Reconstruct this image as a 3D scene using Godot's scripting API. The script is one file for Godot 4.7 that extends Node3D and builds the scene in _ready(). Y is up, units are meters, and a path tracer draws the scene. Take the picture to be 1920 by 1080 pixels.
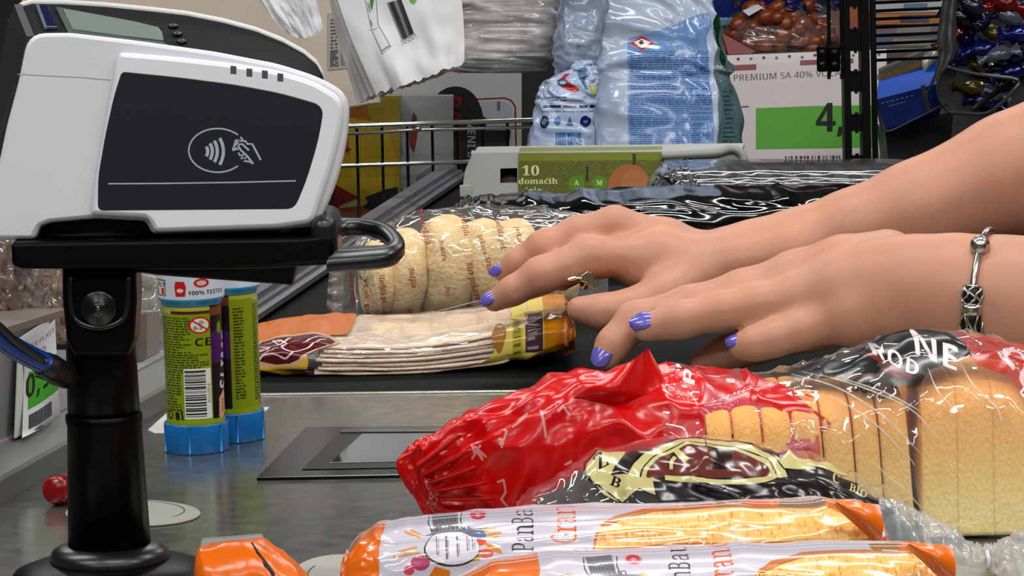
extends Node3D
# A supermarket checkout: card terminal, belt, wrapped bread, a cashier's hands. y is up, metres; CT is the counter top.

const CT := 0.9
const F := 6500.0
const PITCH := 7.8
const ROLL := 1.5
const EYE := 0.398   # camera height over the counter
var cam_x: Transform3D
var rng := RandomNumberGenerator.new()
var used := {}
var mats := {}
var noise := FastNoiseLite.new()
var ridge := FastNoiseLite.new()
var text_cache := {}

# ---------- where things stand: a pixel of the photograph, measured at a known depth or on a known plane ----------
func P(px: float, py: float, d: float) -> Vector3:
	return cam_x * Vector3((px - 960.0) / F * d, -(py - 540.0) / F * d, -d)

func on_plane(px: float, py: float, pl: Plane) -> Vector3:
	var dir: Vector3 = P(px, py, 1.0) - cam_x.origin
	var hit = pl.intersects_ray(cam_x.origin, dir)
	return hit if hit != null else P(px, py, 3.0)

func G(px: float, py: float, y := CT) -> Vector3:
	return on_plane(px, py, Plane(Vector3.UP, y))

func V(px: float, py: float, z: float) -> Vector3:
	return on_plane(px, py, Plane(Vector3(0, 0, 1), -z))

func seen_at(v: Vector3) -> Vector2:
	var q := cam_x.affine_inverse() * v
	return Vector2(960.0 - q.x / q.z * F, 540.0 + q.y / q.z * F)

# ---------- names, labels ----------
func numbered(n: String) -> String:
	if not used.has(n):
		used[n] = 0
		return n
	used[n] += 1
	return "%s_%03d" % [n, used[n]]

func tag(o: Node3D, label: String, category: String, group := "") -> Node3D:
	o.set_meta("label", label)
	o.set_meta("category", category)
	if group: o.set_meta("group", group)
	return o

func thing(called: String, label: String, category: String, at := Vector3.ZERO, group := "") -> Node3D:
	var o := Node3D.new()
	o.name = numbered(called)
	o.position = at
	add_child(o)
	return tag(o, label, category, group)

func put(called: String, mb, m: Material, parent: Node3D = null) -> MeshInstance3D:
	# commits a builder as one named mesh; its points are in world space, so the parent's place is taken off
	var o := MeshInstance3D.new()
	var mesh: ArrayMesh = mb.done()
	o.mesh = mesh
	o.material_override = m
	if parent == null:
		o.name = numbered(called)
		add_child(o)
	else:
		o.name = called
		parent.add_child(o, true)
		o.position = -world_of(parent)
	return o

func world_of(n: Node3D) -> Vector3:
	var p := Vector3.ZERO
	var q: Node = n
	while q is Node3D and q != self:
		p += q.position
		q = q.get_parent()
	return p

func struct(called: String, mb, m: Material, parent: Node3D = null) -> MeshInstance3D:
	var o := put(called, mb, m, parent)
	o.set_meta("kind", "structure")
	return o

# ---------- materials ----------
func mat(col: Color, rough := 0.5, metal := 0.0, extra := {}) -> StandardMaterial3D:
	var key := str([col, rough, metal, extra])
	if mats.has(key): return mats[key]
	var m := StandardMaterial3D.new()
	m.albedo_color = col
	m.roughness = rough
	m.metallic = metal
	for k in extra: m.set(k, extra[k])
	mats[key] = m
	return m

func film(alpha := 0.06, rough := 0.05, tint := Color(1, 1, 1)) -> StandardMaterial3D:
	return mat(Color(tint.r, tint.g, tint.b, alpha), rough, 0.0, {"transparency": BaseMaterial3D.TRANSPARENCY_ALPHA, "cull_mode": BaseMaterial3D.CULL_DISABLED})

func printed(p, rough := 0.3, see_through := false, extra := {}) -> StandardMaterial3D:
	var m := StandardMaterial3D.new()
	m.albedo_texture = ImageTexture.create_from_image(p.im)
	m.roughness = rough
	m.texture_repeat = false
	m.cull_mode = BaseMaterial3D.CULL_DISABLED
	if see_through: m.transparency = BaseMaterial3D.TRANSPARENCY_ALPHA
	for k in extra: m.set(k, extra[k])
	return m

func noise_tex(freq: float, a: Color, b: Color, seed_ := 1, size := 256, oct := 4, normal := false, strength := 4.0) -> NoiseTexture2D:
	var key := str([freq, a, b, seed_, size, oct, normal, strength])
	if mats.has(key): return mats[key]
	var t := NoiseTexture2D.new()
	var n := FastNoiseLite.new()
	n.seed = seed_
	n.frequency = freq
	n.fractal_octaves = oct
	t.noise = n
	t.width = size
	t.height = size
	t.seamless = true
	if normal:
		t.as_normal_map = true
		t.bump_strength = strength
	else:
		var g := Gradient.new()
		g.set_color(0, a)
		g.set_color(1, b)
		t.color_ramp = g
	mats[key] = t
	return t

func textured(freq: float, a: Color, b: Color, rough: float, scale: float, metal := 0.0, seed_ := 1, extra := {}) -> StandardMaterial3D:
	var key := "tx" + str([freq, a, b, rough, scale, metal, seed_, extra])
	if mats.has(key): return mats[key]
	var m := StandardMaterial3D.new()
	m.albedo_texture = noise_tex(freq, a, b, seed_)
	m.uv1_triplanar = true
	m.uv1_scale = Vector3.ONE * scale
	m.roughness = rough
	m.metallic = metal
	for k in extra: m.set(k, extra[k])
	mats[key] = m
	return m

# ---------- building shapes ----------
class MB:
	var st := SurfaceTool.new()
	var color = null
	func _init() -> void:
		st.begin(Mesh.PRIMITIVE_TRIANGLES)
	func smooth(on: bool) -> MB:
		st.set_smooth_group(0 if on else 0xFFFFFFFF)
		return self
	func v(p: Vector3, uv: Vector2) -> void:
		if color != null: st.set_color(color)
		st.set_uv(uv)
		st.add_vertex(p)
	func tri(a: Vector3, b: Vector3, c: Vector3, ua := Vector2.ZERO, ub := Vector2.ZERO, uc := Vector2.ZERO) -> void:
		v(a, ua); v(c, uc); v(b, ub)
	func quad(a: Vector3, b: Vector3, c: Vector3, d: Vector3, ua := Vector2(0, 1), ub := Vector2(1, 1), uc := Vector2(1, 0), ud := Vector2(0, 0)) -> void:
		tri(a, b, c, ua, ub, uc)
		tri(a, c, d, ua, uc, ud)
	func grid(rows: Array, flip := false, uvs: Array = []) -> MB:
		var nu := rows.size() - 1
		for i in nu:
			var r0 = rows[i]
			var r1 = rows[i + 1]
			var nv: int = r0.size() - 1
			for j in nv:
				var ua := Vector2(float(i) / nu, float(j) / nv)
				var ub := Vector2(float(i + 1) / nu, float(j) / nv)
				var uc := Vector2(float(i + 1) / nu, float(j + 1) / nv)
				var ud := Vector2(float(i) / nu, float(j + 1) / nv)
				if uvs.size():
					ua = uvs[i][j]; ub = uvs[i + 1][j]; uc = uvs[i + 1][j + 1]; ud = uvs[i][j + 1]
				if flip:
					quad(r0[j], r0[j + 1], r1[j + 1], r1[j], ua, ud, uc, ub)
				else:
					quad(r0[j], r1[j], r1[j + 1], r0[j + 1], ua, ub, uc, ud)
		return self
	func fan(ring, flip := false) -> MB:
		var c := Vector3.ZERO
		var n: int = ring.size()
		for p in ring: c += p / n
		for i in n:
			var a = ring[i]
			var b = ring[(i + 1) % n]
			if flip: tri(c, b, a)
			else: tri(c, a, b)
		return self
	func rbox(t: Transform3D, size: Vector3, r := 0.002, n := 3) -> MB:
		# a box with rounded edges
		smooth(true)
		var h := size / 2.0
		r = minf(r, minf(h.x, minf(h.y, h.z)) * 0.98)
		var inner := h - Vector3.ONE * r
		for ax in 3:
			for s in [-1.0, 1.0]:
				var rows := []
				var ks := []
				for k in n + 1: ks.append(-1.0 + 0.0 * k)
				var steps := PackedFloat32Array()
				for k in n + 1: steps.append(-tan((1.0 - float(k) / n) * PI / 4.0))
				for k in n + 1: steps.append(tan(float(k) / n * PI / 4.0))
				for i in steps.size():
					var row := PackedVector3Array()
					for j in steps.size():
						var q := Vector3.ZERO
						q[ax] = s
						q[(ax + 1) % 3] = steps[i]
						q[(ax + 2) % 3] = steps[j]
						var base := Vector3(signf(q.x) * inner.x, signf(q.y) * inner.y, signf(q.z) * inner.z)
						if i <= n: base[(ax + 1) % 3] = -inner[(ax + 1) % 3]
						else: base[(ax + 1) % 3] = inner[(ax + 1) % 3]
						if j <= n: base[(ax + 2) % 3] = -inner[(ax + 2) % 3]
						else: base[(ax + 2) % 3] = inner[(ax + 2) % 3]
						row.append(t * (base + q.normalized() * r))
					rows.append(row)
				grid(rows, s < 0.0)
		return self
	func box(t: Transform3D, size: Vector3) -> MB:
		smooth(false)
		var h := size / 2.0
		for ax in 3:
			for s in [-1.0, 1.0]:
				var u := Vector3.ZERO
				var w := Vector3.ZERO
				var n := Vector3.ZERO
				n[ax] = h[ax] * s
				u[(ax + 1) % 3] = h[(ax + 1) % 3]
				w[(ax + 2) % 3] = h[(ax + 2) % 3] * s
				quad(t * (n - u - w), t * (n + u - w), t * (n + u + w), t * (n - u + w))
		return self
	func lathe(t: Transform3D, prof: Array, seg := 32) -> MB:
		# prof: [radius, height] from bottom to top, round the y axis
		smooth(true)
		var rows := []
		for i in seg + 1:
			var a := TAU * i / seg
			var row := PackedVector3Array()
			for q in prof: row.append(t * Vector3(cos(a) * q[0], q[1], sin(a) * q[0]))
			rows.append(row)
		return grid(rows, true)
	func tube(pts: Array, r, seg := 10, caps := true) -> MB:
		# a round bar along points; r is a number or one per point
		smooth(true)
		var n := pts.size()
		var rows := []
		var nrm := Vector3.ZERO
		for i in n:
			var tan: Vector3 = (pts[mini(i + 1, n - 1)] - pts[maxi(i - 1, 0)]).normalized()
			if nrm == Vector3.ZERO:
				nrm = tan.cross(Vector3.UP if absf(tan.y) < 0.9 else Vector3.RIGHT).normalized()
			nrm = (nrm - tan * nrm.dot(tan)).normalized()
			var b := tan.cross(nrm)
			var rr: float = r[i] if r is Array else r
			var row := PackedVector3Array()
			for k in seg + 1:
				var a := TAU * k / seg
				row.append(pts[i] + (nrm * cos(a) + b * sin(a)) * rr)
			rows.append(row)
		grid(rows)
		if caps:
			fan(rows[0].slice(0, seg), true)
			fan(rows[n - 1].slice(0, seg))
		return self
	func ball(c: Vector3, r: Vector3, seg := 16, basis := Basis()) -> MB:
		smooth(true)
		var rows := []
		for i in seg + 1:
			var a := TAU * i / seg
			var row := PackedVector3Array()
			for j in seg / 2 + 1:
				var b := PI * j / (seg / 2)
				row.append(c + basis * (Vector3(cos(a) * sin(b), cos(b), sin(a) * sin(b)) * r))
			rows.append(row)
		return grid(rows)
	func prism(poly: Array, dir: Vector3, bevel := 0.0, round_sides := true) -> MB:
		# an outline (points in space) pushed back along dir, its front and back edges bevelled
		var n := poly.size()
		var nd := dir.normalized()
		var c := Vector3.ZERO
		for p in poly: c += p / n
		var ux: Vector3 = (poly[1] - poly[0]).normalized()
		ux = (ux - nd * ux.dot(nd)).normalized()
		var uy := -nd.cross(ux)
		uy = uy.normalized()
		var area := 0.0
		for i in n:
			var p: Vector3 = poly[i] - c
			var q: Vector3 = poly[(i + 1) % n] - c
			area += Vector2(p.dot(ux), p.dot(uy)).cross(Vector2(q.dot(ux), q.dot(uy)))
		var front := PackedVector3Array()
		var flat := PackedVector2Array()
		for i in n:
			var a: Vector3 = poly[(i + n - 1) % n]
			var b: Vector3 = poly[(i + 1) % n]
			var q: Vector3 = poly[i]
			var e := ((q - a).normalized() + (b - q).normalized()).normalized()
			var inward: Vector3 = -nd.cross(e) * signf(area)
			inward = (inward - nd * inward.dot(nd)).normalized()
			front.append(q + inward * bevel)
			flat.append(Vector2((front[i] - c).dot(ux), (front[i] - c).dot(uy)))
		var tris := Geometry2D.triangulate_polygon(flat)
		if tris.is_empty():
			for i in n: flat[i] = Vector2((poly[i] - c).dot(ux), (poly[i] - c).dot(uy))
			tris = Geometry2D.triangulate_polygon(flat)
			if tris.is_empty(): printerr("outline crosses itself: ", poly.size())
		smooth(false)
		for k in range(0, tris.size(), 3):
			var a := tris[k]
			var b := tris[k + 1]
			var d := tris[k + 2]
			var nn: Vector3 = (front[b] - front[a]).cross(front[d] - front[a])
			if nn.dot(nd) > 0.0:
				var x := b
				b = d
				d = x
			tri(front[a], front[b], front[d])
			tri(front[a] + dir, front[d] + dir, front[b] + dir)
		if round_sides: st.set_smooth_group(2)
		var rows := []
		for i in n + 1:
			var k := i % n
			var row := PackedVector3Array()
			row.append(front[k])
			if bevel > 0.0:
				row.append(front[k] + (poly[k] - front[k]) * 0.7 + nd * bevel * 0.3)
				row.append(poly[k] + nd * bevel)
				row.append(poly[k] + dir - nd * bevel)
			row.append(front[k] + dir)
			rows.append(row)
		return grid(rows, area > 0.0)
	func ribbon(pts: Array, width: float, normal: Vector3, lift := 0.0002) -> MB:
		# flat print: a line of even width lying on a surface
		smooth(false)
		var n := pts.size()
		var l := PackedVector3Array()
		var r := PackedVector3Array()
		for i in n:
			var tan: Vector3 = (pts[mini(i + 1, n - 1)] - pts[maxi(i - 1, 0)]).normalized()
			var s := normal.cross(tan).normalized() * width / 2.0
			l.append(pts[i] + s + normal * lift)
			r.append(pts[i] - s + normal * lift)
		for i in n - 1:
			quad(r[i], r[i + 1], l[i + 1], l[i])
		return self
	func done() -> ArrayMesh:
		st.index()
		st.generate_normals()
		return st.commit()

# ---------- a soft thing lying across the view: rings through measured heights, front half first ----------
class Loft:
	var main
	var px := PackedFloat32Array()
	var top := PackedFloat32Array()
	var bot := PackedFloat32Array()
	var dep := PackedFloat32Array()
	var half := PackedFloat32Array()
	var e := 0.8
	var rows := []
	var least := CT + 0.0008
	var seen := []     # per station: where ring points show in the photograph's frame
	var tall := false   # stations run down the picture (row, left, right) in place of across it (column, top, bottom)
	func _init(m, stations: Array, nu: int, e_ := 0.8, tall_ := false) -> void:
		main = m
		tall = tall_
		e = e_
		var k := stations.size()
		for i in nu + 1:
			var t := float(i) / nu * (k - 1)
			var a := mini(int(t), k - 2)
			var fr := t - a
			var v := []
			for c in 5:
				var p0: float = stations[maxi(a - 1, 0)][c]
				var p1: float = stations[a][c]
				var p2: float = stations[a + 1][c]
				var p3: float = stations[mini(a + 2, k - 1)][c]
				var q := cubic_interpolate(p1, p2, p0, p3, fr)
				v.append(clampf(q, minf(p1, p2), maxf(p1, p2)) if c == 0 else q)
			px.append(v[0]); top.append(v[1]); bot.append(v[2]); dep.append(v[3]); half.append(maxf(v[4], 0.0005))
	func ring_point(i: int, th: float, grow := 0.0) -> Vector3:
		var lo: Vector3 = main.P(top[i], px[i], dep[i]) if tall else main.P(px[i], top[i], dep[i])
		var hi: Vector3 = main.P(bot[i], px[i], dep[i]) if tall else main.P(px[i], bot[i], dep[i])
		var c: Vector3 = (lo + hi) / 2.0
		var up: Vector3 = (lo - hi) / 2.0
		var near: Vector3 = (main.cam_x.basis.z * Vector3(1, 0.3, 1)).normalized()
		if not tall: near = Vector3(main.cam_x.basis.z.x, 0, main.cam_x.basis.z.z).normalized()
		else: near = (near - up.normalized() * near.dot(up.normalized())).normalized()
		var cs := cos(th)
		var sn := sin(th)
		var a := signf(cs) * pow(absf(cs), e)
		var b := signf(sn) * pow(absf(sn), e)
		var at: Vector3 = c + up * a * (1.0 + grow / maxf(up.length(), 0.002)) + near * b * (half[i] + grow)
		at.y = maxf(at.y, least)   # nothing sinks into the counter
		return at
	func build(mb, nv: int, disp = null, from := 0.0, to := 1.0, grow := 0.0, i0 := 0, i1 := -1) -> void:
		# from..to: the share of the ring that is covered
		rows.clear()
		if i1 < 0: i1 = px.size() - 1
		var uvs := []
		for i in range(i0, i1 + 1):
			var row := PackedVector3Array()
			var uv := PackedVector2Array()
			var u := float(i) / (px.size() - 1)
			for j in nv + 1:
				var w: float = lerpf(from, to, float(j) / nv)
				var th := TAU * w
				var g := grow
				if disp != null: g += disp.call(u, fposmod(w, 1.0))
				row.append(ring_point(i, th, g))
				uv.append(Vector2(u, w))
			rows.append(row)
			uvs.append(uv)
		mb.smooth(true)
		mb.grid(rows, not tall, uvs)
		if to - from > 0.99:
			mb.fan(rows[0].slice(0, nv), tall)
			mb.fan(rows[rows.size() - 1].slice(0, nv), not tall)
	func look(i: int) -> PackedFloat32Array:
		# rows (or columns) at which the ring's points are seen, from BACK_SHARE behind the crest to the foot
		if seen.is_empty(): seen.resize(px.size())
		if seen[i] == null:
			var t := PackedFloat32Array()
			for k in 53:
				var q: Vector2 = main.seen_at(ring_point(i, TAU * (-0.15 + 0.0125 * k)))
				t.append(q.x if tall else q.y)
			seen[i] = t
		return seen[i]
	func uvw(q: Vector2) -> Vector2:
		# (share along, share round) of the surface that is seen at that place of the photograph
		var p := Vector2(q.y, q.x) if tall else q
		var n := px.size() - 1
		var i := 0
		while i < n - 1 and px[i + 1] < p.x: i += 1
		var fr := clampf((p.x - px[i]) / maxf(px[i + 1] - px[i], 0.001), -0.5, 1.5)
		var a := look(i)
		var b := look(i + 1)
		var f1 := clampf(fr, 0.0, 1.0)
		var best := 0
		for k in 53:
			if lerpf(a[k], b[k], f1) < lerpf(a[best], b[best], f1): best = k
		var k2 := best
		while k2 < 52 and lerpf(a[k2 + 1], b[k2 + 1], f1) < p.y: k2 += 1
		var y0 := lerpf(a[k2], b[k2], f1)
		var w := float(k2)
		if k2 < 52:
			var y1 := lerpf(a[k2 + 1], b[k2 + 1], f1)
			w += clampf((p.y - y0) / maxf(y1 - y0, 0.01), 0.0, 1.0)
		return Vector2((i + fr) / n, -0.15 + 0.0125 * w)
	func uv(q: Vector2) -> Vector2:
		# the same in the picture of a front sheet
		var r := uvw(q)
		return Vector2(r.x, (r.y + 0.15) / 0.65)
	func at(q: Vector2, grow := 0.0) -> Vector3:
		var r := uvw(q)
		var x := clampf(r.x, 0.0, 1.0) * (px.size() - 1)
		var i := mini(int(x), px.size() - 2)
		return ring_point(i, TAU * r.y, grow).lerp(ring_point(i + 1, TAU * r.y, grow), x - i)

# ---------- flat print computed into a picture ----------
class Paint:
	var im: Image
	var w: int
	var h: int
	var main
	var how: Callable   # from drawing units to 0..1
	func _init(m, w_: int, h_: int, back: Color, how_ = null) -> void:
		main = m
		w = w_
		h = h_
		im = Image.create(w, h, false, Image.FORMAT_RGBA8)
		im.fill(back)
		how = how_ if how_ != null else func(p): return p / Vector2(w, h)
	static func area(x0: float, y0: float, x1: float, y1: float) -> Callable:
		return func(p): return (p - Vector2(x0, y0)) / Vector2(x1 - x0, y1 - y0)
	func raw(pts: PackedVector2Array, col: Color) -> void:
		var y0 := 1e9
		var y1 := -1e9
		for p in pts:
			y0 = minf(y0, p.y)
			y1 = maxf(y1, p.y)
		var n := pts.size()
		for y in range(maxi(0, int(floor(y0))), mini(h - 1, int(ceil(y1))) + 1):
			var yc := y + 0.5
			var xs := []
			for i in n:
				var a := pts[i]
				var b := pts[(i + 1) % n]
				if (a.y <= yc) != (b.y <= yc):
					xs.append(a.x + (yc - a.y) / (b.y - a.y) * (b.x - a.x))
			xs.sort()
			for k in range(0, xs.size() - 1, 2):
				var x0 := maxi(0, int(round(xs[k])))
				var x1 := mini(w, int(round(xs[k + 1])))
				if x1 > x0: im.fill_rect(Rect2i(x0, y, x1 - x0, 1), col)
	func to_px(p: Vector2) -> Vector2:
		return how.call(p) * Vector2(w, h)
	func poly(pts: Array, col: Color, sub := 1) -> void:
		var q := PackedVector2Array()
		var n := pts.size()
		for i in n:
			for k in sub: q.append(to_px(pts[i].lerp(pts[(i + 1) % n], float(k) / sub)))
		raw(q, col)
	func rect(x0: float, y0: float, x1: float, y1: float, col: Color, sub := 4) -> void:
		poly([Vector2(x0, y0), Vector2(x1, y0), Vector2(x1, y1), Vector2(x0, y1)], col, sub)
	func ell(c: Vector2, rx: float, ry: float, col: Color, rot := 0.0, n := 32) -> void:
		var pts := []
		for i in n: pts.append(c + Vector2(cos(TAU * i / n) * rx, sin(TAU * i / n) * ry).rotated(rot))
		poly(pts, col)
	func line(pts: Array, width: float, col: Color) -> void:
		for i in pts.size() - 1:
			var a: Vector2 = pts[i]
			var b: Vector2 = pts[i + 1]
			var s := (b - a).orthogonal().normalized() * width / 2.0
			poly([a + s, b + s, b - s, a - s], col)
			if i > 0 and width > 2.0: ell(a, width / 2.0, width / 2.0, col, 0.0, 8)
	func text(s: String, at: Vector2, size: float, col: Color, rot := 0.0, font := "Droid Sans", bold := false, stretch := 1.0, centre := true, slant := 0.0) -> void:
		# size is the height of a line's capitals, roughly, in drawing units
		var t = main.letters(s, font, bold)
		var k := size / 0.72
		var off := Vector2(t.mid if centre else t.left, 0.0)
		for i in range(0, t.pts.size(), 3):
			var q := []
			for j in 3:
				var p: Vector2 = t.pts[i + j] - off
				p.x += p.y * slant
				q.append(at + Vector2(p.x * k * stretch, -p.y * k).rotated(rot))
			poly(q, col)
	func speckle(n: int, cols: Array, r0: float, r1: float, seed_ := 3) -> void:
		var g := RandomNumberGenerator.new()
		g.seed = seed_
		for i in n:
			var r := g.randf_range(r0, r1)
			im.fill_rect(Rect2i(g.randi_range(0, w), g.randi_range(0, h), int(maxf(1, r * g.randf_range(0.5, 2.0))), int(maxf(1, r))), cols[g.randi() % cols.size()])
	func fine_print(x0: float, y0: float, x1: float, y1: float, lines: int, col: Color, seed_ := 1, weight := 0.5) -> void:
		# rows of words too small to read
		var g := RandomNumberGenerator.new()
		g.seed = seed_
		var step := (y1 - y0) / lines
		for i in lines:
			var x := x0
			var y := y0 + step * i
			var last := x1 - (g.randf() * 0.35 * (x1 - x0) if g.randf() < 0.3 else 0.0)
			while x < last:
				var l := g.randf_range(0.8, 3.6) * step
				rect(x, y + step * (0.5 - weight / 2.0), minf(x + l, last), y + step * (0.5 + weight / 2.0), col, 2)
				x += l + step * g.randf_range(0.35, 0.6)
	func bars(x0: float, y0: float, x1: float, y1: float, col: Color, upright := true, seed_ := 5, n := 30) -> void:
		var g := RandomNumberGenerator.new()
		g.seed = seed_
		var x := 0.0
		while x < 1.0:
			var l := g.randf_range(0.25, 1.1) / n
			if upright: rect(lerpf(x0, x1, x), y0, lerpf(x0, x1, minf(x + l, 1.0)), y1, col, 2)
			else: rect(x0, lerpf(y0, y1, x), x1, lerpf(y0, y1, minf(x + l, 1.0)), col, 2)
			x += l + g.randf_range(0.3, 1.0) / n

func letters(s: String, font: String, bold: bool) -> Dictionary:
	var key := s + "|" + font + str(bold)
	if text_cache.has(key): return text_cache[key]
	var f := SystemFont.new()
	f.font_names = PackedStringArray([font])
	if bold: f.font_weight = 700
	var tm := TextMesh.new()
	tm.text = s
	tm.font = f
	tm.font_size = 64
	tm.pixel_size = 1.0 / 64.0
	tm.depth = 0.0
	tm.curve_step = 2.0
	tm.horizontal_alignment = HORIZONTAL_ALIGNMENT_LEFT
	var arr := tm.get_mesh_arrays()
	var pts := PackedVector2Array()
	var lo := Vector2(1e9, 1e9)
	var hi := -lo
	if arr.size() and arr[Mesh.ARRAY_VERTEX] != null:
		var vs: PackedVector3Array = arr[Mesh.ARRAY_VERTEX]
		var ix = arr[Mesh.ARRAY_INDEX]
		if ix == null or ix.size() == 0: ix = range(vs.size())
		for i in ix:
			var p := Vector2(vs[i].x, vs[i].y)
			pts.append(p)
			lo = lo.min(p)
			hi = hi.max(p)
	# sit the letters on their middle height
	var mid_y := (lo.y + hi.y) / 2.0
	for i in pts.size(): pts[i].y -= mid_y
	var d := {"pts": pts, "mid": (lo.x + hi.x) / 2.0, "left": lo.x, "width": hi.x - lo.x, "height": hi.y - lo.y}
	text_cache[key] = d
	return d

# ---------- flesh: tapered capsules joined by a smooth minimum, meshed as surface nets ----------
func flesh(mb, bones: Array, cell: float, k: float, tint: Callable) -> void:
	var lo := Vector3.ONE * 1e9
	var hi := -lo
	for b in bones:
		var r: float = maxf(b[2], b[3]) + cell * 3.0 + k
		lo = lo.min(b[0] - Vector3.ONE * r).min(b[1] - Vector3.ONE * r)
		hi = hi.max(b[0] + Vector3.ONE * r).max(b[1] + Vector3.ONE * r)
	var nx := int((hi.x - lo.x) / cell) + 2
	var ny := int((hi.y - lo.y) / cell) + 2
	var nz := int((hi.z - lo.z) / cell) + 2
	var field := PackedFloat32Array()
	field.resize(nx * ny * nz)
	for b in bones:
		var a: Vector3 = b[0]
		var ab: Vector3 = b[1] - b[0]
		var l2 := maxf(ab.length_squared(), 1e-9)
		var r0: float = b[2]
		var dr: float = b[3] - b[2]
		var m: float = maxf(b[2], b[3]) + k * 4.0 + cell
		var p0: Vector3 = ((a.min(b[1]) - Vector3.ONE * m - lo) / cell).floor()
		var p1: Vector3 = ((a.max(b[1]) + Vector3.ONE * m - lo) / cell).ceil()
		for z in range(maxi(int(p0.z), 0), mini(int(p1.z), nz - 1) + 1):
			for y in range(maxi(int(p0.y), 0), mini(int(p1.y), ny - 1) + 1):
				var at := (z * ny + y) * nx
				for x in range(maxi(int(p0.x), 0), mini(int(p1.x), nx - 1) + 1):
					var q := lo + Vector3(x, y, z) * cell - a
					var t := clampf(q.dot(ab) / l2, 0.0, 1.0)
					var d := (q - ab * t).length() - r0 - dr * t
					if d < k * 5.0: field[at + x] += exp(-maxf(d, -0.08) / k)
	# inside where the sum is above 1
	var vert := {}
	var ofs := [0, 1, nx, nx + 1, nx * ny, nx * ny + 1, nx * ny + nx, nx * ny + nx + 1]
	var edges := [[0, 1], [2, 3], [4, 5], [6, 7], [0, 2], [1, 3], [4, 6], [5, 7], [0, 4], [1, 5], [2, 6], [3, 7]]
	var corner := [Vector3(0, 0, 0), Vector3(1, 0, 0), Vector3(0, 1, 0), Vector3(1, 1, 0), Vector3(0, 0, 1), Vector3(1, 0, 1), Vector3(0, 1, 1), Vector3(1, 1, 1)]
	var cells := PackedInt32Array()
	for z in nz - 1:
		for y in ny - 1:
			var at := (z * ny + y) * nx
			for x in nx - 1:
				var i := at + x
				var c := 0
				if field[i] > 1.0: c += 1
				if field[i + 1] > 1.0: c += 1
				if field[i + nx] > 1.0: c += 1
				if field[i + nx + 1] > 1.0: c += 1
				var i2 := i + nx * ny
				if field[i2] > 1.0: c += 1
				if field[i2 + 1] > 1.0: c += 1
				if field[i2 + nx] > 1.0: c += 1
				if field[i2 + nx + 1] > 1.0: c += 1
				if c == 0 or c == 8: continue
				var s := Vector3.ZERO
				var n := 0
				for e in edges:
					var fa := field[i + ofs[e[0]]]
					var fb := field[i + ofs[e[1]]]
					if (fa > 1.0) != (fb > 1.0):
						var la := log(maxf(fa, 1e-6))
						var lb := log(maxf(fb, 1e-6))
						s += corner[e[0]].lerp(corner[e[1]], la / (la - lb))
						n += 1
				vert[i] = lo + (Vector3(x, y, z) + s / n) * cell
				cells.append(i)
	mb.smooth(true)
	var sx := 1
	var sy := nx
	var sz := nx * ny
	for i in cells:
		var here := field[i] > 1.0
		for ax in 3:
			var st: int = [sx, sy, sz][ax]
			var o1: int = [sy, sz, sx][ax]
			var o2: int = [sz, sx, sy][ax]
			var there := field[i + st] > 1.0
			if here == there: continue
			if not (vert.has(i - o1) and vert.has(i - o2) and vert.has(i - o1 - o2)): continue
			var q := [vert[i - o1 - o2], vert[i - o2], vert[i], vert[i - o1]]
			if not here: q.reverse()
			var cs := []
			for p in q: cs.append(tint.call(p))
			for t in [[0, 2, 1], [0, 3, 2]]:
				for j in t:
					mb.st.set_color(cs[j])
					mb.st.set_uv(Vector2.ZERO)
					mb.st.add_vertex(q[j])

func spline(pts: Array, n: int) -> Array:
	# points on a smooth curve through pts
	var out := []
	var k := pts.size()
	for i in n + 1:
		var t := float(i) / n * (k - 1)
		var a := mini(int(t), k - 2)
		var f := t - a
		var p0 = pts[maxi(a - 1, 0)]
		var p1 = pts[a]
		var p2 = pts[a + 1]
		var p3 = pts[mini(a + 2, k - 1)]
		out.append(p1.cubic_interpolate(p2, p0, p3, f))
	return out

func rounded(pts: Array, radii, seg := 5) -> Array:
	# a 2D outline with its corners rounded
	var out := []
	var n := pts.size()
	for i in n:
		var p: Vector2 = pts[i]
		var a: Vector2 = pts[(i + n - 1) % n]
		var b: Vector2 = pts[(i + 1) % n]
		var r: float = radii[i] if radii is Array else radii
		r = minf(r, minf(p.distance_to(a), p.distance_to(b)) * 0.48)
		if r <= 0.01:
			out.append(p)
			continue
		var s := p + (a - p).normalized() * r
		var e := p + (b - p).normalized() * r
		for k in seg + 1:
			var t := float(k) / seg
			out.append(s.lerp(p, t).lerp(p.lerp(e, t), t))
	return out

func v2(a: Array) -> Array:
	var out := []
	for i in range(0, a.size(), 2): out.append(Vector2(a[i], a[i + 1]))
	return out

func at_depth(pts: Array, d: float) -> Array:
	var out := []
	for p in pts: out.append(P(p.x, p.y, d))
	return out

func on_wall(pts: Array, z: float) -> Array:
	var out := []
	for p in pts: out.append(V(p.x, p.y, z))
	return out

func T(at: Vector3, basis := Basis()) -> Transform3D:
	return Transform3D(basis, at)

func R(row: float) -> float:
	# the depth at which the counter top lies under that row of the photograph
	return EYE / (sin(deg_to_rad(PITCH)) + (row - 540.0) / F * cos(deg_to_rad(PITCH)))

func wrinkle(amp: float, fu: float, fv: float, off := 0.0, sharp := 1.0) -> Callable:
	# creases of a film: ridges that run along the ring's first direction
	return func(u, v): return (pow(absf(ridge.get_noise_2d(u * fu + off, sin(v * TAU) * fv + off)), sharp) - 0.35) * amp + ridge.get_noise_2d(u * fu * 0.7 + off + 9.0, cos(v * TAU) * fv) * amp * 0.5

func wrap_print(L: Loft, w: int, h: int, back: Color) -> Paint:
	# a picture for the near half of a loft, drawn in the photograph's measured places
	return Paint.new(self, w, h, back, func(p): return L.uv(p))

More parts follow.
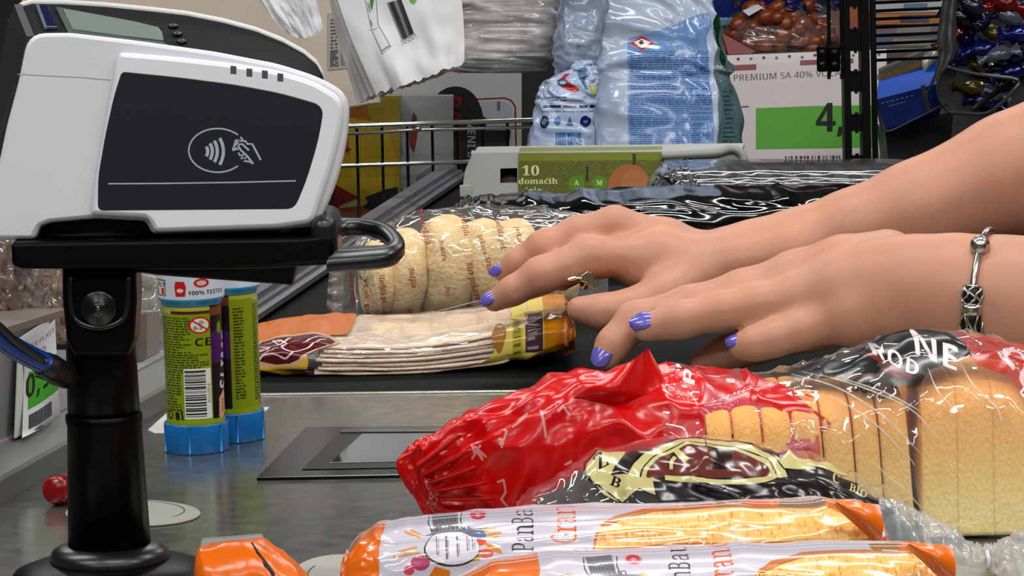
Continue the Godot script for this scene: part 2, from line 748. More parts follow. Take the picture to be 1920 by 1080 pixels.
func wrap_front(L: Loft, nv: int, disp, grow: float) -> MB:
	# the near half of a loft as a sheet for print, with v from 0 to 1
	var mb := MB.new()
	L.build(mb, nv, disp, -0.15, 0.5, grow)
	return mb

func half_v(m: StandardMaterial3D) -> StandardMaterial3D:
	m.uv1_scale = Vector3(1, 1.0 / 0.65, 1)
	m.uv1_offset = Vector3(0, 0.15 / 0.65, 0)
	return m

func creases(L: Loft, lines: Array, grow: float, parent: Node3D, r := 0.0005) -> void:
	# pleats standing up from a film
	var m := MB.new()
	for l in lines:
		var pts := []
		for q in spline(v2(l), 18): pts.append(L.at(q, grow))
		var rr := []
		for i in pts.size(): rr.append(r * (0.35 + 0.65 * sin(PI * clampf(i / (pts.size() - 1.0), 0.03, 0.97))))
		m.tube(pts, rr, 6)
	put("film_pleat", m, mat(Color(0.9, 0.9, 0.88, 0.35), 0.12, 0.0, {"transparency": BaseMaterial3D.TRANSPARENCY_ALPHA, "albedo_texture": null, "metallic_specular": 1.0}), parent)

func _ready() -> void:
	# camera
	cam_x = Transform3D(Basis(Vector3.RIGHT, -deg_to_rad(PITCH)) * Basis(Vector3.BACK, -deg_to_rad(ROLL)), Vector3(0, CT + EYE, 0))
	var cam := Camera3D.new()
	cam.name = "camera"
	cam.fov = rad_to_deg(2.0 * atan(540.0 / F))
	cam.near = 0.05
	cam.far = 60.0
	cam.transform = cam_x
	add_child(cam)
	cam.current = true
	# environment
	var env := Environment.new()
	env.background_mode = Environment.BG_COLOR
	env.background_color = Color(0.5, 0.52, 0.55)
	env.tonemap_mode = Environment.TONE_MAPPER_LINEAR
	env.tonemap_exposure = 1.0
	env.sdfgi_enabled = true
	env.ssao_enabled = true
	env.ssil_enabled = true
	var we := WorldEnvironment.new()
	we.name = "world_environment"
	we.environment = env
	add_child(we)
	# the lamps of the store
	ceiling_lamps()
	rng.seed = 11
	noise.seed = 4
	noise.frequency = 1.0
	noise.fractal_octaves = 3
	ridge.seed = 9
	ridge.frequency = 1.0
	ridge.fractal_type = FastNoiseLite.FRACTAL_RIDGED
	ridge.fractal_octaves = 2
	store()
	counter()
	card_terminal()
	stand_and_cable()
	toy_tubes()
	counter_bits()
	side_bins()
	rolls_bag()
	flatbread()
	person()
	black_trays()
	eggs()
	refill_bag()
	bread_bags()
	front_loaves()
	hanging_bags()
	fence_and_posters()
	snack_shelf()
	rack()

func ceiling_lamps() -> void:
	var k := 0
	for at in [Vector3(-1.5, 3.1, 1.2), Vector3(0.3, 3.1, 1.2), Vector3(2.1, 3.1, 1.2), Vector3(-1.5, 3.1, -0.7), Vector3(0.3, 3.1, -0.7), Vector3(2.1, 3.1, -0.7), Vector3(-1.5, 3.1, -2.6), Vector3(0.3, 3.1, -2.6), Vector3(2.1, 3.1, -2.6), Vector3(-1.5, 3.1, -5.6), Vector3(0.3, 3.1, -5.6), Vector3(2.1, 3.1, -5.6)]:
		var row: String = ["behind the camera", "over the bagging end of the counter", "over the belt and the hands", "over the aisle behind the snack shelf"][k / 3]
		var side: String = ["left", "middle", "right"][k % 3]
		var n := thing("ceiling_light", "long white ceiling light %s, %s one of its row" % [row, side], "ceiling light", at, "long white ceiling lights over the checkout")
		k += 1
		put("housing", MB.new().rbox(T(at + Vector3(0, 0.05, 0)), Vector3(1.3, 0.09, 0.2), 0.01), mat(Color(0.85, 0.85, 0.85), 0.5), n)
		put("diffuser", MB.new().rbox(T(at), Vector3(1.24, 0.02, 0.14), 0.008), mat(Color(0.95, 0.95, 0.95), 0.4, 0.0, {"emission_enabled": true, "emission": Color(1, 0.98, 0.95), "emission_energy_multiplier": 1.2}), n)
		var l := AreaLight3D.new()
		l.name = "lamp"
		l.area_size = Vector2(1.24, 0.14)
		l.light_color = Color(1.0, 0.995, 0.985)
		l.light_energy = LAMP
		l.shadow_enabled = true
		l.area_range = 20.0
		l.area_attenuation = 2.0
		l.transform = Transform3D(Basis(Vector3.RIGHT, -PI / 2.0), Vector3(0, -0.015, 0))
		n.add_child(l)

const LAMP := 2.6

func slab(lo: Vector3, hi: Vector3) -> MB:
	return MB.new().box(T((lo + hi) / 2.0), hi - lo)

func store() -> void:
	struct("floor", slab(Vector3(-4, -0.1, -8), Vector3(5, 0, 4)), textured(0.02, Color(0.36, 0.35, 0.34), Color(0.44, 0.43, 0.42), 0.35, 1.0))
	struct("ceiling", slab(Vector3(-4, 3.2, -8), Vector3(5, 3.3, 4)), mat(Color(0.5, 0.5, 0.5), 0.9))
	struct("wall_left", slab(Vector3(-4.1, 0, -8), Vector3(-4, 3.2, 4)), mat(Color(0.42, 0.41, 0.39), 0.8))
	struct("wall_right", slab(Vector3(5, 0, -8), Vector3(5.1, 3.2, 4)), mat(Color(0.42, 0.41, 0.39), 0.8))
	struct("wall_far", slab(Vector3(-4, 0, -8.1), Vector3(5, 3.2, -8)), mat(Color(0.5, 0.48, 0.46), 0.8))
	struct("wall_near", slab(Vector3(-4, 0, 4), Vector3(5, 3.2, 4.1)), mat(Color(0.42, 0.41, 0.39), 0.8))

func flat_on(pts: Array, y: float) -> Array:
	var out := []
	for p in pts: out.append(G(p.x, p.y, y))
	return out

func counter() -> void:
	# the counter: a steel top, a body, the belt, its side rail, the scanner let into the top
	var n := thing("checkout_counter", "brushed steel checkout counter under the terminal and the wrapped bread", "counter")
	var a := G(475, 742)
	var b := G(960, 736)
	var across := (b - a).normalized()
	var back := Vector3(across.z, 0, -across.x)
	if back.z > 0: back = -back
	var lf: Vector3 = a - across * 0.32
	var rt: Vector3 = a + across * 0.68
	# steel part
	var steel := StandardMaterial3D.new()
	steel.albedo_texture = noise_tex(0.02, Color(0.54, 0.54, 0.51), Color(0.62, 0.61, 0.58), 21, 512)
	steel.metallic = 0.85
	steel.roughness = 0.2
	steel.roughness_texture = noise_tex(0.03, Color(0.5, 0.5, 0.5), Color(0.85, 0.85, 0.85), 5)
	steel.roughness_texture_channel = BaseMaterial3D.TEXTURE_CHANNEL_RED
	steel.roughness = 0.3
	steel.uv1_triplanar = true
	steel.uv1_world_triplanar = true
	steel.uv1_scale = Vector3(6, 6, 6)
	var near: Vector3 = -back * 1.35
	var top := [lf, rt, rt + near, lf + near]
	put("steel_top", MB.new().prism(top, Vector3(0, -0.04, 0), 0.0015, false), steel, n)
	# edge strip between steel and belt, bright
	put("edge_strip", MB.new().rbox(Transform3D(Basis(across, Vector3.UP, across.cross(Vector3.UP)), (lf + rt) / 2.0 + Vector3(0, -0.0008, 0) + back * 0.002), Vector3(1.0, 0.0045, 0.004), 0.0012), mat(Color(0.75, 0.75, 0.7), 0.25, 0.9), n)
	# the belt part is narrower: its left side follows the side rail
	var r0 := G(430, 648)
	var r1 := G(905, 321)
	var dir := (r1 - r0).normalized()
	var left := Vector3(dir.z, 0, -dir.x)
	if left.x > 0: left = -left
	var b0: Vector3 = r0 + left * 0.03 - dir * (r0 - a).dot(back) / dir.dot(back)
	var b1: Vector3 = r0 + left * 0.03 + dir * 1.17
	var c1 := Vector3(0.40, CT, b1.z)
	var c0: Vector3 = rt - across * 0.03
	var down := Vector3(0, -0.04, 0)
	put("counter_body", MB.new().prism([lf + near * 0.98 + across * 0.02 + down, rt + near * 0.98 - across * 0.02 + down, rt - across * 0.04 + down, c1 + down, b1 + down, b0 + down, lf + across * 0.02 + down], Vector3(0, -0.859, 0), 0.002, false), mat(Color(0.3, 0.31, 0.32), 0.5), n)
	var belt := StandardMaterial3D.new()
	belt.albedo_texture = noise_tex(0.05, Color(0.03, 0.042, 0.04), Color(0.06, 0.075, 0.072), 31)
	belt.roughness = 0.6
	belt.metallic_specular = 0.15
	belt.uv1_triplanar = true
	belt.uv1_scale = Vector3(5, 5, 5)
	belt.normal_enabled = true
	belt.normal_texture = noise_tex(0.2, Color.BLACK, Color.WHITE, 8, 256, 3, true, 3.0)
	belt.normal_scale = 0.25
	put("conveyor_belt", MB.new().prism([b0 + back * 0.005, c0 + back * 0.005, c1, b1], Vector3(0, -0.0385, 0), 0.002, false), belt, n)
	# belt side rail: a stepped aluminium bar
	var prof := [Vector2(0, 0.004), Vector2(0, 0.0085), Vector2(0.004, 0.0095), Vector2(0.006, 0.0095), Vector2(0.0065, 0.0125), Vector2(0.012, 0.0125), Vector2(0.0125, 0.0175), Vector2(0.028, 0.0175), Vector2(0.028, 0.004)]
	put("side_rail", extrude(r0 - dir * 0.3, b1 - left * 0.03, left, prof), mat(Color(0.42, 0.43, 0.45), 0.38, 0.55), n)
	put("rail_foot", extrude(r0 - dir * 0.3, b1 - left * 0.03, left, [Vector2(0.006, 0.0), Vector2(0.006, 0.004), Vector2(0.026, 0.004), Vector2(0.026, 0.0)]), mat(Color(0.03, 0.03, 0.03), 0.6), n)
	# plastic edging along the bagging side
	var e0 := G(-60, 986)
	var e1 := G(335, 756)
	var ed := (e1 - e0).normalized()
	var el := Vector3(ed.z, 0, -ed.x)
	if el.x > 0: el = -el
	put("edge_guard", extrude(e0 - ed * 0.2, e1 + ed * 0.1, el, [Vector2(0.0, 0.0), Vector2(0.0, 0.002), Vector2(0.001, 0.0145), Vector2(0.003, 0.0165), Vector2(0.028, 0.0235), Vector2(0.032, 0.0235), Vector2(0.033, 0.0)]), mat(Color(0.33, 0.33, 0.315), 0.45), n)
	# scanner
	var s := thing("barcode_scanner", "flat barcode scanner set into the steel top with a dark glass window", "scanner", G(700, 845))
	put("cover_plate", MB.new().prism(flat_on(v2([481, 895, 1030, 884, 1000, 797, 573, 800]), CT + 0.0022), Vector3(0, -0.0022, 0), 0.0008, false), mat(Color(0.2, 0.2, 0.19), 0.16, 0.85), s)
	put("window_frame", MB.new().prism(flat_on(v2([566, 879, 1000, 871, 985, 806, 638, 808]), CT + 0.0028), Vector3(0, -0.0006, 0), 0.0003, false), mat(Color(0.035, 0.037, 0.037), 0.3), s)
	put("frame_edge", MB.new().prism(flat_on(v2([638, 809.5, 985, 807.5, 985, 803.5, 638, 805.5]), CT + 0.0036), Vector3(0, -0.0012, 0), 0.0002, false), mat(Color(0.55, 0.55, 0.53), 0.2, 0.9), s)
	put("glass_window", MB.new().prism(flat_on(v2([619, 867, 980, 860, 968, 811, 679, 813]), CT + 0.0031), Vector3(0, -0.0003, 0), 0.0001, false), mat(Color(0.16, 0.17, 0.17), 0.04, 0.3, {"metallic_specular": 0.9}), s)

func extrude(a: Vector3, b: Vector3, side: Vector3, prof: Array) -> MB:
	# a profile (sideways, up) drawn from a to b
	var m := MB.new()
	m.smooth(false)
	var n := prof.size()
	var ra := []
	var rb := []
	for q in prof:
		ra.append(a + side * q.x + Vector3.UP * q.y)
		rb.append(b + side * q.x + Vector3.UP * q.y)
	var right: bool = (b - a).cross(Vector3.UP).dot(side) > 0.0
	for i in n:
		var j := (i + 1) % n
		if right: m.quad(ra[i], ra[j], rb[j], rb[i])
		else: m.quad(ra[j], ra[i], rb[i], rb[j])
	m.prism(ra, (b - a).normalized() * 0.0005, 0.0, false)
	m.prism(rb, (a - b).normalized() * 0.0005, 0.0, false)
	return m

func back_dir() -> Vector3:
	return Vector3(0, 0, -1)

func card_terminal() -> void:
	var d := 1.80
	var n := thing("card_terminal", "white and black card payment terminal with a contactless symbol, on the black stand", "card terminal", P(320, 452, d + 0.05))
	var white := mat(Color(0.80, 0.81, 0.83), 0.33)
	var away := -cam_x.basis.z
	# white housing: one moulded side shell with a foot at its lower left
	var body := rounded(v2([-22, 449, -8, 330, 12, 235, 34, 152, 52, 62, 130, 61, 250, 75, 400, 96, 520, 119, 596, 143, 655, 176, 650, 262, 628, 345, 603, 404, 597, 424, 520, 431, 285, 439, 272, 414, 180, 409, 92, 417, 74, 424, 64, 449]), [6, 10, 10, 10, 34, 10, 20, 20, 20, 30, 34, 40, 30, 20, 12, 8, 10, 9, 7, 8, 6, 10, 6])
	put("housing", MB.new().prism(at_depth(body, d), away * 0.016, 0.0022), white, n)
	# the seam of the lid across the upper left
	put("lid_seam", MB.new().ribbon(at_depth(v2([33, 139, 90, 142, 150, 145, 207, 150]), d), 0.0004, -away, 0.0002), mat(Color(0.62, 0.63, 0.64), 0.6), n)
	# raised bezel
	var bez := rounded(v2([223, 97, 330, 106, 430, 117, 520, 131, 590, 152, 645, 186, 640, 240, 621, 315, 597, 385, 588, 418, 520, 428, 290, 436, 276, 409, 169, 403, 178, 330, 196, 225, 212, 140]), [10, 20, 20, 20, 24, 30, 30, 30, 20, 24, 10, 9, 10, 12, 20, 20, 20])
	var bezel := put("bezel", MB.new().prism(at_depth(bez, d - 0.0055), away * 0.006, 0.0026), mat(Color(0.84, 0.845, 0.87), 0.3), n)
	# dark reader window
	var win := rounded(v2([228, 134, 330, 144, 440, 158, 530, 175, 608, 198, 598, 260, 575, 338, 552, 392, 183, 395, 184, 330, 198, 250, 214, 178]), [8, 30, 30, 30, 22, 30, 30, 16, 12, 20, 20, 20])
	put("reader_window", MB.new().prism(at_depth(win, d - 0.0058), away * 0.002, 0.0004), mat(Color(0.07, 0.085, 0.11), 0.34), bezel)
	var dw := d - 0.0058
	var ink := mat(Color(0.62, 0.64, 0.66), 0.5)
	var m := MB.new()
	var ring := []
	for i in 49:
		var a := TAU * i / 48.0
		if a > deg_to_rad(322) or a < deg_to_rad(40): continue
		ring.append(Vector2(408 + cos(a) * 54, 282 + sin(a) * 41))
	m.ribbon(at_depth(ring, dw), 0.0008, -away)
	var ring2 := []
	for i in 8: ring2.append(Vector2(408 + cos(deg_to_rad(-38 + i * 2)) * 54, 282 + sin(deg_to_rad(-38 + i * 2)) * 41))
	m.ribbon(at_depth(ring2, dw), 0.0008, -away)
	for k in 4:
		var c: float = [386, 393, 401, 411][k]
		var hgt: float = [9, 15, 20, 25][k]
		var arc := []
		for i in 9:
			var t := -1.0 + i / 4.0
			arc.append(Vector2(c + (1.0 - t * t) * hgt * 0.28 + 1, 284 + t * hgt))
		m.ribbon(at_depth(arc, dw), 0.0017, -away)
	for l in [[449, 262, 436, 280, 443, 281, 436, 282], [438, 277, 442, 263, 461, 265, 464, 270, 473, 270, 489, 300], [438, 278, 447, 280], [447, 271, 454, 270, 467, 282], [446, 273, 452, 282, 463, 292, 474, 306], [447, 286, 450, 292, 458, 288, 452, 298, 462, 295, 458, 302, 468, 303, 475, 307]]:
		m.ribbon(at_depth(v2(l), dw), 0.001, -away)
	m.ribbon(at_depth(v2([203, 344.5, 300, 344, 440, 342, 555, 339]), dw), 0.0007, -away)
	put("contactless_symbol", m, ink, bezel)
	for q in [[437, 131], [467, 136], [496, 139.5], [525, 145]]:
		var x: float = q[0]
		var y: float = q[1]
		put("indicator_lamp", MB.new().prism(at_depth(v2([x - 5, y - 8, x + 6, y - 7, x + 6, y + 8, x - 5, y + 7]), d - 0.0058), away * 0.001, 0.0003), mat(Color(0.3, 0.31, 0.31), 0.25), bezel)
	# the sunk keypad side: a tilted dark deck between this shell and the far shell
	var dfar := d + 0.062
	var rim := [[14, 40], [24, 16], [38, 4], [60, -2], [120, -1], [200, 4], [280, 12], [350, 20], [420, 34], [480, 50], [530, 70], [570, 92], [594, 112], [606, 134], [609, 150]]
	var near := [[36, 128], [42, 100], [50, 80], [70, 74], [125, 72], [200, 78], [280, 88], [350, 97], [420, 107], [480, 119], [530, 130], [570, 143], [590, 150], [603, 156], [608, 160]]
	var rows := []
	for i in rim.size():
		var a := P(near[i][0], near[i][1] + 14.0, d + 0.006)
		var b := P(rim[i][0], rim[i][1] + (6.0 if i < 2 else 9.0), dfar)
		var row := PackedVector3Array()
		for k in 7: row.append(a.lerp(b, k / 6.0) + Vector3.UP * sin(PI * k / 6.0) * -0.001)
		rows.append(row)
	var deck := put("keypad_deck", MB.new().smooth(true).grid(rows), mat(Color(0.05, 0.068, 0.077), 0.65, 0.0, {"metallic_specular": 0.2}), n)
	# far shell, thin and white along its rim
	var shell := MB.new()
	var o := []
	for q in rim: o.append(P(q[0], q[1], dfar))
	for i in range(rim.size() - 1, -1, -1): o.append(P(rim[i][0] + (6.0 if i < 3 else (-5.0 if i > 10 else 0.0)), maxf(rim[i][1] + 9, 20.0 if i > 2 and i < 12 else 0.0) + 120.0 * (1.0 if i > 2 and i < 11 else 0.3), dfar))
	put("far_shell", shell.prism(o, away * 0.006, 0.0016, false), mat(Color(0.78, 0.78, 0.77), 0.35), n)
	# things set into the deck
	var deck_up := Vector3(0, 0.9, 0.4)
	var scr := [[117, 15], [180, 26], [250, 39], [296, 50], [304, 60], [307, 75], [220, 65], [136, 54]]
	var dd := func(px, py): return d + 0.006 + 0.052 * clampf((92.0 + px * 0.09 - 14.0 - py) / (74.0 + px * 0.07), 0.0, 1.0)
	put("display", MB.new().prism(scr.map(func(q): return P(q[0], q[1], dd.call(q[0], q[1]) - 0.0005)), Vector3(0, -0.0025, -0.001), 0.0004, false), mat(Color(0.42, 0.46, 0.44), 0.18), deck)
	put("frame_strip", MB.new().prism([[104, 12], [117, 14], [137, 56], [305, 78], [330, 92], [300, 88], [130, 66]].map(func(q): return P(q[0], q[1], dd.call(q[0], q[1]) - 0.0001)), Vector3(0, -0.0025, -0.001), 0.0003, false), mat(Color(0.16, 0.2, 0.21), 0.4), deck)
	put("badge", MB.new().prism([[71, 9], [89, 9], [108, 49], [85, 49]].map(func(q): return P(q[0], q[1], dd.call(q[0], q[1]) - 0.001)), Vector3(0, -0.002, 0), 0.0004, false), mat(Color(0.02, 0.05, 0.2), 0.2), deck)
	put("badge_rim", MB.new().prism([[67, 8], [73, 8], [88, 49], [82, 49]].map(func(q): return P(q[0], q[1], dd.call(q[0], q[1]) - 0.0012)), Vector3(0, -0.002, 0), 0.0003, false), mat(Color(0.3, 0.34, 0.37), 0.3), deck)
	for q in [[325, 50], [333, 65], [341, 79]]:
		put("side_key", MB.new().ball(P(q[0], q[1], dd.call(q[0], q[1]) - 0.001), Vector3(0.003, 0.0017, 0.0022), 12), mat(Color(0.03, 0.035, 0.04), 0.2), deck)
	# dark end of the deck at the left
	put("end_wall", MB.new().prism([P(50, 68, d + 0.004), P(30, 150, d + 0.004), P(0, 260, d + 0.004), P(-30, 330, d + 0.004), P(-30, 300, dfar - 0.001), P(-6, 160, dfar - 0.001), P(12, 50, dfar - 0.001), P(26, 8, dfar - 0.001)], Vector3(0.004, 0, -0.001), 0.0, false), mat(Color(0.07, 0.085, 0.1), 0.5), n)
	# rear shell underside and little feet
	put("underside", MB.new().prism(at_depth(v2([70, 404, 600, 404, 606, 420, 598, 446, 300, 450, 280, 450, 66, 454, 70, 428]), d + 0.016), away * 0.05, 0.002, false), mat(Color(0.05, 0.055, 0.06), 0.5), n)
	put("rubber_foot", MB.new().ball(P(535, 430, d + 0.008), Vector3(0.004, 0.0016, 0.004), 12), mat(Color(0.6, 0.6, 0.58), 0.6), n)

func stand_and_cable() -> void:
	var d := R(1085)
	var base := G(208, 1085)
	var n := thing("terminal_stand", "black plastic pole stand with a tray and loop handle carrying the card terminal", "stand", base)
	var black := mat(Color(0.01, 0.011, 0.012), 0.36, 0.0, {"metallic_specular": 0.22})
	var k := d / F
	var up := Vector3.UP
	# foot and pole; the pole is a cone in two telescoping pieces
	var o := Transform3D(Basis(), base)
	put("foot", MB.new().lathe(o, [[0.0, 0.0], [0.052, 0.0], [0.053, 0.002], [0.051, 0.005], [0.04, 0.009], [0.031, 0.011], [0.0, 0.012]], 48), black, n)
	put("collar", MB.new().lathe(o, [[0.0, 0.009], [0.0315, 0.009], [0.032, 0.012], [0.0305, 0.016], [0.025, 0.019], [0.0, 0.019]], 40), mat(Color(0.06, 0.064, 0.066), 0.32), n)
	var py := func(y): return (1085.0 - y) * k * 1.012
	put("lower_tube", MB.new().lathe(o, [[0.0, 0.012], [0.0222, 0.012], [0.0196, py.call(790)], [0.0203, py.call(783)], [0.0203, py.call(770)], [0.0, py.call(768)]], 40), black, n)
	put("upper_tube", MB.new().lathe(o, [[0.0, py.call(790)], [0.0192, py.call(790)], [0.0184, py.call(640)], [0.0172, py.call(622)], [0.0, py.call(618)]], 40), black, n)
	# the fork with its pivot
	var fx := -0.0005
	for s in [0.0]:
		put("fork", MB.new().prism([[116, 505], [254, 505], [256, 560], [251, 640], [240, 668], [140, 668], [124, 640], [116, 560]].map(func(q): return P(q[0], q[1], d - 0.016)), Vector3(0, 0, -0.032), 0.003, false), black, n)
	put("fork_ridge", MB.new().tube(spline(v2([132, 520, 134, 575, 145, 603, 184, 615, 225, 603, 238, 575, 240, 520]).map(func(q): return P(q.x, q.y, d - 0.0165)), 30), 0.0016, 8), mat(Color(0.04, 0.043, 0.046), 0.28), n)
	var piv := P(186, 577, d - 0.0155)
	var face := Transform3D(Basis(Vector3.RIGHT, PI / 2.0), piv)
	var knob := put("pivot_knob", MB.new().lathe(face, [[0.0, 0.0045], [0.0035, 0.0047], [0.0045, 0.0035], [0.0085, 0.0042], [0.0095, 0.0032], [0.0095, -0.001], [0.0, -0.001]], 28), mat(Color(0.035, 0.037, 0.04), 0.25), n)
	put("screw", MB.new().ball(P(184, 578, d - 0.0203), Vector3(0.0012, 0.0012, 0.0006), 10), mat(Color(0.5, 0.5, 0.52), 0.2, 0.9), knob)
	# tray the terminal sits on
	var dt := 1.79
	var away := Vector3(0, 0.0, -1)
	put("tray", MB.new().prism(at_depth(rounded(v2([20, 455, 560, 447, 622, 440, 628, 470, 616, 497, 480, 505, 40, 505, 22, 498]), 8), dt), away * 0.10, 0.002, true), black, n)
	put("under_bracket", MB.new().prism(at_depth(v2([254, 500, 556, 498, 548, 535, 300, 517, 254, 510]), dt + 0.03), away * 0.05, 0.001, false), mat(Color(0.02, 0.021, 0.022), 0.5), n)
	# rounded guard at the end of the terminal
	put("end_guard", MB.new().rbox(T(P(612, 440, dt + 0.03)), Vector3(0.014, 0.026, 0.06), 0.0069, 5), mat(Color(0.075, 0.088, 0.085), 0.34), n)
	# loop handle: a flat ring, seen from slightly above
	var y0 := P(700, 482, dt + 0.03).y
	var loop := MB.new()
	var outer := []
	var inner := []
	for q in [[612, 497], [660, 494], [720, 488], [748, 478], [759, 464], [752, 446], [728, 428], [690, 418], [650, 415], [612, 412]]: outer.append(Vector2(q[0], q[1]))
	for q in [[640, 462], [668, 461], [700, 460], [722, 458], [730, 450], [722, 438], [705, 426], [680, 421], [655, 420], [638, 424]]: inner.append(Vector2(q[0], q[1]))
	var rows := []
	var so := spline(outer, 40)
	var si := spline(inner, 40)
	var hrow := func(q): return on_plane(q.x, q.y, Plane(Vector3.UP, y0 + 0.006))
	# widen the view's flat ellipse into a real loop on a level plane
	for i in so.size():
		var t: Vector2 = so[i]
		var u: Vector2 = si[i]
		var zo := dt - 0.004 + 0.082 * clampf((497.0 - t.y) / 85.0, 0.0, 1.0)
		var zi := dt + 0.010 + 0.052 * clampf((462.0 - u.y) / 42.0, 0.0, 1.0)
		var a := P(t.x, t.y - 8.0 + 3.0, zo)
		var b := P(u.x, u.y, zi)
		var low := Vector3(0, -0.006, 0)
		rows.append(PackedVector3Array([a + low * 0.7, a, a.lerp(b, 0.12) + Vector3.UP * 0.0012, a.lerp(b, 0.5) + Vector3.UP * 0.0014, b, b + low, a.lerp(b, 0.3) + low * 1.3, a + low * 0.7]))
	put("loop_handle", MB.new().smooth(true).grid(rows), mat(Color(0.055, 0.066, 0.068), 0.3), n)
	# the cable that comes in from the left
	var c := thing("cable", "blue cable with a taped black end running into the side of the black pole", "cable", P(60, 680, d - 0.01))
	var path := spline([P(-140, 520, d - 0.05), P(-40, 600, d - 0.04), P(20, 648, d - 0.03), P(88, 684, d - 0.02)], 30)
	put("blue_sheath", MB.new().tube(path, 0.0058, 14), mat(Color(0.015, 0.19, 0.5), 0.35), c)
	put("thin_wire", MB.new().tube(spline([P(-140, 500, d - 0.055), P(-20, 595, d - 0.045), P(30, 640, d - 0.037), P(85, 677, d - 0.028)], 20), 0.002, 8), mat(Color(0.03, 0.035, 0.04), 0.4), c)
	put("taped_end", MB.new().tube(spline([P(78, 682, d - 0.02), P(100, 692, d - 0.016), P(118, 703, d - 0.010), P(128, 708, d - 0.006)], 16), [0.0066, 0.0070, 0.0072, 0.007, 0.0075, 0.0073, 0.007, 0.0072, 0.007, 0.0068, 0.007, 0.0068, 0.0066, 0.0066, 0.0064, 0.006, 0.006], 14), mat(Color(0.012, 0.012, 0.013), 0.45), c)
	put("tape_flap", MB.new().prism([P(64, 706, d - 0.02), P(80, 700, d - 0.02), P(130, 712, d - 0.012), P(120, 722, d - 0.012), P(98, 722, d - 0.015), P(92, 716, d - 0.017)], Vector3(0.0004, 0, -0.002), 0.0, false), mat(Color(0.015, 0.03, 0.02), 0.5), c)

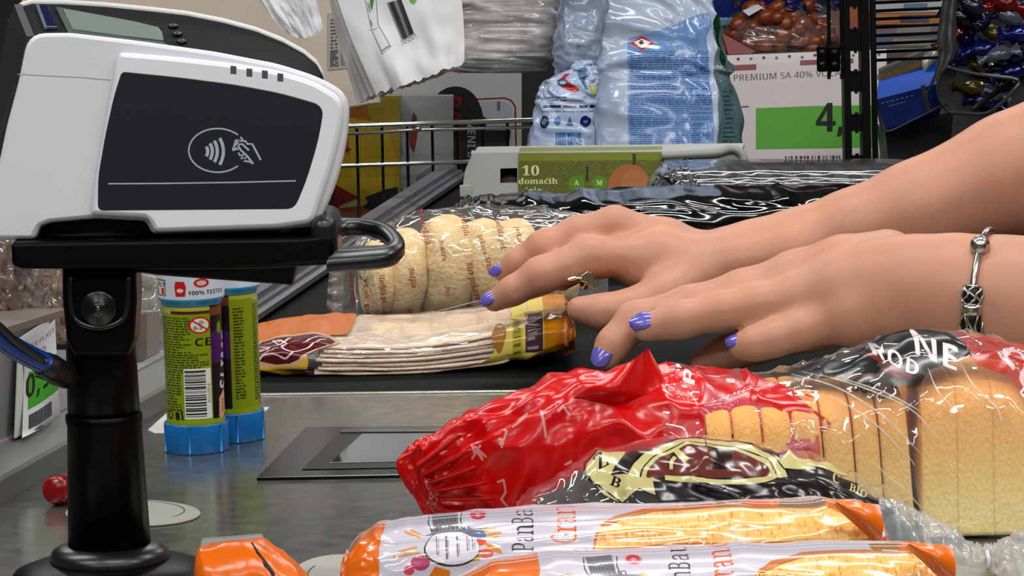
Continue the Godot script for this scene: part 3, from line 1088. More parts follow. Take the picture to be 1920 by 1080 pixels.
func toy_tubes() -> void:
	var k := 0
	for q in [[370, 843, -0.25], [437, 822, 2.2]]:
		var base := G(q[0], q[1])
		var d := R(q[1])
		var n := thing("bubble_tube", ["yellow-green toy tube with a blue base and a barcode, nearer to the pole", "yellow-green toy tube with a blue base, behind the one with the barcode"][k], "toy tube", base, "two toy tubes on the counter")
		var s := d / F   # metres in a pixel there
		var r := 55.5 * s
		var hgt := 288.0 * s
		var o := Transform3D(Basis(Vector3.UP, q[2]), base)
		var blue := mat(Color(0.01, 0.40, 0.68), 0.28, 0.0, {"backlight_enabled": true, "backlight": Color(0.02, 0.25, 0.4)})
		var foot := put("base_cap", MB.new().lathe(o, [[0.0, 0.0], [59.5 * s, 0.0], [61.5 * s, 3 * s], [61.5 * s, 54 * s], [60.5 * s, 56 * s], [57.0 * s, 56 * s], [57.0 * s, 50 * s], [0.0, 50 * s]], 48), blue, n)
		var rib := MB.new()
		for a in 6:
			var an := TAU * a / 6.0 + 1.45
			rib.tube([o * Vector3(cos(an) * 61.5 * s, 2 * s, sin(an) * 61.5 * s), o * Vector3(cos(an) * 61.5 * s, 54 * s, sin(an) * 61.5 * s)], 0.0008, 6)
		put("mould_line", rib, mat(Color(0.05, 0.5, 0.78), 0.3), foot)
		# label all round: x in degrees, y in photo rows from the top
		var p := Paint.new(self, 1024, 512, Color(0.50, 0.58, 0.02), Paint.area(0, 0, 360, 232))
		p.rect(0, 0, 360, 9, Color(0.66, 0.69, 0.25))
		# green panel shows from 20 to 168 degrees, the picture side follows
		p.rect(22, 9, 62, 14, Color(0.68, 0.66, 0.6))
		p.rect(64, 9, 158, 15, Color(0.30, 0.12, 0.02))
		p.fine_print(22, 20, 105, 90, 14, Color(0.20, 0.23, 0.01), 2, 0.55)
		p.fine_print(22, 90, 140, 128, 8, Color(0.20, 0.23, 0.01), 3, 0.55)
		p.fine_print(22, 128, 82, 205, 15, Color(0.20, 0.23, 0.01), 4, 0.55)
		p.ell(Vector2(124, 36), 23, 16, Color(0.75, 0.04, 0.05))
		p.ell(Vector2(124, 36), 18.5, 13, Color(0.86, 0.86, 0.78))
		p.text("0-3", Vector2(120, 41), 7, Color(0.05, 0.05, 0.05), 0.0, "Droid Sans", true, 1.3)
		p.ell(Vector2(127, 31), 6, 4, Color(0.6, 0.6, 0.6))
		p.line([Vector2(108, 26), Vector2(140, 46)], 3.0, Color(0.75, 0.04, 0.05))
		p.text("CE", Vector2(130, 68), 15, Color(0.06, 0.07, 0.02), 0.0, "Droid Sans", true, 1.5)
		p.rect(88, 118, 143, 214, Color(0.86, 0.87, 0.84))
		p.bars(90, 122, 132, 210, Color(0.08, 0.08, 0.09), false, 12, 26)
		p.text("8 005124", Vector2(138, 166), 7, Color(0.2, 0.2, 0.2), PI / 2.0, "Droid Sans", false, 0.9)
		p.ell(Vector2(50, 208), 9, 9, Color(0.08, 0.08, 0.02))
		p.ell(Vector2(51, 207), 5, 6, Color(0.50, 0.58, 0.02))
		p.rect(66, 201, 76, 217, Color(0.08, 0.08, 0.02))
		p.line([Vector2(81, 198), Vector2(83, 218)], 4, Color(0.08, 0.08, 0.02))
		for side in [[158, 0], [-1, 1]]:
			if side[1] == 0:
				p.rect(146, 0, 330, 232, Color(0.07, 0.035, 0.06))
				p.rect(146, 4, 330, 20, Color(0.45, 0.22, 0.08))
				p.poly(v2([146, 55, 176, 40, 200, 62, 240, 50, 330, 70, 330, 120, 146, 110]), Color(0.27, 0.05, 0.36), 3)
				p.ell(Vector2(172, 45), 8, 12, Color(0.4, 0.55, 0.05))
				p.text("SLIME", Vector2(196, 110), 40, Color(0.8, 0.75, 0.85), -1.4, "Droid Sans", true, 0.7)
				p.poly(v2([164, 178, 184, 164, 190, 170, 188, 210, 168, 222, 162, 214]), Color(0.82, 0.62, 0.5), 2)
				p.text("ooze", Vector2(177, 194), 11, Color(0.6, 0.05, 0.06), -1.45, "Droid Sans", true, 0.8)
		p.fine_print(337, 24, 359, 200, 30, Color(0.20, 0.23, 0.01), 7, 0.55)
		p.rect(0, 216, 360, 226, Color(0.55, 0.62, 0.06))
		var rows := []
		var uvs := []
		for i in 49:
			# the middle of the readable panel turns to the camera
			var deg := 360.0 * i / 48.0
			var a := deg_to_rad(deg) + PI
			var row := PackedVector3Array()
			var uv := PackedVector2Array()
			for j in 2:
				row.append(o * Vector3(cos(a) * r, lerpf(50 * s + 232 * s, 50 * s, j), -sin(a) * r))
				uv.append(Vector2(deg / 360.0, j))
			rows.append(row)
			uvs.append(uv)
		put("label", MB.new().smooth(true).grid(rows, true, uvs), printed(p, 0.3), n)
		put("tube_body", MB.new().lathe(o, [[0.0, 50 * s], [54.8 * s, 50 * s], [54.8 * s, 284 * s], [0.0, 284 * s]], 40), mat(Color(0.5, 0.58, 0.1), 0.4), n)
		put("neck_ring", MB.new().lathe(o, [[0.0, 281 * s], [56.5 * s, 281 * s], [58 * s, 284 * s], [58 * s, 288 * s], [62 * s, 291 * s], [63 * s, 296 * s], [0.0, 297 * s]], 40), mat(Color(0.18, 0.5, 0.66), 0.25), n)
		var cp := Paint.new(self, 1024, 128, Color(0.78, 0.82, 0.86), Paint.area(0, 0, 360, 46))
		cp.rect(25, 8, 60, 40, Color(0.1, 0.1, 0.1))
		cp.rect(27, 10, 58, 38, Color(0.85, 0.86, 0.86))
		cp.text("ITALY", Vector2(42, 17), 10, Color(0.05, 0.05, 0.05), 0.0, "Droid Sans", true, 0.95)
		cp.rect(28, 24, 36, 37, Color(0.1, 0.5, 0.2))
		cp.rect(48, 24, 56, 37, Color(0.8, 0.08, 0.08))
		cp.poly(v2([82, 10, 98, 10, 101, 22, 99, 40, 82, 40, 80, 22]), Color(0.75, 0.1, 0.1))
		cp.ell(Vector2(90, 28), 6, 4, Color(0.85, 0.8, 0.8))
		cp.ell(Vector2(128, 14), 14, 9, Color(0.75, 0.1, 0.1))
		cp.ell(Vector2(128, 14), 9, 5, Color(0.8, 0.7, 0.7))
		cp.text("100% TESTED", Vector2(140, 33), 8, Color(0.08, 0.08, 0.08), 0.0, "Droid Sans", true, 1.05)
		var rr := []
		var ru := []
		for i in 49:
			var deg := 360.0 * i / 48.0
			var a := deg_to_rad(deg) + PI
			rr.append(PackedVector3Array([o * Vector3(cos(a) * 63 * s, 340 * s, -sin(a) * 63 * s), o * Vector3(cos(a) * 63 * s, 296 * s, -sin(a) * 63 * s)]))
			ru.append(PackedVector2Array([Vector2(deg / 360.0, 0), Vector2(deg / 360.0, 1)]))
		var lid := put("lid", MB.new().lathe(o, [[0.0, 296 * s], [62.5 * s, 296 * s], [62.5 * s, 340 * s], [60 * s, 344 * s], [0.0, 344 * s]], 40), mat(Color(0.78, 0.82, 0.86), 0.3), n)
		put("lid_label", MB.new().smooth(true).grid(rr, true, ru), printed(cp, 0.3), lid)
		k += 1

func counter_bits() -> void:
	# paper under the tubes, round stickers, the red cap
	var c := put("paper_slip", MB.new().prism(flat_on(v2([277, 806, 318, 769, 505, 763, 455, 809, 290, 812]), CT + 0.0006), Vector3(0, -0.0005, 0), 0.0, false), mat(Color(0.72, 0.72, 0.7), 0.7))
	tag(c, "white paper slip lying on the steel under the two toy tubes", "paper")
	var n := thing("round_plate", "pale grey round plate lying flat on the steel behind the pole", "plate", G(249, 961))
	var ell := []
	for i in 40: ell.append(Vector2(249 + cos(TAU * i / 40.0) * 127, 961 + sin(TAU * i / 40.0) * 24.5))
	put("disc", MB.new().prism(flat_on(ell, CT + 0.0012), Vector3(0, -0.001, 0), 0.0004), mat(Color(0.56, 0.56, 0.53), 0.5), n)
	var e2 := []
	for i in 22: e2.append(Vector2(245 + cos(-1.3 + 2.0 * i / 21.0) * 101, 957 + sin(-1.3 + 2.0 * i / 21.0) * 18.5))
	put("inner_edge", MB.new().ribbon(flat_on(e2, CT + 0.0013), 0.0007, Vector3.UP, 0.0003), mat(Color(0.25, 0.25, 0.24), 0.6), n)
	var m := thing("round_plate", "pale grey round plate on the steel beside the orange wrapper", "plate", G(640, 1075))
	var e3 := []
	for i in 40: e3.append(Vector2(640 + cos(TAU * i / 40.0) * 92, 1078 + sin(TAU * i / 40.0) * 39))
	put("disc", MB.new().prism(flat_on(e3, CT + 0.0012), Vector3(0, -0.001, 0), 0.0004), mat(Color(0.56, 0.56, 0.53), 0.5), m)
	var e4 := []
	for i in 16: e4.append(Vector2(645 + cos(2.6 + 1.2 * i / 15.0) * 68, 1078 + sin(2.6 + 1.2 * i / 15.0) * 28))
	put("inner_edge", MB.new().ribbon(flat_on(e4, CT + 0.0013), 0.0007, Vector3.UP, 0.0003), mat(Color(0.25, 0.25, 0.24), 0.6), m)
	# red bottle cap on its side against the guard
	var at := G(116, 944)
	var r := 27.0 * R(944) / F
	var cap := thing("bottle_cap", "red screw cap lying on its side against the grey edge guard", "bottle cap", at)
	var ax := Basis(Vector3(0.9, 0.1, -0.25).normalized(), PI / 2.0) * Basis(Vector3.UP, 0.5)
	var o := Transform3D(Basis(Vector3.RIGHT, PI / 2.0 - 0.15).rotated(Vector3.UP, -0.35), at + Vector3.UP * r)
	put("cap_shell", MB.new().lathe(o, [[0.0, 0.010], [r * 0.8, 0.010], [r * 0.96, 0.0085], [r, 0.006], [r, -0.009], [r * 0.9, -0.009], [r * 0.9, 0.004], [0.0, 0.005]], 36), mat(Color(0.55, 0.01, 0.03), 0.25), cap)
	var grip := MB.new()
	for i in 36:
		var a := TAU * i / 36.0
		grip.tube([o * Vector3(cos(a) * r, 0.006, sin(a) * r), o * Vector3(cos(a) * r, -0.0085, sin(a) * r)], 0.0005, 5)
	put("grip_ribs", grip, mat(Color(0.5, 0.01, 0.03), 0.3), cap)
	# crumpled orange wrapper at the front
	var w := thing("snack_wrapper", "small orange wrapper with a clear crimped end, lying at the front by the pole", "wrapper", G(450, 1090))
	var L := Loft.new(self, [[366, 1052, 1120, 1.78, 0.006], [373, 1030, 1130, 1.78, 0.014], [400, 1024, 1140, 1.78, 0.02], [450, 1016, 1145, 1.78, 0.024], [490, 1016, 1145, 1.78, 0.024], [520, 1034, 1145, 1.78, 0.022], [555, 1062, 1145, 1.78, 0.018], [590, 1100, 1145, 1.78, 0.01]], 40, 0.85)
	var mb := MB.new()
	L.build(mb, 36, func(u, v): return ridge.get_noise_2d(u * 2.5, v * 3.0) * 0.0016)
	put("orange_film", mb, mat(Color(0.92, 0.42, 0.04), 0.25), w)
	var slit := []
	for q in [[474, 1020], [488, 1040], [504, 1062], [518, 1080]]: slit.append(L.at(Vector2(q[0], q[1]), 0.0004))
	put("torn_slit", MB.new().tube(slit, [0.0006, 0.0012, 0.0018, 0.0014], 6), mat(Color(0.05, 0.02, 0.01), 0.6), w)
	var cr := MB.new()
	var rows := []
	for i in 25:
		var t := i / 24.0
		var row := PackedVector3Array()
		for j in 9:
			var s := j / 8.0
			row.append(P(lerpf(372, 498, t) + s * 2.0 - 14.0 * s * (t - 0.4), lerpf(1038 - 14 * t, 1010 - 9.0 * t, s), 1.775 + 0.02 * s) + Vector3.UP * sin(j * 2.4) * 0.0008)
		rows.append(row)
	put("crimped_end", cr.smooth(true).grid(rows, true), mat(Color(0.75, 0.76, 0.78, 0.35), 0.3, 0.0, {"transparency": BaseMaterial3D.TRANSPARENCY_ALPHA, "cull_mode": BaseMaterial3D.CULL_DISABLED}), w)

func skin_tint(p: Vector3) -> Color:
	# skin is a little redder in broad patches
	var n := noise.get_noise_3d(p.x * 22.0, p.y * 22.0, p.z * 22.0)
	var f := noise.get_noise_3d(p.x * 160.0, p.y * 160.0, p.z * 160.0)
	return Color(0.49 + 0.03 * n + 0.012 * f, 0.237 + 0.004 * n + 0.008 * f - 0.010 * absf(n), 0.152 + 0.006 * f - 0.012 * n)

func chain(bones: Array, joints: Array) -> void:
	# joints: [px, py, depth, radius]
	for i in joints.size() - 1:
		var a = joints[i]
		var b = joints[i + 1]
		bones.append([P(a[0], a[1], a[2]), P(b[0], b[1], b[2]), a[3], b[3]])

func knuckle(bones: Array, px: float, py: float, d: float, r: float) -> void:
	bones.append([P(px, py, d), P(px + 1.0, py, d), r, r])

func nail(parent: Node3D, end: Vector3, before: Vector3, r: float, up: Vector3, length: float, width: float, lift := 0.0013) -> void:
	# a curved plate lying on the end of a finger
	var f := (end - before).normalized()
	var u := (up - f * up.dot(f)).normalized()
	var tip := end + f * r * 0.25 + u * (r + lift)
	var s := f.cross(u)
	var rows := []
	for i in 9:
		var t := i / 8.0
		var row := PackedVector3Array()
		var half := width / 2.0 * (0.86 + 0.14 * sin(PI * minf(t * 1.3, 1.0))) * (1.0 if t < 0.75 else sqrt(maxf(0.0, 1.0 - pow((t - 0.75) / 0.27, 2.0))))
		for j in 9:
			var w := (j / 4.0 - 1.0)
			row.append(tip + f * (t - 0.5) * length + s * w * half + u * (-(w * w) * width * 0.20 - pow(absf(t - 0.4), 2.0) * length * 0.22))
		rows.append(row)
	var m := MB.new().smooth(true)
	m.grid(rows)
	var under := []
	for line in rows:
		var q := PackedVector3Array()
		for p in line: q.append(p - u * 0.0012)
		under.append(q)
	m.grid(under, true)
	for i in 8:
		m.quad(rows[i][0], under[i][0], under[i + 1][0], rows[i + 1][0])
		m.quad(rows[i + 1][8], under[i + 1][8], under[i][8], rows[i][8])
	put("fingernail", m, mat(Color(0.37, 0.33, 0.68), 0.22, 0.0, {"clearcoat_enabled": true, "clearcoat": 0.6, "clearcoat_roughness": 0.1, "cull_mode": BaseMaterial3D.CULL_DISABLED}), parent)

func person() -> void:
	var dr := R(690)     # the far hand
	var dn := R(742)     # the near hand
	var n := thing("person", "cashier with bare arms and lavender nails, pushing the wrapped food along the belt", "person", Vector3(1.05, 0, -2.3))
	var skin := StandardMaterial3D.new()
	skin.vertex_color_use_as_albedo = true
	skin.roughness = 0.48
	skin.metallic_specular = 0.4
	skin.subsurf_scatter_enabled = true
	skin.subsurf_scatter_strength = 0.12
	skin.normal_enabled = true
	skin.normal_texture = noise_tex(0.12, Color.BLACK, Color.WHITE, 17, 256, 3, true, 3.0)
	skin.normal_scale = 0.16
	skin.uv1_triplanar = true
	skin.uv1_scale = Vector3(22, 22, 22)
	var body := MB.new()
	# ---- far arm and hand (its back to us, fingers down on the rolls)
	var b := []
	var elbow_r := P(2330, 150, dr - 0.02)
	chain(b, [[2330, 150, dr - 0.02, 0.046], [2080, 262, dr - 0.01, 0.052], [1900, 335, dr, 0.0465], [1720, 402, dr, 0.0375], [1600, 438, dr, 0.0310], [1500, 462, dr, 0.0265], [1420, 476, dr, 0.0235], [1370, 482, dr, 0.0215]])
	chain(b, [[1480, 475, dr - 0.016, 0.023], [1380, 496, dr - 0.016, 0.020], [1300, 500, dr - 0.014, 0.019]])
	# back of the hand
	chain(b, [[1370, 484, dr + 0.008, 0.0180], [1322, 484, dr + 0.010, 0.0160], [1250, 452, dr + 0.012, 0.0150], [1152, 420, dr + 0.012, 0.0122]])
	chain(b, [[1370, 494, dr - 0.006, 0.0185], [1310, 496, dr - 0.006, 0.0175], [1240, 480, dr - 0.006, 0.0175], [1120, 482, dr - 0.014, 0.0128]])
	chain(b, [[1360, 488, dr + 0.02, 0.016], [1260, 462, dr + 0.032, 0.0145], [1165, 432, dr + 0.034, 0.0118]])
	chain(b, [[1360, 486, dr + 0.026, 0.015], [1275, 472, dr + 0.046, 0.013], [1195, 450, dr + 0.052, 0.0108]])
	chain(b, [[1300, 505, dr - 0.008, 0.018], [1200, 500, dr - 0.008, 0.0165]])
	# fingers: index, middle, ring, little
	chain(b, [[1120, 484, dr - 0.014, 0.0126], [1060, 500, dr - 0.018, 0.0112], [1012, 518, dr - 0.020, 0.0105], [962, 545, dr - 0.018, 0.0092], [926, 566, dr - 0.014, 0.0074]])
	chain(b, [[1152, 422, dr + 0.012, 0.0122], [1082, 436, dr + 0.010, 0.0108], [1020, 466, dr + 0.008, 0.0100], [972, 494, dr + 0.010, 0.0088], [943, 511, dr + 0.014, 0.0072]])
	chain(b, [[1165, 434, dr + 0.034, 0.0118], [1085, 452, dr + 0.036, 0.0104], [1030, 486, dr + 0.036, 0.0095], [1000, 512, dr + 0.036, 0.0085], [985, 528, dr + 0.037, 0.0072]])
	chain(b, [[1195, 452, dr + 0.052, 0.0108], [1120, 474, dr + 0.056, 0.0092], [1075, 506, dr + 0.056, 0.0084], [1052, 530, dr + 0.056, 0.0066]])
	knuckle(b, 1015, 514, dr - 0.022, 0.0108)
	knuckle(b, 1020, 462, dr + 0.005, 0.0103)
	knuckle(b, 1098, 476, dr - 0.014, 0.0120)
	# thumb, reaching down under the hand
	chain(b, [[1310, 520, dr - 0.022, 0.0185], [1245, 556, dr - 0.034, 0.0160], [1185, 580, dr - 0.042, 0.0132], [1130, 586, dr - 0.044, 0.0118], [1086, 580, dr - 0.042, 0.0092]])
	flesh(body, b, 0.003, 0.0034, skin_tint)
	# ---- near arm and hand
	var c := []
	chain(c, [[2350, 610, dn - 0.09, 0.050], [2150, 600, dn - 0.075, 0.0505], [1980, 580, dn - 0.06, 0.0475], [1880, 568, dn - 0.05, 0.0445], [1790, 553, dn - 0.04, 0.0405], [1715, 544, dn - 0.03, 0.0365], [1650, 543, dn - 0.02, 0.0335]])
	# back of the hand, from the little finger's side to the forefinger's
	chain(c, [[1660, 575, dn - 0.034, 0.026], [1600, 590, dn - 0.030, 0.0205], [1552, 600, dn - 0.026, 0.0150]])
	chain(c, [[1660, 535, dn - 0.02, 0.030], [1580, 545, dn - 0.018, 0.0245], [1500, 560, dn - 0.014, 0.0175]])
	chain(c, [[1660, 505, dn + 0.0, 0.0265], [1580, 505, dn + 0.004, 0.0215], [1482, 528, dn + 0.008, 0.0165]])
	chain(c, [[1660, 500, dn + 0.012, 0.025], [1580, 498, dn + 0.022, 0.020], [1490, 512, dn + 0.030, 0.0155]])
	chain(c, [[1620, 560, dn + 0.01, 0.024], [1540, 570, dn + 0.012, 0.018]])
	# little finger
	chain(c, [[1552, 600, dn - 0.026, 0.0138], [1500, 620, dn - 0.030, 0.0120], [1452, 636, dn - 0.031, 0.0110], [1415, 645, dn - 0.029, 0.0102], [1390, 650, dn - 0.024, 0.0090]])
	# ring finger, stretched out to the left
	chain(c, [[1500, 560, dn - 0.014, 0.0158], [1420, 572, dn - 0.014, 0.0134], [1352, 584, dn - 0.014, 0.0126], [1275, 600, dn - 0.014, 0.0120], [1212, 614, dn - 0.010, 0.0098]])
	# middle finger, just behind it
	chain(c, [[1482, 528, dn + 0.008, 0.0150], [1390, 552, dn + 0.008, 0.0130], [1310, 575, dn + 0.008, 0.0120], [1250, 596, dn + 0.010, 0.0108], [1215, 618, dn + 0.012, 0.0085]])
	# forefinger, bent down
	chain(c, [[1490, 512, dn + 0.030, 0.0145], [1390, 542, dn + 0.034, 0.0126], [1290, 570, dn + 0.036, 0.0118], [1190, 600, dn + 0.036, 0.0120], [1150, 646, dn + 0.032, 0.0112], [1138, 668, dn + 0.030, 0.0098]])
	# thumb under the palm
	chain(c, [[1600, 590, dn + 0.012, 0.021], [1520, 612, dn + 0.020, 0.0165], [1430, 640, dn + 0.026, 0.0135], [1360, 664, dn + 0.028, 0.0120], [1318, 682, dn + 0.028, 0.0095]])
	flesh(body, c, 0.003, 0.0028, skin_tint)
	# ---- upper arms, shoulders, neck and head, beyond the right edge of the frame
	var t := []
	var sr := Vector3(0.98, 1.27, -2.62)
	var sl := Vector3(0.92, 1.27, -2.16)
	var el_r := P(2330, 150, dr - 0.02)
	var el_l := P(2350, 610, dn - 0.09)
	t.append([el_r, sr, 0.047, 0.058])
	t.append([el_l, sl, 0.050, 0.058])
	t.append([sr, sl, 0.065, 0.065])
	var mid := (sr + sl) / 2.0
	t.append([mid + Vector3(0.02, 0.0, 0), mid + Vector3(0.06, -0.5, 0), 0.14, 0.15])
	t.append([mid + Vector3(0.02, -0.05, -0.10), mid + Vector3(0.06, -0.5, -0.09), 0.10, 0.12])
	t.append([mid + Vector3(0.02, -0.05, 0.10), mid + Vector3(0.06, -0.5, 0.09), 0.10, 0.12])
	t.append([mid, mid + Vector3(-0.01, 0.12, 0), 0.065, 0.055])
	t.append([mid + Vector3(-0.03, 0.2, 0), mid + Vector3(-0.005, 0.26, 0), 0.078, 0.095])
	t.append([mid + Vector3(-0.06, 0.17, 0), mid + Vector3(-0.065, 0.15, 0), 0.055, 0.04])
	t.append([mid + Vector3(-0.1, 0.215, 0), mid + Vector3(-0.118, 0.19, 0), 0.009, 0.014])
	for s in [-1.0, 1.0]:
		t.append([mid + Vector3(0.06, -0.52, 0.09 * s), mid + Vector3(0.02, -0.85, 0.1 * s), 0.09, 0.06])
		t.append([mid + Vector3(0.02, -0.85, 0.1 * s), mid + Vector3(0.03, -1.21, 0.1 * s), 0.058, 0.04])
		t.append([mid + Vector3(0.03, -1.235, 0.1 * s), mid + Vector3(-0.12, -1.24, 0.1 * s), 0.032, 0.025])
		t.append([mid + Vector3(-0.005, 0.23, 0.094 * s), mid + Vector3(-0.003, 0.19, 0.092 * s), 0.014, 0.01])
	flesh(body, t, 0.012, 0.012, skin_tint)
	put("body", body, skin, n)
	# clothes over it
	var shirt := []
	shirt.append([sr.lerp(el_r, 0.5), sr, 0.072, 0.074])
	shirt.append([sl.lerp(el_l, 0.5), sl, 0.072, 0.074])
	shirt.append([sr, sl, 0.08, 0.08])
	for o in [-0.1, 0.0, 0.1]: shirt.append([mid + Vector3(0.02, -0.04, o), mid + Vector3(0.06, -0.5, o), 0.155 if o == 0.0 else 0.118, 0.166 if o == 0.0 else 0.137])
	var sm := MB.new()
	flesh(sm, shirt, 0.014, 0.012, func(_p): return Color(0.05, 0.07, 0.2))
	put("shirt", sm, mat(Color(0.12, 0.14, 0.28), 0.8), n)
	var tr := []
	for s in [-1.0, 1.0]:
		tr.append([mid + Vector3(0.06, -0.5, 0.07 * s), mid + Vector3(0.02, -0.85, 0.1 * s), 0.125, 0.075])
		tr.append([mid + Vector3(0.02, -0.85, 0.1 * s), mid + Vector3(0.03, -1.17, 0.1 * s), 0.075, 0.06])
	var tm := MB.new()
	flesh(tm, tr, 0.016, 0.012, func(_p): return Color(0.02, 0.02, 0.02))
	put("trousers", tm, mat(Color(0.1, 0.1, 0.11), 0.8), n)
	var hr := []
	hr.append([mid + Vector3(0.02, 0.285, 0), mid + Vector3(0.025, 0.22, 0), 0.098, 0.09])
	hr.append([mid + Vector3(0.07, 0.24, 0), mid + Vector3(0.08, 0.02, 0), 0.06, 0.045])
	var hm := MB.new()
	flesh(hm, hr, 0.012, 0.01, func(_p): return Color(0.05, 0.03, 0.02))
	put("hair", hm, mat(Color(0.16, 0.1, 0.07), 0.6), n)
	# nails
	var view := cam_x.basis.z
	var upn := (view + Vector3.UP * 1.1).normalized()
	nail(n, P(926, 566, dr - 0.014), P(962, 545, dr - 0.018), 0.0074, upn, 0.0135, 0.0115)
	nail(n, P(943, 511, dr + 0.014), P(972, 494, dr + 0.010), 0.0072, upn, 0.013, 0.0105)
	nail(n, P(1390, 650, dn - 0.024), P(1415, 645, dn - 0.029), 0.0090, upn, 0.0125, 0.0125)
	nail(n, P(1212, 614, dn - 0.010), P(1275, 603, dn - 0.014), 0.0098, upn, 0.0155, 0.0150)
	nail(n, P(1138, 668, dn + 0.030), P(1150, 646, dn + 0.032), 0.0098, (view + Vector3(-0.55, 0.25, 0)).normalized(), 0.0180, 0.0160)
	# ring at the root of the far hand's fingers
	var rg := thing("ring", "small pale gold ring with a flat face at the root of the far hand's forefinger", "ring", P(1095, 518, dr - 0.026))
	var rc := P(1092, 512, dr - 0.018)
	var ax := (P(1130, 500, dr - 0.014) - P(1060, 508, dr - 0.018)).normalized()
	var ru := (Vector3.UP - ax * ax.y).normalized()
	var rv := ax.cross(ru)
	var band := []
	for i in 21:
		var a := -PI * 0.86 + PI * 0.62 * i / 20.0
		band.append(rc + (ru * sin(a) * 0.0105 + rv * cos(a) * 0.0145 * signf(rv.dot(cam_x.basis.z))))
	put("band", MB.new().tube(band, 0.0016, 8), mat(Color(0.85, 0.77, 0.62), 0.22, 1.0), rg)
	put("face", MB.new().prism(at_depth(v2([1084, 520, 1102, 508, 1110, 512, 1120, 540, 1112, 543, 1100, 530, 1089, 528]), dr - 0.034), -cam_x.basis.z * 0.004, 0.0006, false), mat(Color(0.9, 0.84, 0.72), 0.18, 1.0), rg)
	put("shoulder", MB.new().tube([P(1066, 525, dr - 0.032), P(1078, 522, dr - 0.033), P(1090, 523, dr - 0.033)], [0.0016, 0.002, 0.0014], 8), mat(Color(0.9, 0.84, 0.72), 0.18, 1.0), rg)
	# bracelet round the near wrist
	var bc := thing("bracelet", "silver snake-chain bracelet with patterned beads round the near wrist", "bracelet", P(1848, 560, dn - 0.09))
	var wc := P(1848, 560, dn - 0.0455)
	var wa := (P(1880, 568, dn - 0.05) - P(1790, 553, dn - 0.04)).normalized()
	wa = (wa + Vector3(0, 0.10, 0)).normalized()
	var wu := (Vector3.UP - wa * wa.y).normalized()
	var wv := wu.cross(wa)
	if wv.z < 0: wv = -wv
	var wr := 0.0465
	var ringp := func(a: float, r: float) -> Vector3: return wc + wu * cos(a) * r + wv * sin(a) * r
	var silver := mat(Color(0.72, 0.71, 0.69), 0.24, 1.0)
	var dark := mat(Color(0.16, 0.155, 0.15), 0.4, 0.8)
	var cp := []
	for i in 73: cp.append(ringp.call(TAU * i / 72.0, wr))
	put("chain", MB.new().tube(cp, 0.0026, 8, false), silver, bc)
	var s := dn / F
	# angles by height on the front of the wrist
	var beads := [[455, 0.0070, "ball"], [537, 0.0076, "open"], [561, 0.0070, "ring"], [588, 0.0080, "barrel"], [624, 0.0078, "barrel"], [655, 0.0074, "open"]]
	for q in beads:
		var a := acos(clampf((560.0 - q[0]) * s / wr, -0.985, 0.985))
		var at: Vector3 = ringp.call(a, wr + 0.0012)
		var tn: Vector3 = (ringp.call(a + 0.02, wr) - ringp.call(a - 0.02, wr)).normalized()
		var out: Vector3 = (at - wc).normalized()
		var bs := Basis(out.cross(tn), tn, out)
		var br: float = q[1]
		var o := Transform3D(bs, at)
		if q[2] == "ball":
			put("bead", MB.new().ball(at, Vector3.ONE * br, 18), silver, bc)
		elif q[2] == "ring":
			put("bead", MB.new().lathe(o, [[0.003, -0.0036], [br, -0.0036], [br * 1.06, -0.0015], [br * 1.06, 0.0015], [br, 0.0036], [0.003, 0.0036]], 24), mat(Color(0.8, 0.79, 0.77), 0.2, 1.0), bc)
		else:
			var hh := 0.0066 if q[2] == "open" else 0.0102
			var core := put("bead", MB.new().lathe(o, [[0.003, -hh], [br * 0.66, -hh], [br * 0.84, -hh * 0.5], [br * 0.88, 0.0], [br * 0.84, hh * 0.5], [br * 0.66, hh], [0.003, hh]], 24), dark, bc)
			var lines := MB.new()
			for e in [-1.0, 1.0]:
				var rim := []
				for i in 25: rim.append(o * Vector3(cos(TAU * i / 24.0) * br * 0.72, hh * 0.94 * e, sin(TAU * i / 24.0) * br * 0.72))
				lines.tube(rim, 0.0009, 6, false)
			for k in 9:
				var pts := []
				for i in 13:
					var t2 := i / 12.0 * 2.0 - 1.0
					var an := TAU * k / 9.0 + sin(t2 * (4.2 if q[2] == "open" else 2.6) + k * 1.7) * 0.34
					var rr := br * (0.94 - 0.26 * t2 * t2)
					pts.append(o * Vector3(cos(an) * rr, t2 * hh * 0.94, sin(an) * rr))
				lines.tube(pts, 0.0008, 6)
			put("filigree", lines, silver, core)

func crust_mat(a: Color, b: Color, seed_: int, scale := 18.0) -> StandardMaterial3D:
	return textured(0.03, a, b, 0.75, scale, 0.0, seed_, {"normal_enabled": true, "normal_texture": noise_tex(0.09, Color.BLACK, Color.WHITE, seed_ + 3, 256, 4, true, 5.0), "normal_scale": 0.5})

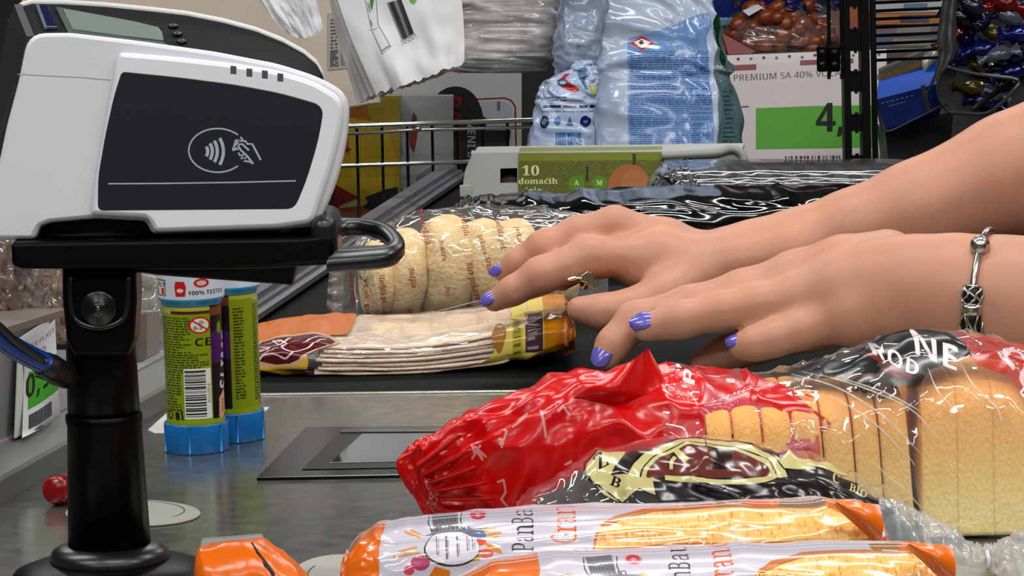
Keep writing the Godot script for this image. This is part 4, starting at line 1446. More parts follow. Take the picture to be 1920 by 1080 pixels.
func rolls_bag() -> void:
	var d := R(606) + 0.035
	var n := thing("roll_bag", "clear bag with red lettering, holding pale bread rolls on edge under the far hand", "bag of rolls", G(830, 606))
	# the rolls: flat round buns on edge, side by side
	var k := 0
	for q in [[706, 452, 600, 26, 2.0], [758, 428, 601, 33, 6.0], [835, 402, 600, 46, 4.0], [908, 408, 598, 40, -3.0], [972, 410, 594, 40, -7.0], [1040, 424, 586, 32, -6.0]]:
		var c := P(q[0], (q[1] + q[2]) / 2.0, d)
		var s := d / F
		var hh: float = (q[2] - q[1]) / 2.0 * s
		var wv: float = q[3] * s
		var rows := []
		var bs := Basis(Vector3.BACK, deg_to_rad(-q[4])) * Basis(Vector3.UP, deg_to_rad(14.0))
		for i in 41:
			var a := TAU * i / 40.0
			var row := PackedVector3Array()
			for j in 17:
				var t := PI * j / 16.0
				# a plump disc: its axis runs across the bag
				var rad := pow(sin(t), 0.36)
				var ax := -cos(t) * pow(absf(cos(t)), -0.2 if absf(cos(t)) > 0.01 else 0.0)
				var lump := noise.get_noise_3d(cos(a) * 1.3 + k * 7.0, sin(a) * 1.3, ax) * 0.06
				var q3 := c + bs * Vector3(ax * wv * (1.0 + lump), cos(a) * rad * hh * (1.0 + lump), sin(a) * rad * minf(hh * 1.05, 0.036) * (1.0 + lump))
				q3.y = maxf(q3.y, CT + 0.0025)
				row.append(q3)
			rows.append(row)
		put("bread_roll", MB.new().smooth(true).grid(rows, true), crust_mat(Color(0.80, 0.66, 0.42), Color(0.93, 0.84, 0.64), 40 + k % 3, 9.0), n)
		k += 1
	var st := [[622, 505, 580, d, 0.004], [640, 490, 590, d, 0.010], [668, 455, 602, d, 0.024], [720, 424, 606, d, 0.037], [800, 397, 607, d, 0.041], [900, 391, 604, d, 0.042], [1000, 391, 600, d, 0.041], [1060, 398, 592, d, 0.036], [1110, 410, 580, d, 0.02], [1140, 430, 570, d, 0.006]]
	var L := Loft.new(self, st, 110, 0.72)
	var dis := wrinkle(0.0036, 5.0, 1.5, 3.0, 1.4)
	var mb := MB.new()
	L.build(mb, 72, dis)
	put("film", mb, film(0.05, 0.06), n)
	var p := wrap_print(L, 2048, 1024, Color(0.45, 0.06, 0.02, 0.0))
	var red := Color(0.50, 0.075, 0.03, 0.95)
	for q in [["Hofjda pekara", 722, 556, 15, 1.45], ["pekara Hofjda", 662, 540, 13, 1.5], ["Kvasni", 694, 585, 14, 1.35], ["elo pekara", 796, 428, 17, 1.3], ["Hofjda", 775, 520, 15, 1.4], ["pekara", 832, 470, 15, 1.4], ["Mala", 772, 590, 15, 1.5], ["Bio pekara", 888, 528, 18, 1.32], ["Hofjda", 872, 425, 15, 1.35], ["pekara", 905, 460, 14, 1.3], ["Kruh", 918, 495, 15, 1.4], ["hofjda pek", 938, 440, 15, 1.4], ["Bio", 842, 545, 13, 1.4], ["Mala", 850, 590, 13, 1.5], ["Hofjda", 905, 575, 16, 1.35], ["pekara", 972, 445, 14, 1.35], ["Bio", 1000, 470, 15, 1.35], ["pekara", 745, 470, 14, 1.4], ["Hof", 738, 430, 14, 1.4], ["Kruh", 690, 545, 13, 1.4], ["Bio", 1010, 570, 14, 1.3], ["pekara", 1050, 500, 14, 1.3], ["Mala", 700, 478, 12, 1.5]]:
		p.text(q[0], Vector2(q[1], q[2]), q[3] * 0.66, red, q[4], "Droid Serif", true, 0.82, true, 0.2)
	put("red_print", wrap_front(L, 48, dis, 0.0004), half_v(printed(p, 0.35, true)), n)
	creases(L, [[690, 604, 740, 596, 820, 582, 900, 562, 990, 548, 1050, 540], [700, 600, 780, 592, 860, 578, 960, 566], [880, 488, 930, 480, 990, 462, 1060, 430], [884, 490, 920, 450, 960, 420, 1010, 402], [896, 486, 960, 446, 1020, 420, 1066, 404], [668, 520, 668, 545, 672, 570, 670, 590], [700, 490, 708, 530, 716, 580], [808, 495, 816, 470, 840, 450, 880, 432], [760, 440, 752, 470, 740, 500], [880, 400, 890, 420, 884, 440, 850, 450], [1000, 404, 1060, 402, 1090, 410]], 0.0012, n)
	# welded end of the film
	var rows := []
	for i in 15:
		var t := i / 14.0
		rows.append(PackedVector3Array([P(lerpf(648, 640, t), lerpf(488, 600, t), d), P(lerpf(634, 628, t), lerpf(492, 592, t), d - 0.004 + 0.003 * sin(i * 1.3)), P(lerpf(618, 612, t), lerpf(498, 578, t), d - 0.002 + 0.004 * sin(i * 1.9))]))
	put("welded_end", MB.new().smooth(true).grid(rows), mat(Color(0.7, 0.6, 0.6, 0.28), 0.2, 0.0, {"transparency": BaseMaterial3D.TRANSPARENCY_ALPHA, "cull_mode": BaseMaterial3D.CULL_DISABLED}), n)

func flatbread() -> void:
	var n := thing("flatbread_pack", "flat yellow pack of layered pale flatbreads with a dark red oval badge", "flatbread pack", G(760, 690))
	var d := 2.575
	var st := [[462, 640, 668, d, 0.055], [478, 628, 672, d, 0.070], [530, 618, 673, d, 0.080], [600, 614, 673, d, 0.086], [680, 614, 673, d, 0.088], [780, 612, 672, d, 0.088], [880, 602, 664, d, 0.084], [960, 588, 652, d, 0.080], [1020, 576, 642, d, 0.076], [1056, 572, 634, d, 0.070], [1068, 588, 620, d, 0.066], [1076, 594, 610, d, 0.064]]
	var L := Loft.new(self, st, 110, 0.5)
	# the breads
	for k in 7:
		var t := k / 7.0
		var s2 := []
		for q in st.slice(3, 9):
			var h: float = q[2] - q[1]
			s2.append([q[0] + (k % 3 - 1) * 5.0, q[2] - h * (0.05 + 0.128 * (k + 1)), q[2] - h * (0.05 + 0.128 * k) + 1.2, d, q[4] - 0.004 + 0.0016 * (k % 2) - 0.0006 * k])
		s2[0][0] = 600 + (k * 7) % 18
		s2[5][0] = 985 - (6 - k) * 14 + (k * 5) % 9
		var LL := Loft.new(self, s2, 36, 0.42)
		var mb := MB.new()
		LL.build(mb, 30, func(u, v): return noise.get_noise_2d(u * 5.0 + k * 3.0, v * 5.0) * 0.0012)
		put("flatbread", mb, crust_mat(Color(0.78, 0.66, 0.56), Color(0.90, 0.82, 0.74), 51 + k % 2, 12.0), n)
	var dis := wrinkle(0.0026, 4.5, 1.2, 21.0, 1.4)
	var mb2 := MB.new()
	L.build(mb2, 64, dis, 0.0, 1.0, 0.0006)
	put("film", mb2, film(0.05, 0.07), n)
	# print: whole ring, coloured ends; drawn over the top and front
	var p := Paint.new(self, 2048, 1024, Color(0.8, 0.7, 0.3, 0.0), func(q): return q)
	var X := func(px): return L.uvw(Vector2(px, 640)).x
	var yel := Color(0.80, 0.62, 0.20, 1.0)
	var org := Color(0.78, 0.40, 0.06, 1.0)
	# v runs 0 top, .25 near side, .5 under, .75 far side
	p.poly([Vector2(0, 0), Vector2(X.call(640), 0), Vector2(X.call(600), 0.10), Vector2(X.call(575), 0.16), Vector2(X.call(590), 0.25), Vector2(X.call(575), 0.42), Vector2(X.call(590), 0.6), Vector2(0, 0.6)], yel, 6)
	p.poly([Vector2(0, 0), Vector2(X.call(660), 0), Vector2(X.call(655), 0.03), Vector2(X.call(560), 0.05), Vector2(0, 0.10)], org, 6)
	p.poly([Vector2(0, 0.75), Vector2(X.call(640), 0.78), Vector2(X.call(665), 0.9), Vector2(X.call(660), 1.0), Vector2(0, 1.0)], org, 6)
	p.poly([Vector2(0, 0.33), Vector2(X.call(520), 0.36), Vector2(X.call(590), 0.33), Vector2(X.call(580), 0.5), Vector2(0, 0.5)], org.lerp(yel, 0.5), 4)
	p.rect(X.call(462), 0.14, X.call(505), 0.33, Color(0.82, 0.70, 0.35))
	var pale := Color(0.85, 0.76, 0.36, 1.0)
	var xr = X.call(930)
	p.poly([Vector2(X.call(905), 0.30), Vector2(X.call(940), 0.22), Vector2(X.call(952), 0.1), Vector2(X.call(960), 0.0), Vector2(1, 0.0), Vector2(1, 0.6), Vector2(X.call(850), 0.6), Vector2(X.call(868), 0.42)], pale, 6)
	p.poly([Vector2(X.call(945), 0.78), Vector2(1, 0.75), Vector2(1, 1), Vector2(X.call(958), 1)], pale, 3)
	p.rect(X.call(1018), 0.0, X.call(1048), 0.5, Color(0.78, 0.50, 0.04))
	p.rect(X.call(1046), 0.0, 1.0, 0.6, Color(0.76, 0.42, 0.14))
	p.rect(X.call(1018), 0.75, 1.0, 1.0, Color(0.76, 0.45, 0.08))
	p.rect(X.call(1056), 0.0, X.call(1058), 0.5, Color(0.85, 0.6, 0.35))
	p.rect(X.call(984), 0.02, X.call(1016), 0.29, Color(0.26, 0.19, 0.26))
	for i in 9: p.rect(X.call(987), 0.05 + i * 0.026, X.call(1012 - (i * 5) % 12), 0.060 + i * 0.026, Color(0.62, 0.52, 0.50))
	p.rect(X.call(960), 0.04, X.call(978), 0.30, Color(0.74, 0.66, 0.22))
	p.bars(X.call(962), 0.06, X.call(975), 0.29, Color(0.42, 0.38, 0.14), false, 4, 16)
	p.ell(Vector2(X.call(936), 0.16), 0.016, 0.10, Color(0.62, 0.42, 0.16))
	# badge: an oval pointed at one end
	var bx := func(q): return L.uvw(Vector2(q.x, q.y))
	var wine := Color(0.30, 0.02, 0.035)
	var badge := []
	for q in v2([484, 664, 488, 650, 500, 640, 525, 632, 560, 628, 606, 628, 624, 633, 637, 641, 630, 647, 604, 652, 572, 672, 555, 680, 530, 682, 500, 674]): badge.append(bx.call(q + Vector2(0, 2)))
	var edge := []
	var cen := Vector2.ZERO
	for q in badge: cen += q / badge.size()
	for q in badge: edge.append(cen + (q - cen) * 1.1)
	p.poly(edge, Color(0.75, 0.62, 0.5))
	p.poly(badge, wine)
	var white := Color(0.82, 0.76, 0.76)
	for l in [[505, 648, 530, 640, 552, 646, 540, 654, 562, 660, 590, 652, 606, 641, 620, 640], [500, 674, 520, 664, 548, 672, 562, 660], [525, 652, 545, 640, 565, 636], [575, 645, 600, 636, 622, 636], [520, 640, 545, 652]]:
		var pts := []
		for q in v2(l): pts.append(bx.call(q))
		p.line(spline(pts, 24), 0.0058, white)
	var mb3 := MB.new()
	L.build(mb3, 72, dis, 0.0, 1.0, 0.001)
	put("printed_film", mb3, printed(p, 0.22, true), n)
	# back corner of the wrapper standing up
	var rows := []
	for i in 13:
		var t := i / 12.0
		rows.append(PackedVector3Array([P(lerpf(540, 668, t), 618.0 - 2.0 * t, d + 0.05), P(lerpf(545, 664, t), 612.0 - 10.0 * sin(PI * pow(t, 0.9)), d + 0.052), P(lerpf(550, 660, t), 611.0 - 13.0 * sin(PI * pow(t, 0.9)), d + 0.050)]))
	put("folded_corner", MB.new().smooth(true).grid(rows, true), mat(Color(0.80, 0.60, 0.2), 0.2, 0.0, {"cull_mode": BaseMaterial3D.CULL_DISABLED}), n)
	# crimped seam at the right end
	var cr := []
	for i in 21:
		var t := i / 20.0
		var row := PackedVector3Array()
		for j in 9:
			var s := j / 8.0
			row.append(P(lerpf(1058, 1075, s) + 3.0 * t * s, lerpf(568 + 8 * s, 668 - 10 * s, t), d - 0.03 + 0.03 * (1.0 - t)) + cam_x.basis.z * sin(j * 2.6) * 0.0012)
		cr.append(row)
	put("crimped_seam", MB.new().smooth(true).grid(cr, false), mat(Color(0.78, 0.47, 0.18), 0.28, 0.0, {"cull_mode": BaseMaterial3D.CULL_DISABLED}), n)

func black_trays() -> void:
	var d := 3.06
	var n := thing("black_pack", "long black pack in glossy crinkled film, lying across the belt behind the hands", "black pack", P(1250, 500, d))
	var L := Loft.new(self, [[842, 398, 478, d, 0.02], [858, 384, 500, d, 0.045], [890, 374, 506, d, 0.07], [960, 368, 508, d, 0.075], [1100, 364, 507, d, 0.075], [1300, 360, 503, d, 0.075], [1500, 354, 499, d, 0.075], [1680, 348, 494, d, 0.075], [1760, 346, 490, d, 0.06], [1790, 350, 486, d, 0.03]], 170, 0.42)
	var mb := MB.new()
	L.build(mb, 120, func(u, v): return (absf(ridge.get_noise_2d(u * 6.5, cos(v * TAU) * 0.9 + 4.0 + u * 2.0)) - 0.4) * 0.0055 * (1.0 - 0.85 * smoothstep(0.12, 0.2, v) * (1.0 - smoothstep(0.6, 0.75, v))) + noise.get_noise_2d(u * 5.0, v * 3.0) * 0.003)
	put("crinkled_film", mb, mat(Color(0.012, 0.016, 0.015), 0.1, 0.0, {"metallic_specular": 0.7}), n)
	var e := 3.36
	var m := thing("grey_pack", "dark grey ribbed pack in clear film, lying behind the black pack at the right", "grey pack", P(1480, 400, e))
	var L2 := Loft.new(self, [[1215, 350, 425, e, 0.03], [1245, 322, 436, e, 0.05], [1290, 314, 440, e, 0.06], [1400, 311, 438, e, 0.062], [1550, 311, 434, e, 0.062], [1700, 312, 430, e, 0.06], [1740, 320, 428, e, 0.04]], 120, 0.4)
	var p := Paint.new(self, 512, 256, Color(0.075, 0.075, 0.08))
	for i in 15: p.poly([Vector2(160 + i * 26, 0), Vector2(173 + i * 26, 0), Vector2(190 + i * 26, 256), Vector2(174 + i * 26, 256)], Color(0.24, 0.235, 0.25))
	var mb2 := MB.new()
	L2.build(mb2, 80, func(u, v): return absf(ridge.get_noise_2d(u * 9.0, v * 3.0)) * 0.004 * (1.5 if u < 0.35 else 0.3))
	put("ribbed_film", mb2, printed(p, 0.14), m)
	var mb3 := MB.new()
	L2.build(mb3, 80, func(u, v): return 0.003 + absf(noise.get_noise_2d(u * 3.0 + 7.0, v * 2.0)) * 0.002)
	put("clear_film", mb3, film(0.04, 0.06), m)

func eggs() -> void:
	var d := 3.52
	var away := Vector3(0, 0, -1)
	var n := thing("egg_carton", "grey egg carton with a green label reading 10, behind the black pack", "egg carton", P(1130, 425, d))
	var pulp := mat(Color(0.66, 0.66, 0.64), 0.7)
	var body := MB.new()
	# front built round the hand hole
	body.prism(at_depth(rounded(v2([866, 389, 868, 348, 872, 320, 884, 293, 896, 288, 938, 287, 938, 389]), [0, 2, 4, 4, 4, 0, 0]), d), away * 0.012, 0.0, false)
	body.prism(at_depth(v2([938, 287, 970, 287, 970, 315, 938, 316]), d), away * 0.012, 0.0, false)
	body.prism(at_depth(v2([938, 345, 970, 344, 970, 389, 938, 389]), d), away * 0.012, 0.0, false)
	body.prism(at_depth(rounded(v2([970, 287, 1260, 283, 1330, 281, 1372, 276, 1390, 284, 1400, 306, 1404, 330, 1404, 387, 970, 389]), [0, 2, 10, 10, 8, 6, 4, 2, 0]), d), away * 0.012, 0.0, false)
	put("carton_front", body, pulp, n)
	put("carton_top", MB.new().prism([P(886, 291, d + 0.002), P(1390, 284, d + 0.002), P(1396, 268, d + 0.125), P(894, 275, d + 0.125)], Vector3(0, -0.006, 0), 0.002, false), pulp, n)
	put("carton_base", MB.new().prism([P(866, 381, d + 0.006), P(1404, 379, d + 0.006), P(1396, 362, d + 0.12), P(874, 364, d + 0.12)], Vector3(0, -0.002, 0), 0.003, false), pulp, n)
	put("carton_back", MB.new().prism(at_depth(v2([876, 363, 892, 280, 1394, 272, 1398, 361]), d + 0.125), away * 0.005, 0.0, false), pulp, n)
	for x in [884.0, 1385.0]: put("carton_end", MB.new().prism([P(x, 300, d + 0.005), P(x, 386, d + 0.005), P(x, 362, d + 0.125), P(x, 282, d + 0.125)], Vector3(0.004, 0, 0), 0.0, false), pulp, n)
	put("lip", MB.new().rbox(T(P(873, 358, d - 0.003)), Vector3(0.012, 0.012, 0.006), 0.001), pulp, n)
	put("locking_tab", MB.new().prism(at_depth(rounded(v2([1244, 298, 1283, 296, 1283, 330, 1244, 332]), 4), d - 0.004), away * 0.004, 0.001), mat(Color(0.46, 0.46, 0.45), 0.8), n)
	put("lid_ridge", MB.new().tube(spline([P(1240, 292, d - 0.002), P(1300, 289, d - 0.002), P(1345, 286, d - 0.002), P(1372, 279, d - 0.002), P(1392, 290, d - 0.002), P(1399, 320, d - 0.002)], 30), 0.0045, 10), mat(Color(0.56, 0.58, 0.55), 0.6), n)
	# label
	var p := Paint.new(self, 1024, 512, Color(0.33, 0.36, 0.04), Paint.area(972, 287, 1240, 387))
	p.speckle(2600, [Color(0.26, 0.30, 0.03), Color(0.40, 0.42, 0.07), Color(0.45, 0.42, 0.08), Color(0.3, 0.36, 0.05)], 3, 12, 8)
	p.rect(972, 287, 1240, 301, Color(0.46, 0.48, 0.08))
	var cream := Color(0.85, 0.85, 0.62)
	p.text("10", Vector2(995, 319), 19, cream, 0.0, "Droid Serif", true, 1.15)
	p.text("domaćih", Vector2(1009, 339), 10.5, cream, 0.0, "Droid Serif", true, 1.15)
	p.text("jaja", Vector2(1000, 358), 10.5, cream, 0.0, "Droid Serif", true, 1.15)
	p.ell(Vector2(1081, 344), 15, 13, Color(0.3, 0.5, 0.04))
	p.text("A", Vector2(1081, 343), 9, cream, 0.0, "Droid Serif", true)
	p.ell(Vector2(1124, 344), 15, 13, Color(0.3, 0.5, 0.04))
	p.text("M", Vector2(1124, 343), 9, cream, 0.0, "Droid Serif", true)
	p.rect(1099, 312, 1103, 340, Color(0.16, 0.1, 0.03))
	p.ell(Vector2(1180, 350), 40, 42, Color(0.62, 0.36, 0.16))
	p.ell(Vector2(1190, 348), 26, 30, Color(0.66, 0.40, 0.20))
	p.rect(1186, 289, 1192, 310, Color(0.18, 0.16, 0.14))
	var L := MB.new()
	L.smooth(false)
	var q := at_depth(v2([972, 387, 1240, 387, 1240, 286, 972, 288]), d - 0.0012)
	L.quad(q[0], q[1], q[2], q[3])
	put("label", L, printed(p, 0.4), n)
	var top := MB.new()
	top.smooth(false)
	top.quad(P(972, 287.5, d - 0.0008), P(1240, 285.5, d - 0.0008), P(1242, 274, d + 0.09), P(976, 277, d + 0.09))
	put("label_top", top, mat(Color(0.46, 0.5, 0.16), 0.45), n)
	for i in 5:
		var e := thing("egg", ["egg in the grey carton, its pale tip showing in the hand hole", "egg in the grey carton, second from the hand hole", "egg in the middle of the grey carton's near row", "egg in the grey carton, second from its right end", "egg in the grey carton, nearest its right end"][i], "egg", P(957 + i * 92, 386, d + 0.035), "eggs inside the carton")
		var c := P(957 + i * 92, 356, d + 0.036)
		put("shell", MB.new().lathe(T(c, Basis().scaled(Vector3(0.66, 0.66, 0.66))), [[0.0, -0.027], [0.012, -0.025], [0.019, -0.015], [0.0215, -0.003], [0.020, 0.008], [0.0155, 0.018], [0.009, 0.0245], [0.0, 0.027]], 24), mat(Color(0.72, 0.6, 0.5), 0.5), e)

func refill_bag() -> void:
	var d := 3.86
	var n := thing("refill_bag", "tall white and pale blue refill bag with blue small print, behind the egg carton", "refill bag", P(1190, 400, d))
	var st := [[-150, 1085, 1300, d, 0.02], [-60, 1070, 1316, d, 0.035], [0, 1058, 1334, d, 0.045], [60, 1048, 1352, d, 0.052], [115, 1042, 1368, d, 0.056], [150, 1040, 1376, d, 0.058], [220, 1036, 1386, d, 0.06], [300, 1030, 1396, d, 0.062], [380, 1030, 1400, d, 0.06], [400, 1040, 1396, d, 0.05]]
	var L := Loft.new(self, st, 110, 0.55, true)
	var dis = func(u, v): return (pow(absf(ridge.get_noise_2d(u * 3.0 + 2.0 + v, cos(v * TAU) * 1.6 + u)), 1.5) - 0.3) * 0.010 * (1.2 - 0.7 * u) + noise.get_noise_2d(u * 3.0, v * 4.0) * 0.006
	# colours
	var p := Paint.new(self, 1024, 1024, Color(0.66, 0.71, 0.80), func(q): var w = L.uvw(q); return Vector2(w.y * 2.0, w.x))
	p.poly(v2([1178, 70, 1250, 50, 1325, 20, 1336, 290, 1340, 400, 1184, 400]), Color(0.42, 0.56, 0.75), 6)
	p.fine_print(1184, 92, 1330, 400, 76, Color(0.17, 0.29, 0.50), 14, 0.42)
	p.poly(v2([1336, 0, 1410, 0, 1410, 400, 1344, 400]), Color(0.34, 0.42, 0.46), 6)
	p.poly(v2([1331, -20, 1337, -20, 1364, 130, 1356, 130]), Color(0.02, 0.2, 0.06), 4)
	p.poly(v2([1345, 150, 1400, 140, 1410, 400, 1352, 400]), Color(0.30, 0.40, 0.42), 5)
	p.fine_print(1354, 165, 1374, 380, 26, Color(0.14, 0.26, 0.26), 9, 0.4)
	p.poly(v2([1182, 78, 1204, 66, 1226, 78, 1204, 92]), Color(0.72, 0.1, 0.08))
	p.poly(v2([1189, 78, 1204, 70, 1219, 78, 1204, 88]), Color(0.86, 0.88, 0.92))
	p.ell(Vector2(1203, 78), 4, 5, Color(0.1, 0.2, 0.08))
	p.ell(Vector2(1093, 84), 12, 16, Color(0.06, 0.22, 0.06))
	p.ell(Vector2(1088, 98), 9, 8, Color(0.06, 0.2, 0.06))
	var pm := printed(p, 0.16)
	pm.uv1_scale = Vector3(1, 1, 1)
	# a loft sheet whose first direction is down the bag: build by hand so that the picture stands upright
	var mb := MB.new()
	L.build(mb, 96, dis, 0.0, 1.0, 0.0)
	var rows := []
	var uvs := []
	for r in L.rows.size():
		var uv := PackedVector2Array()
		for j in 97: uv.append(Vector2(clampf(2.0 * j / 96.0, 0.0, 1.0) if j <= 48 else clampf(2.0 - 2.0 * j / 96.0, 0.0, 1.0), float(r) / (L.rows.size() - 1)))
		uvs.append(uv)
	var mb2 := MB.new().smooth(true)
	mb2.grid(L.rows, false, uvs)
	put("bag_skin", mb2, pm, n)
	# bloused fold of clear film over the upper left
	var S := Loft.new(self, [[-120, 1085, 1150, d - 0.05, 0.012], [0, 1055, 1135, d - 0.05, 0.02], [70, 1046, 1125, d - 0.052, 0.024], [112, 1041, 1118, d - 0.052, 0.022], [132, 1050, 1106, d - 0.05, 0.008]], 40, 0.7, true)
	var sb := MB.new()
	S.build(sb, 40, func(u, v): return absf(ridge.get_noise_2d(u * 4.0, v * 5.0 + 3.0)) * 0.006)
	put("film_fold", sb, mat(Color(0.62, 0.68, 0.78, 0.6), 0.14, 0.0, {"transparency": BaseMaterial3D.TRANSPARENCY_ALPHA}), n)
	# side pleat with washing symbols and a bar code
	var e := d - 0.07
	var L2 := Loft.new(self, [[112, 1092, 1100, e, 0.004], [130, 1070, 1112, e, 0.012], [150, 1030, 1116, e, 0.018], [175, 1014, 1117, e, 0.022], [195, 1008, 1116, e, 0.024], [240, 998, 1116, e, 0.026], [290, 988, 1116, e, 0.028], [380, 984, 1118, e, 0.028], [400, 990, 1112, e, 0.02]], 60, 0.5, true)
	var p2 := Paint.new(self, 512, 1024, Color(0.62, 0.69, 0.80), func(q): var w = L2.uvw(q); return Vector2(w.y * 2.0, w.x))
	p2.poly(v2([1062, 138, 1072, 136, 1086, 168, 1078, 172]), Color(0.68, 0.1, 0.09))
	p2.ell(Vector2(1056, 153), 9, 7, Color(0.16, 0.2, 0.34))
	p2.ell(Vector2(1056, 154), 5, 3, Color(0.62, 0.69, 0.80))
	p2.poly(v2([1086, 128, 1098, 124, 1100, 168, 1092, 166]), Color(0.3, 0.42, 0.58))
	p2.rect(1104, 158, 1112, 176, Color(0.56, 0.6, 0.3))
	p2.fine_print(1030, 178, 1062, 190, 2, Color(0.3, 0.32, 0.42), 4, 0.4)
	p2.fine_print(1022, 194, 1112, 202, 1, Color(0.1, 0.13, 0.25), 6, 0.6)
	p2.fine_print(1020, 205, 1112, 210, 1, Color(0.3, 0.34, 0.44), 2, 0.4)
	p2.ell(Vector2(1023, 227), 8, 12, Color(0.05, 0.14, 0.28))
	p2.ell(Vector2(1022, 226), 4, 6, Color(0.3, 0.42, 0.52))
	p2.ell(Vector2(1045, 225), 5, 9, Color(0.2, 0.4, 0.66))
	p2.poly(v2([1069, 216, 1076, 234, 1062, 234]), Color(0.2, 0.35, 0.5))
	p2.ell(Vector2(1096, 226), 9, 11, Color(0.03, 0.08, 0.34))
	p2.ell(Vector2(1096, 226), 4, 3, Color(0.3, 0.4, 0.6))
	p2.line([Vector2(1111, 212), Vector2(1114, 300)], 1.2, Color(0.25, 0.3, 0.45))
	p2.rect(1040, 246, 1090, 300, Color(0.5, 0.62, 0.78))
	p2.bars(1041, 246, 1089, 300, Color(0.06, 0.27, 0.58), true, 3, 16)
	p2.ell(Vector2(1016, 279), 7, 5, Color(0.06, 0.25, 0.55))
	var mb3 := MB.new()
	var dis2 := func(u, v): return absf(ridge.get_noise_2d(u * 5.0 + 6.0, v * 4.0)) * 0.006 * (1.3 - u)
	L2.build(mb3, 60, dis2)
	var rows2 := L2.rows
	var uv2 := []
	for r in rows2.size():
		var uv := PackedVector2Array()
		for j in 61: uv.append(Vector2(2.0 * j / 60.0 if j <= 30 else 2.0 - 2.0 * j / 60.0, float(r) / (rows2.size() - 1)))
		uv2.append(uv)
	var mb4 := MB.new().smooth(true)
	mb4.grid(rows2, false, uv2)
	put("side_pleat", mb4, printed(p2, 0.16), n)

func grad_crumb(seed_: int, low: Color, mid: Color, high: Color) -> StandardMaterial3D:
	# crust colour that changes from the loaf's baked top to its paler side; v runs from top to foot
	var key := "gc" + str([seed_, low, mid, high])
	if mats.has(key): return mats[key]
	var im := Image.create(128, 256, false, Image.FORMAT_RGBA8)
	var nz := FastNoiseLite.new()
	nz.seed = seed_
	nz.frequency = 0.03
	for y in 256:
		for x in 128:
			var t := y / 255.0 + nz.get_noise_2d(x, y * 0.5) * 0.10
			var c := high.lerp(mid, smoothstep(0.0, 0.32, t)).lerp(low, smoothstep(0.3, 0.75, t))
			var s := nz.get_noise_2d(x * 6.0, y * 6.0) * 0.05
			im.set_pixel(x, y, Color(clampf(c.r + s, 0, 1), clampf(c.g + s, 0, 1), clampf(c.b + s, 0, 1)))
	var m := StandardMaterial3D.new()
	m.albedo_texture = ImageTexture.create_from_image(im)
	m.roughness = 0.7
	m.normal_enabled = true
	m.normal_texture = noise_tex(0.08, Color.BLACK, Color.WHITE, seed_ + 1, 256, 4, true, 4.0)
	m.normal_scale = 0.35
	mats[key] = m
	return m

func bread_bags() -> void:
	toast_bag()
	seed_bread_bag()
	clear_bag()

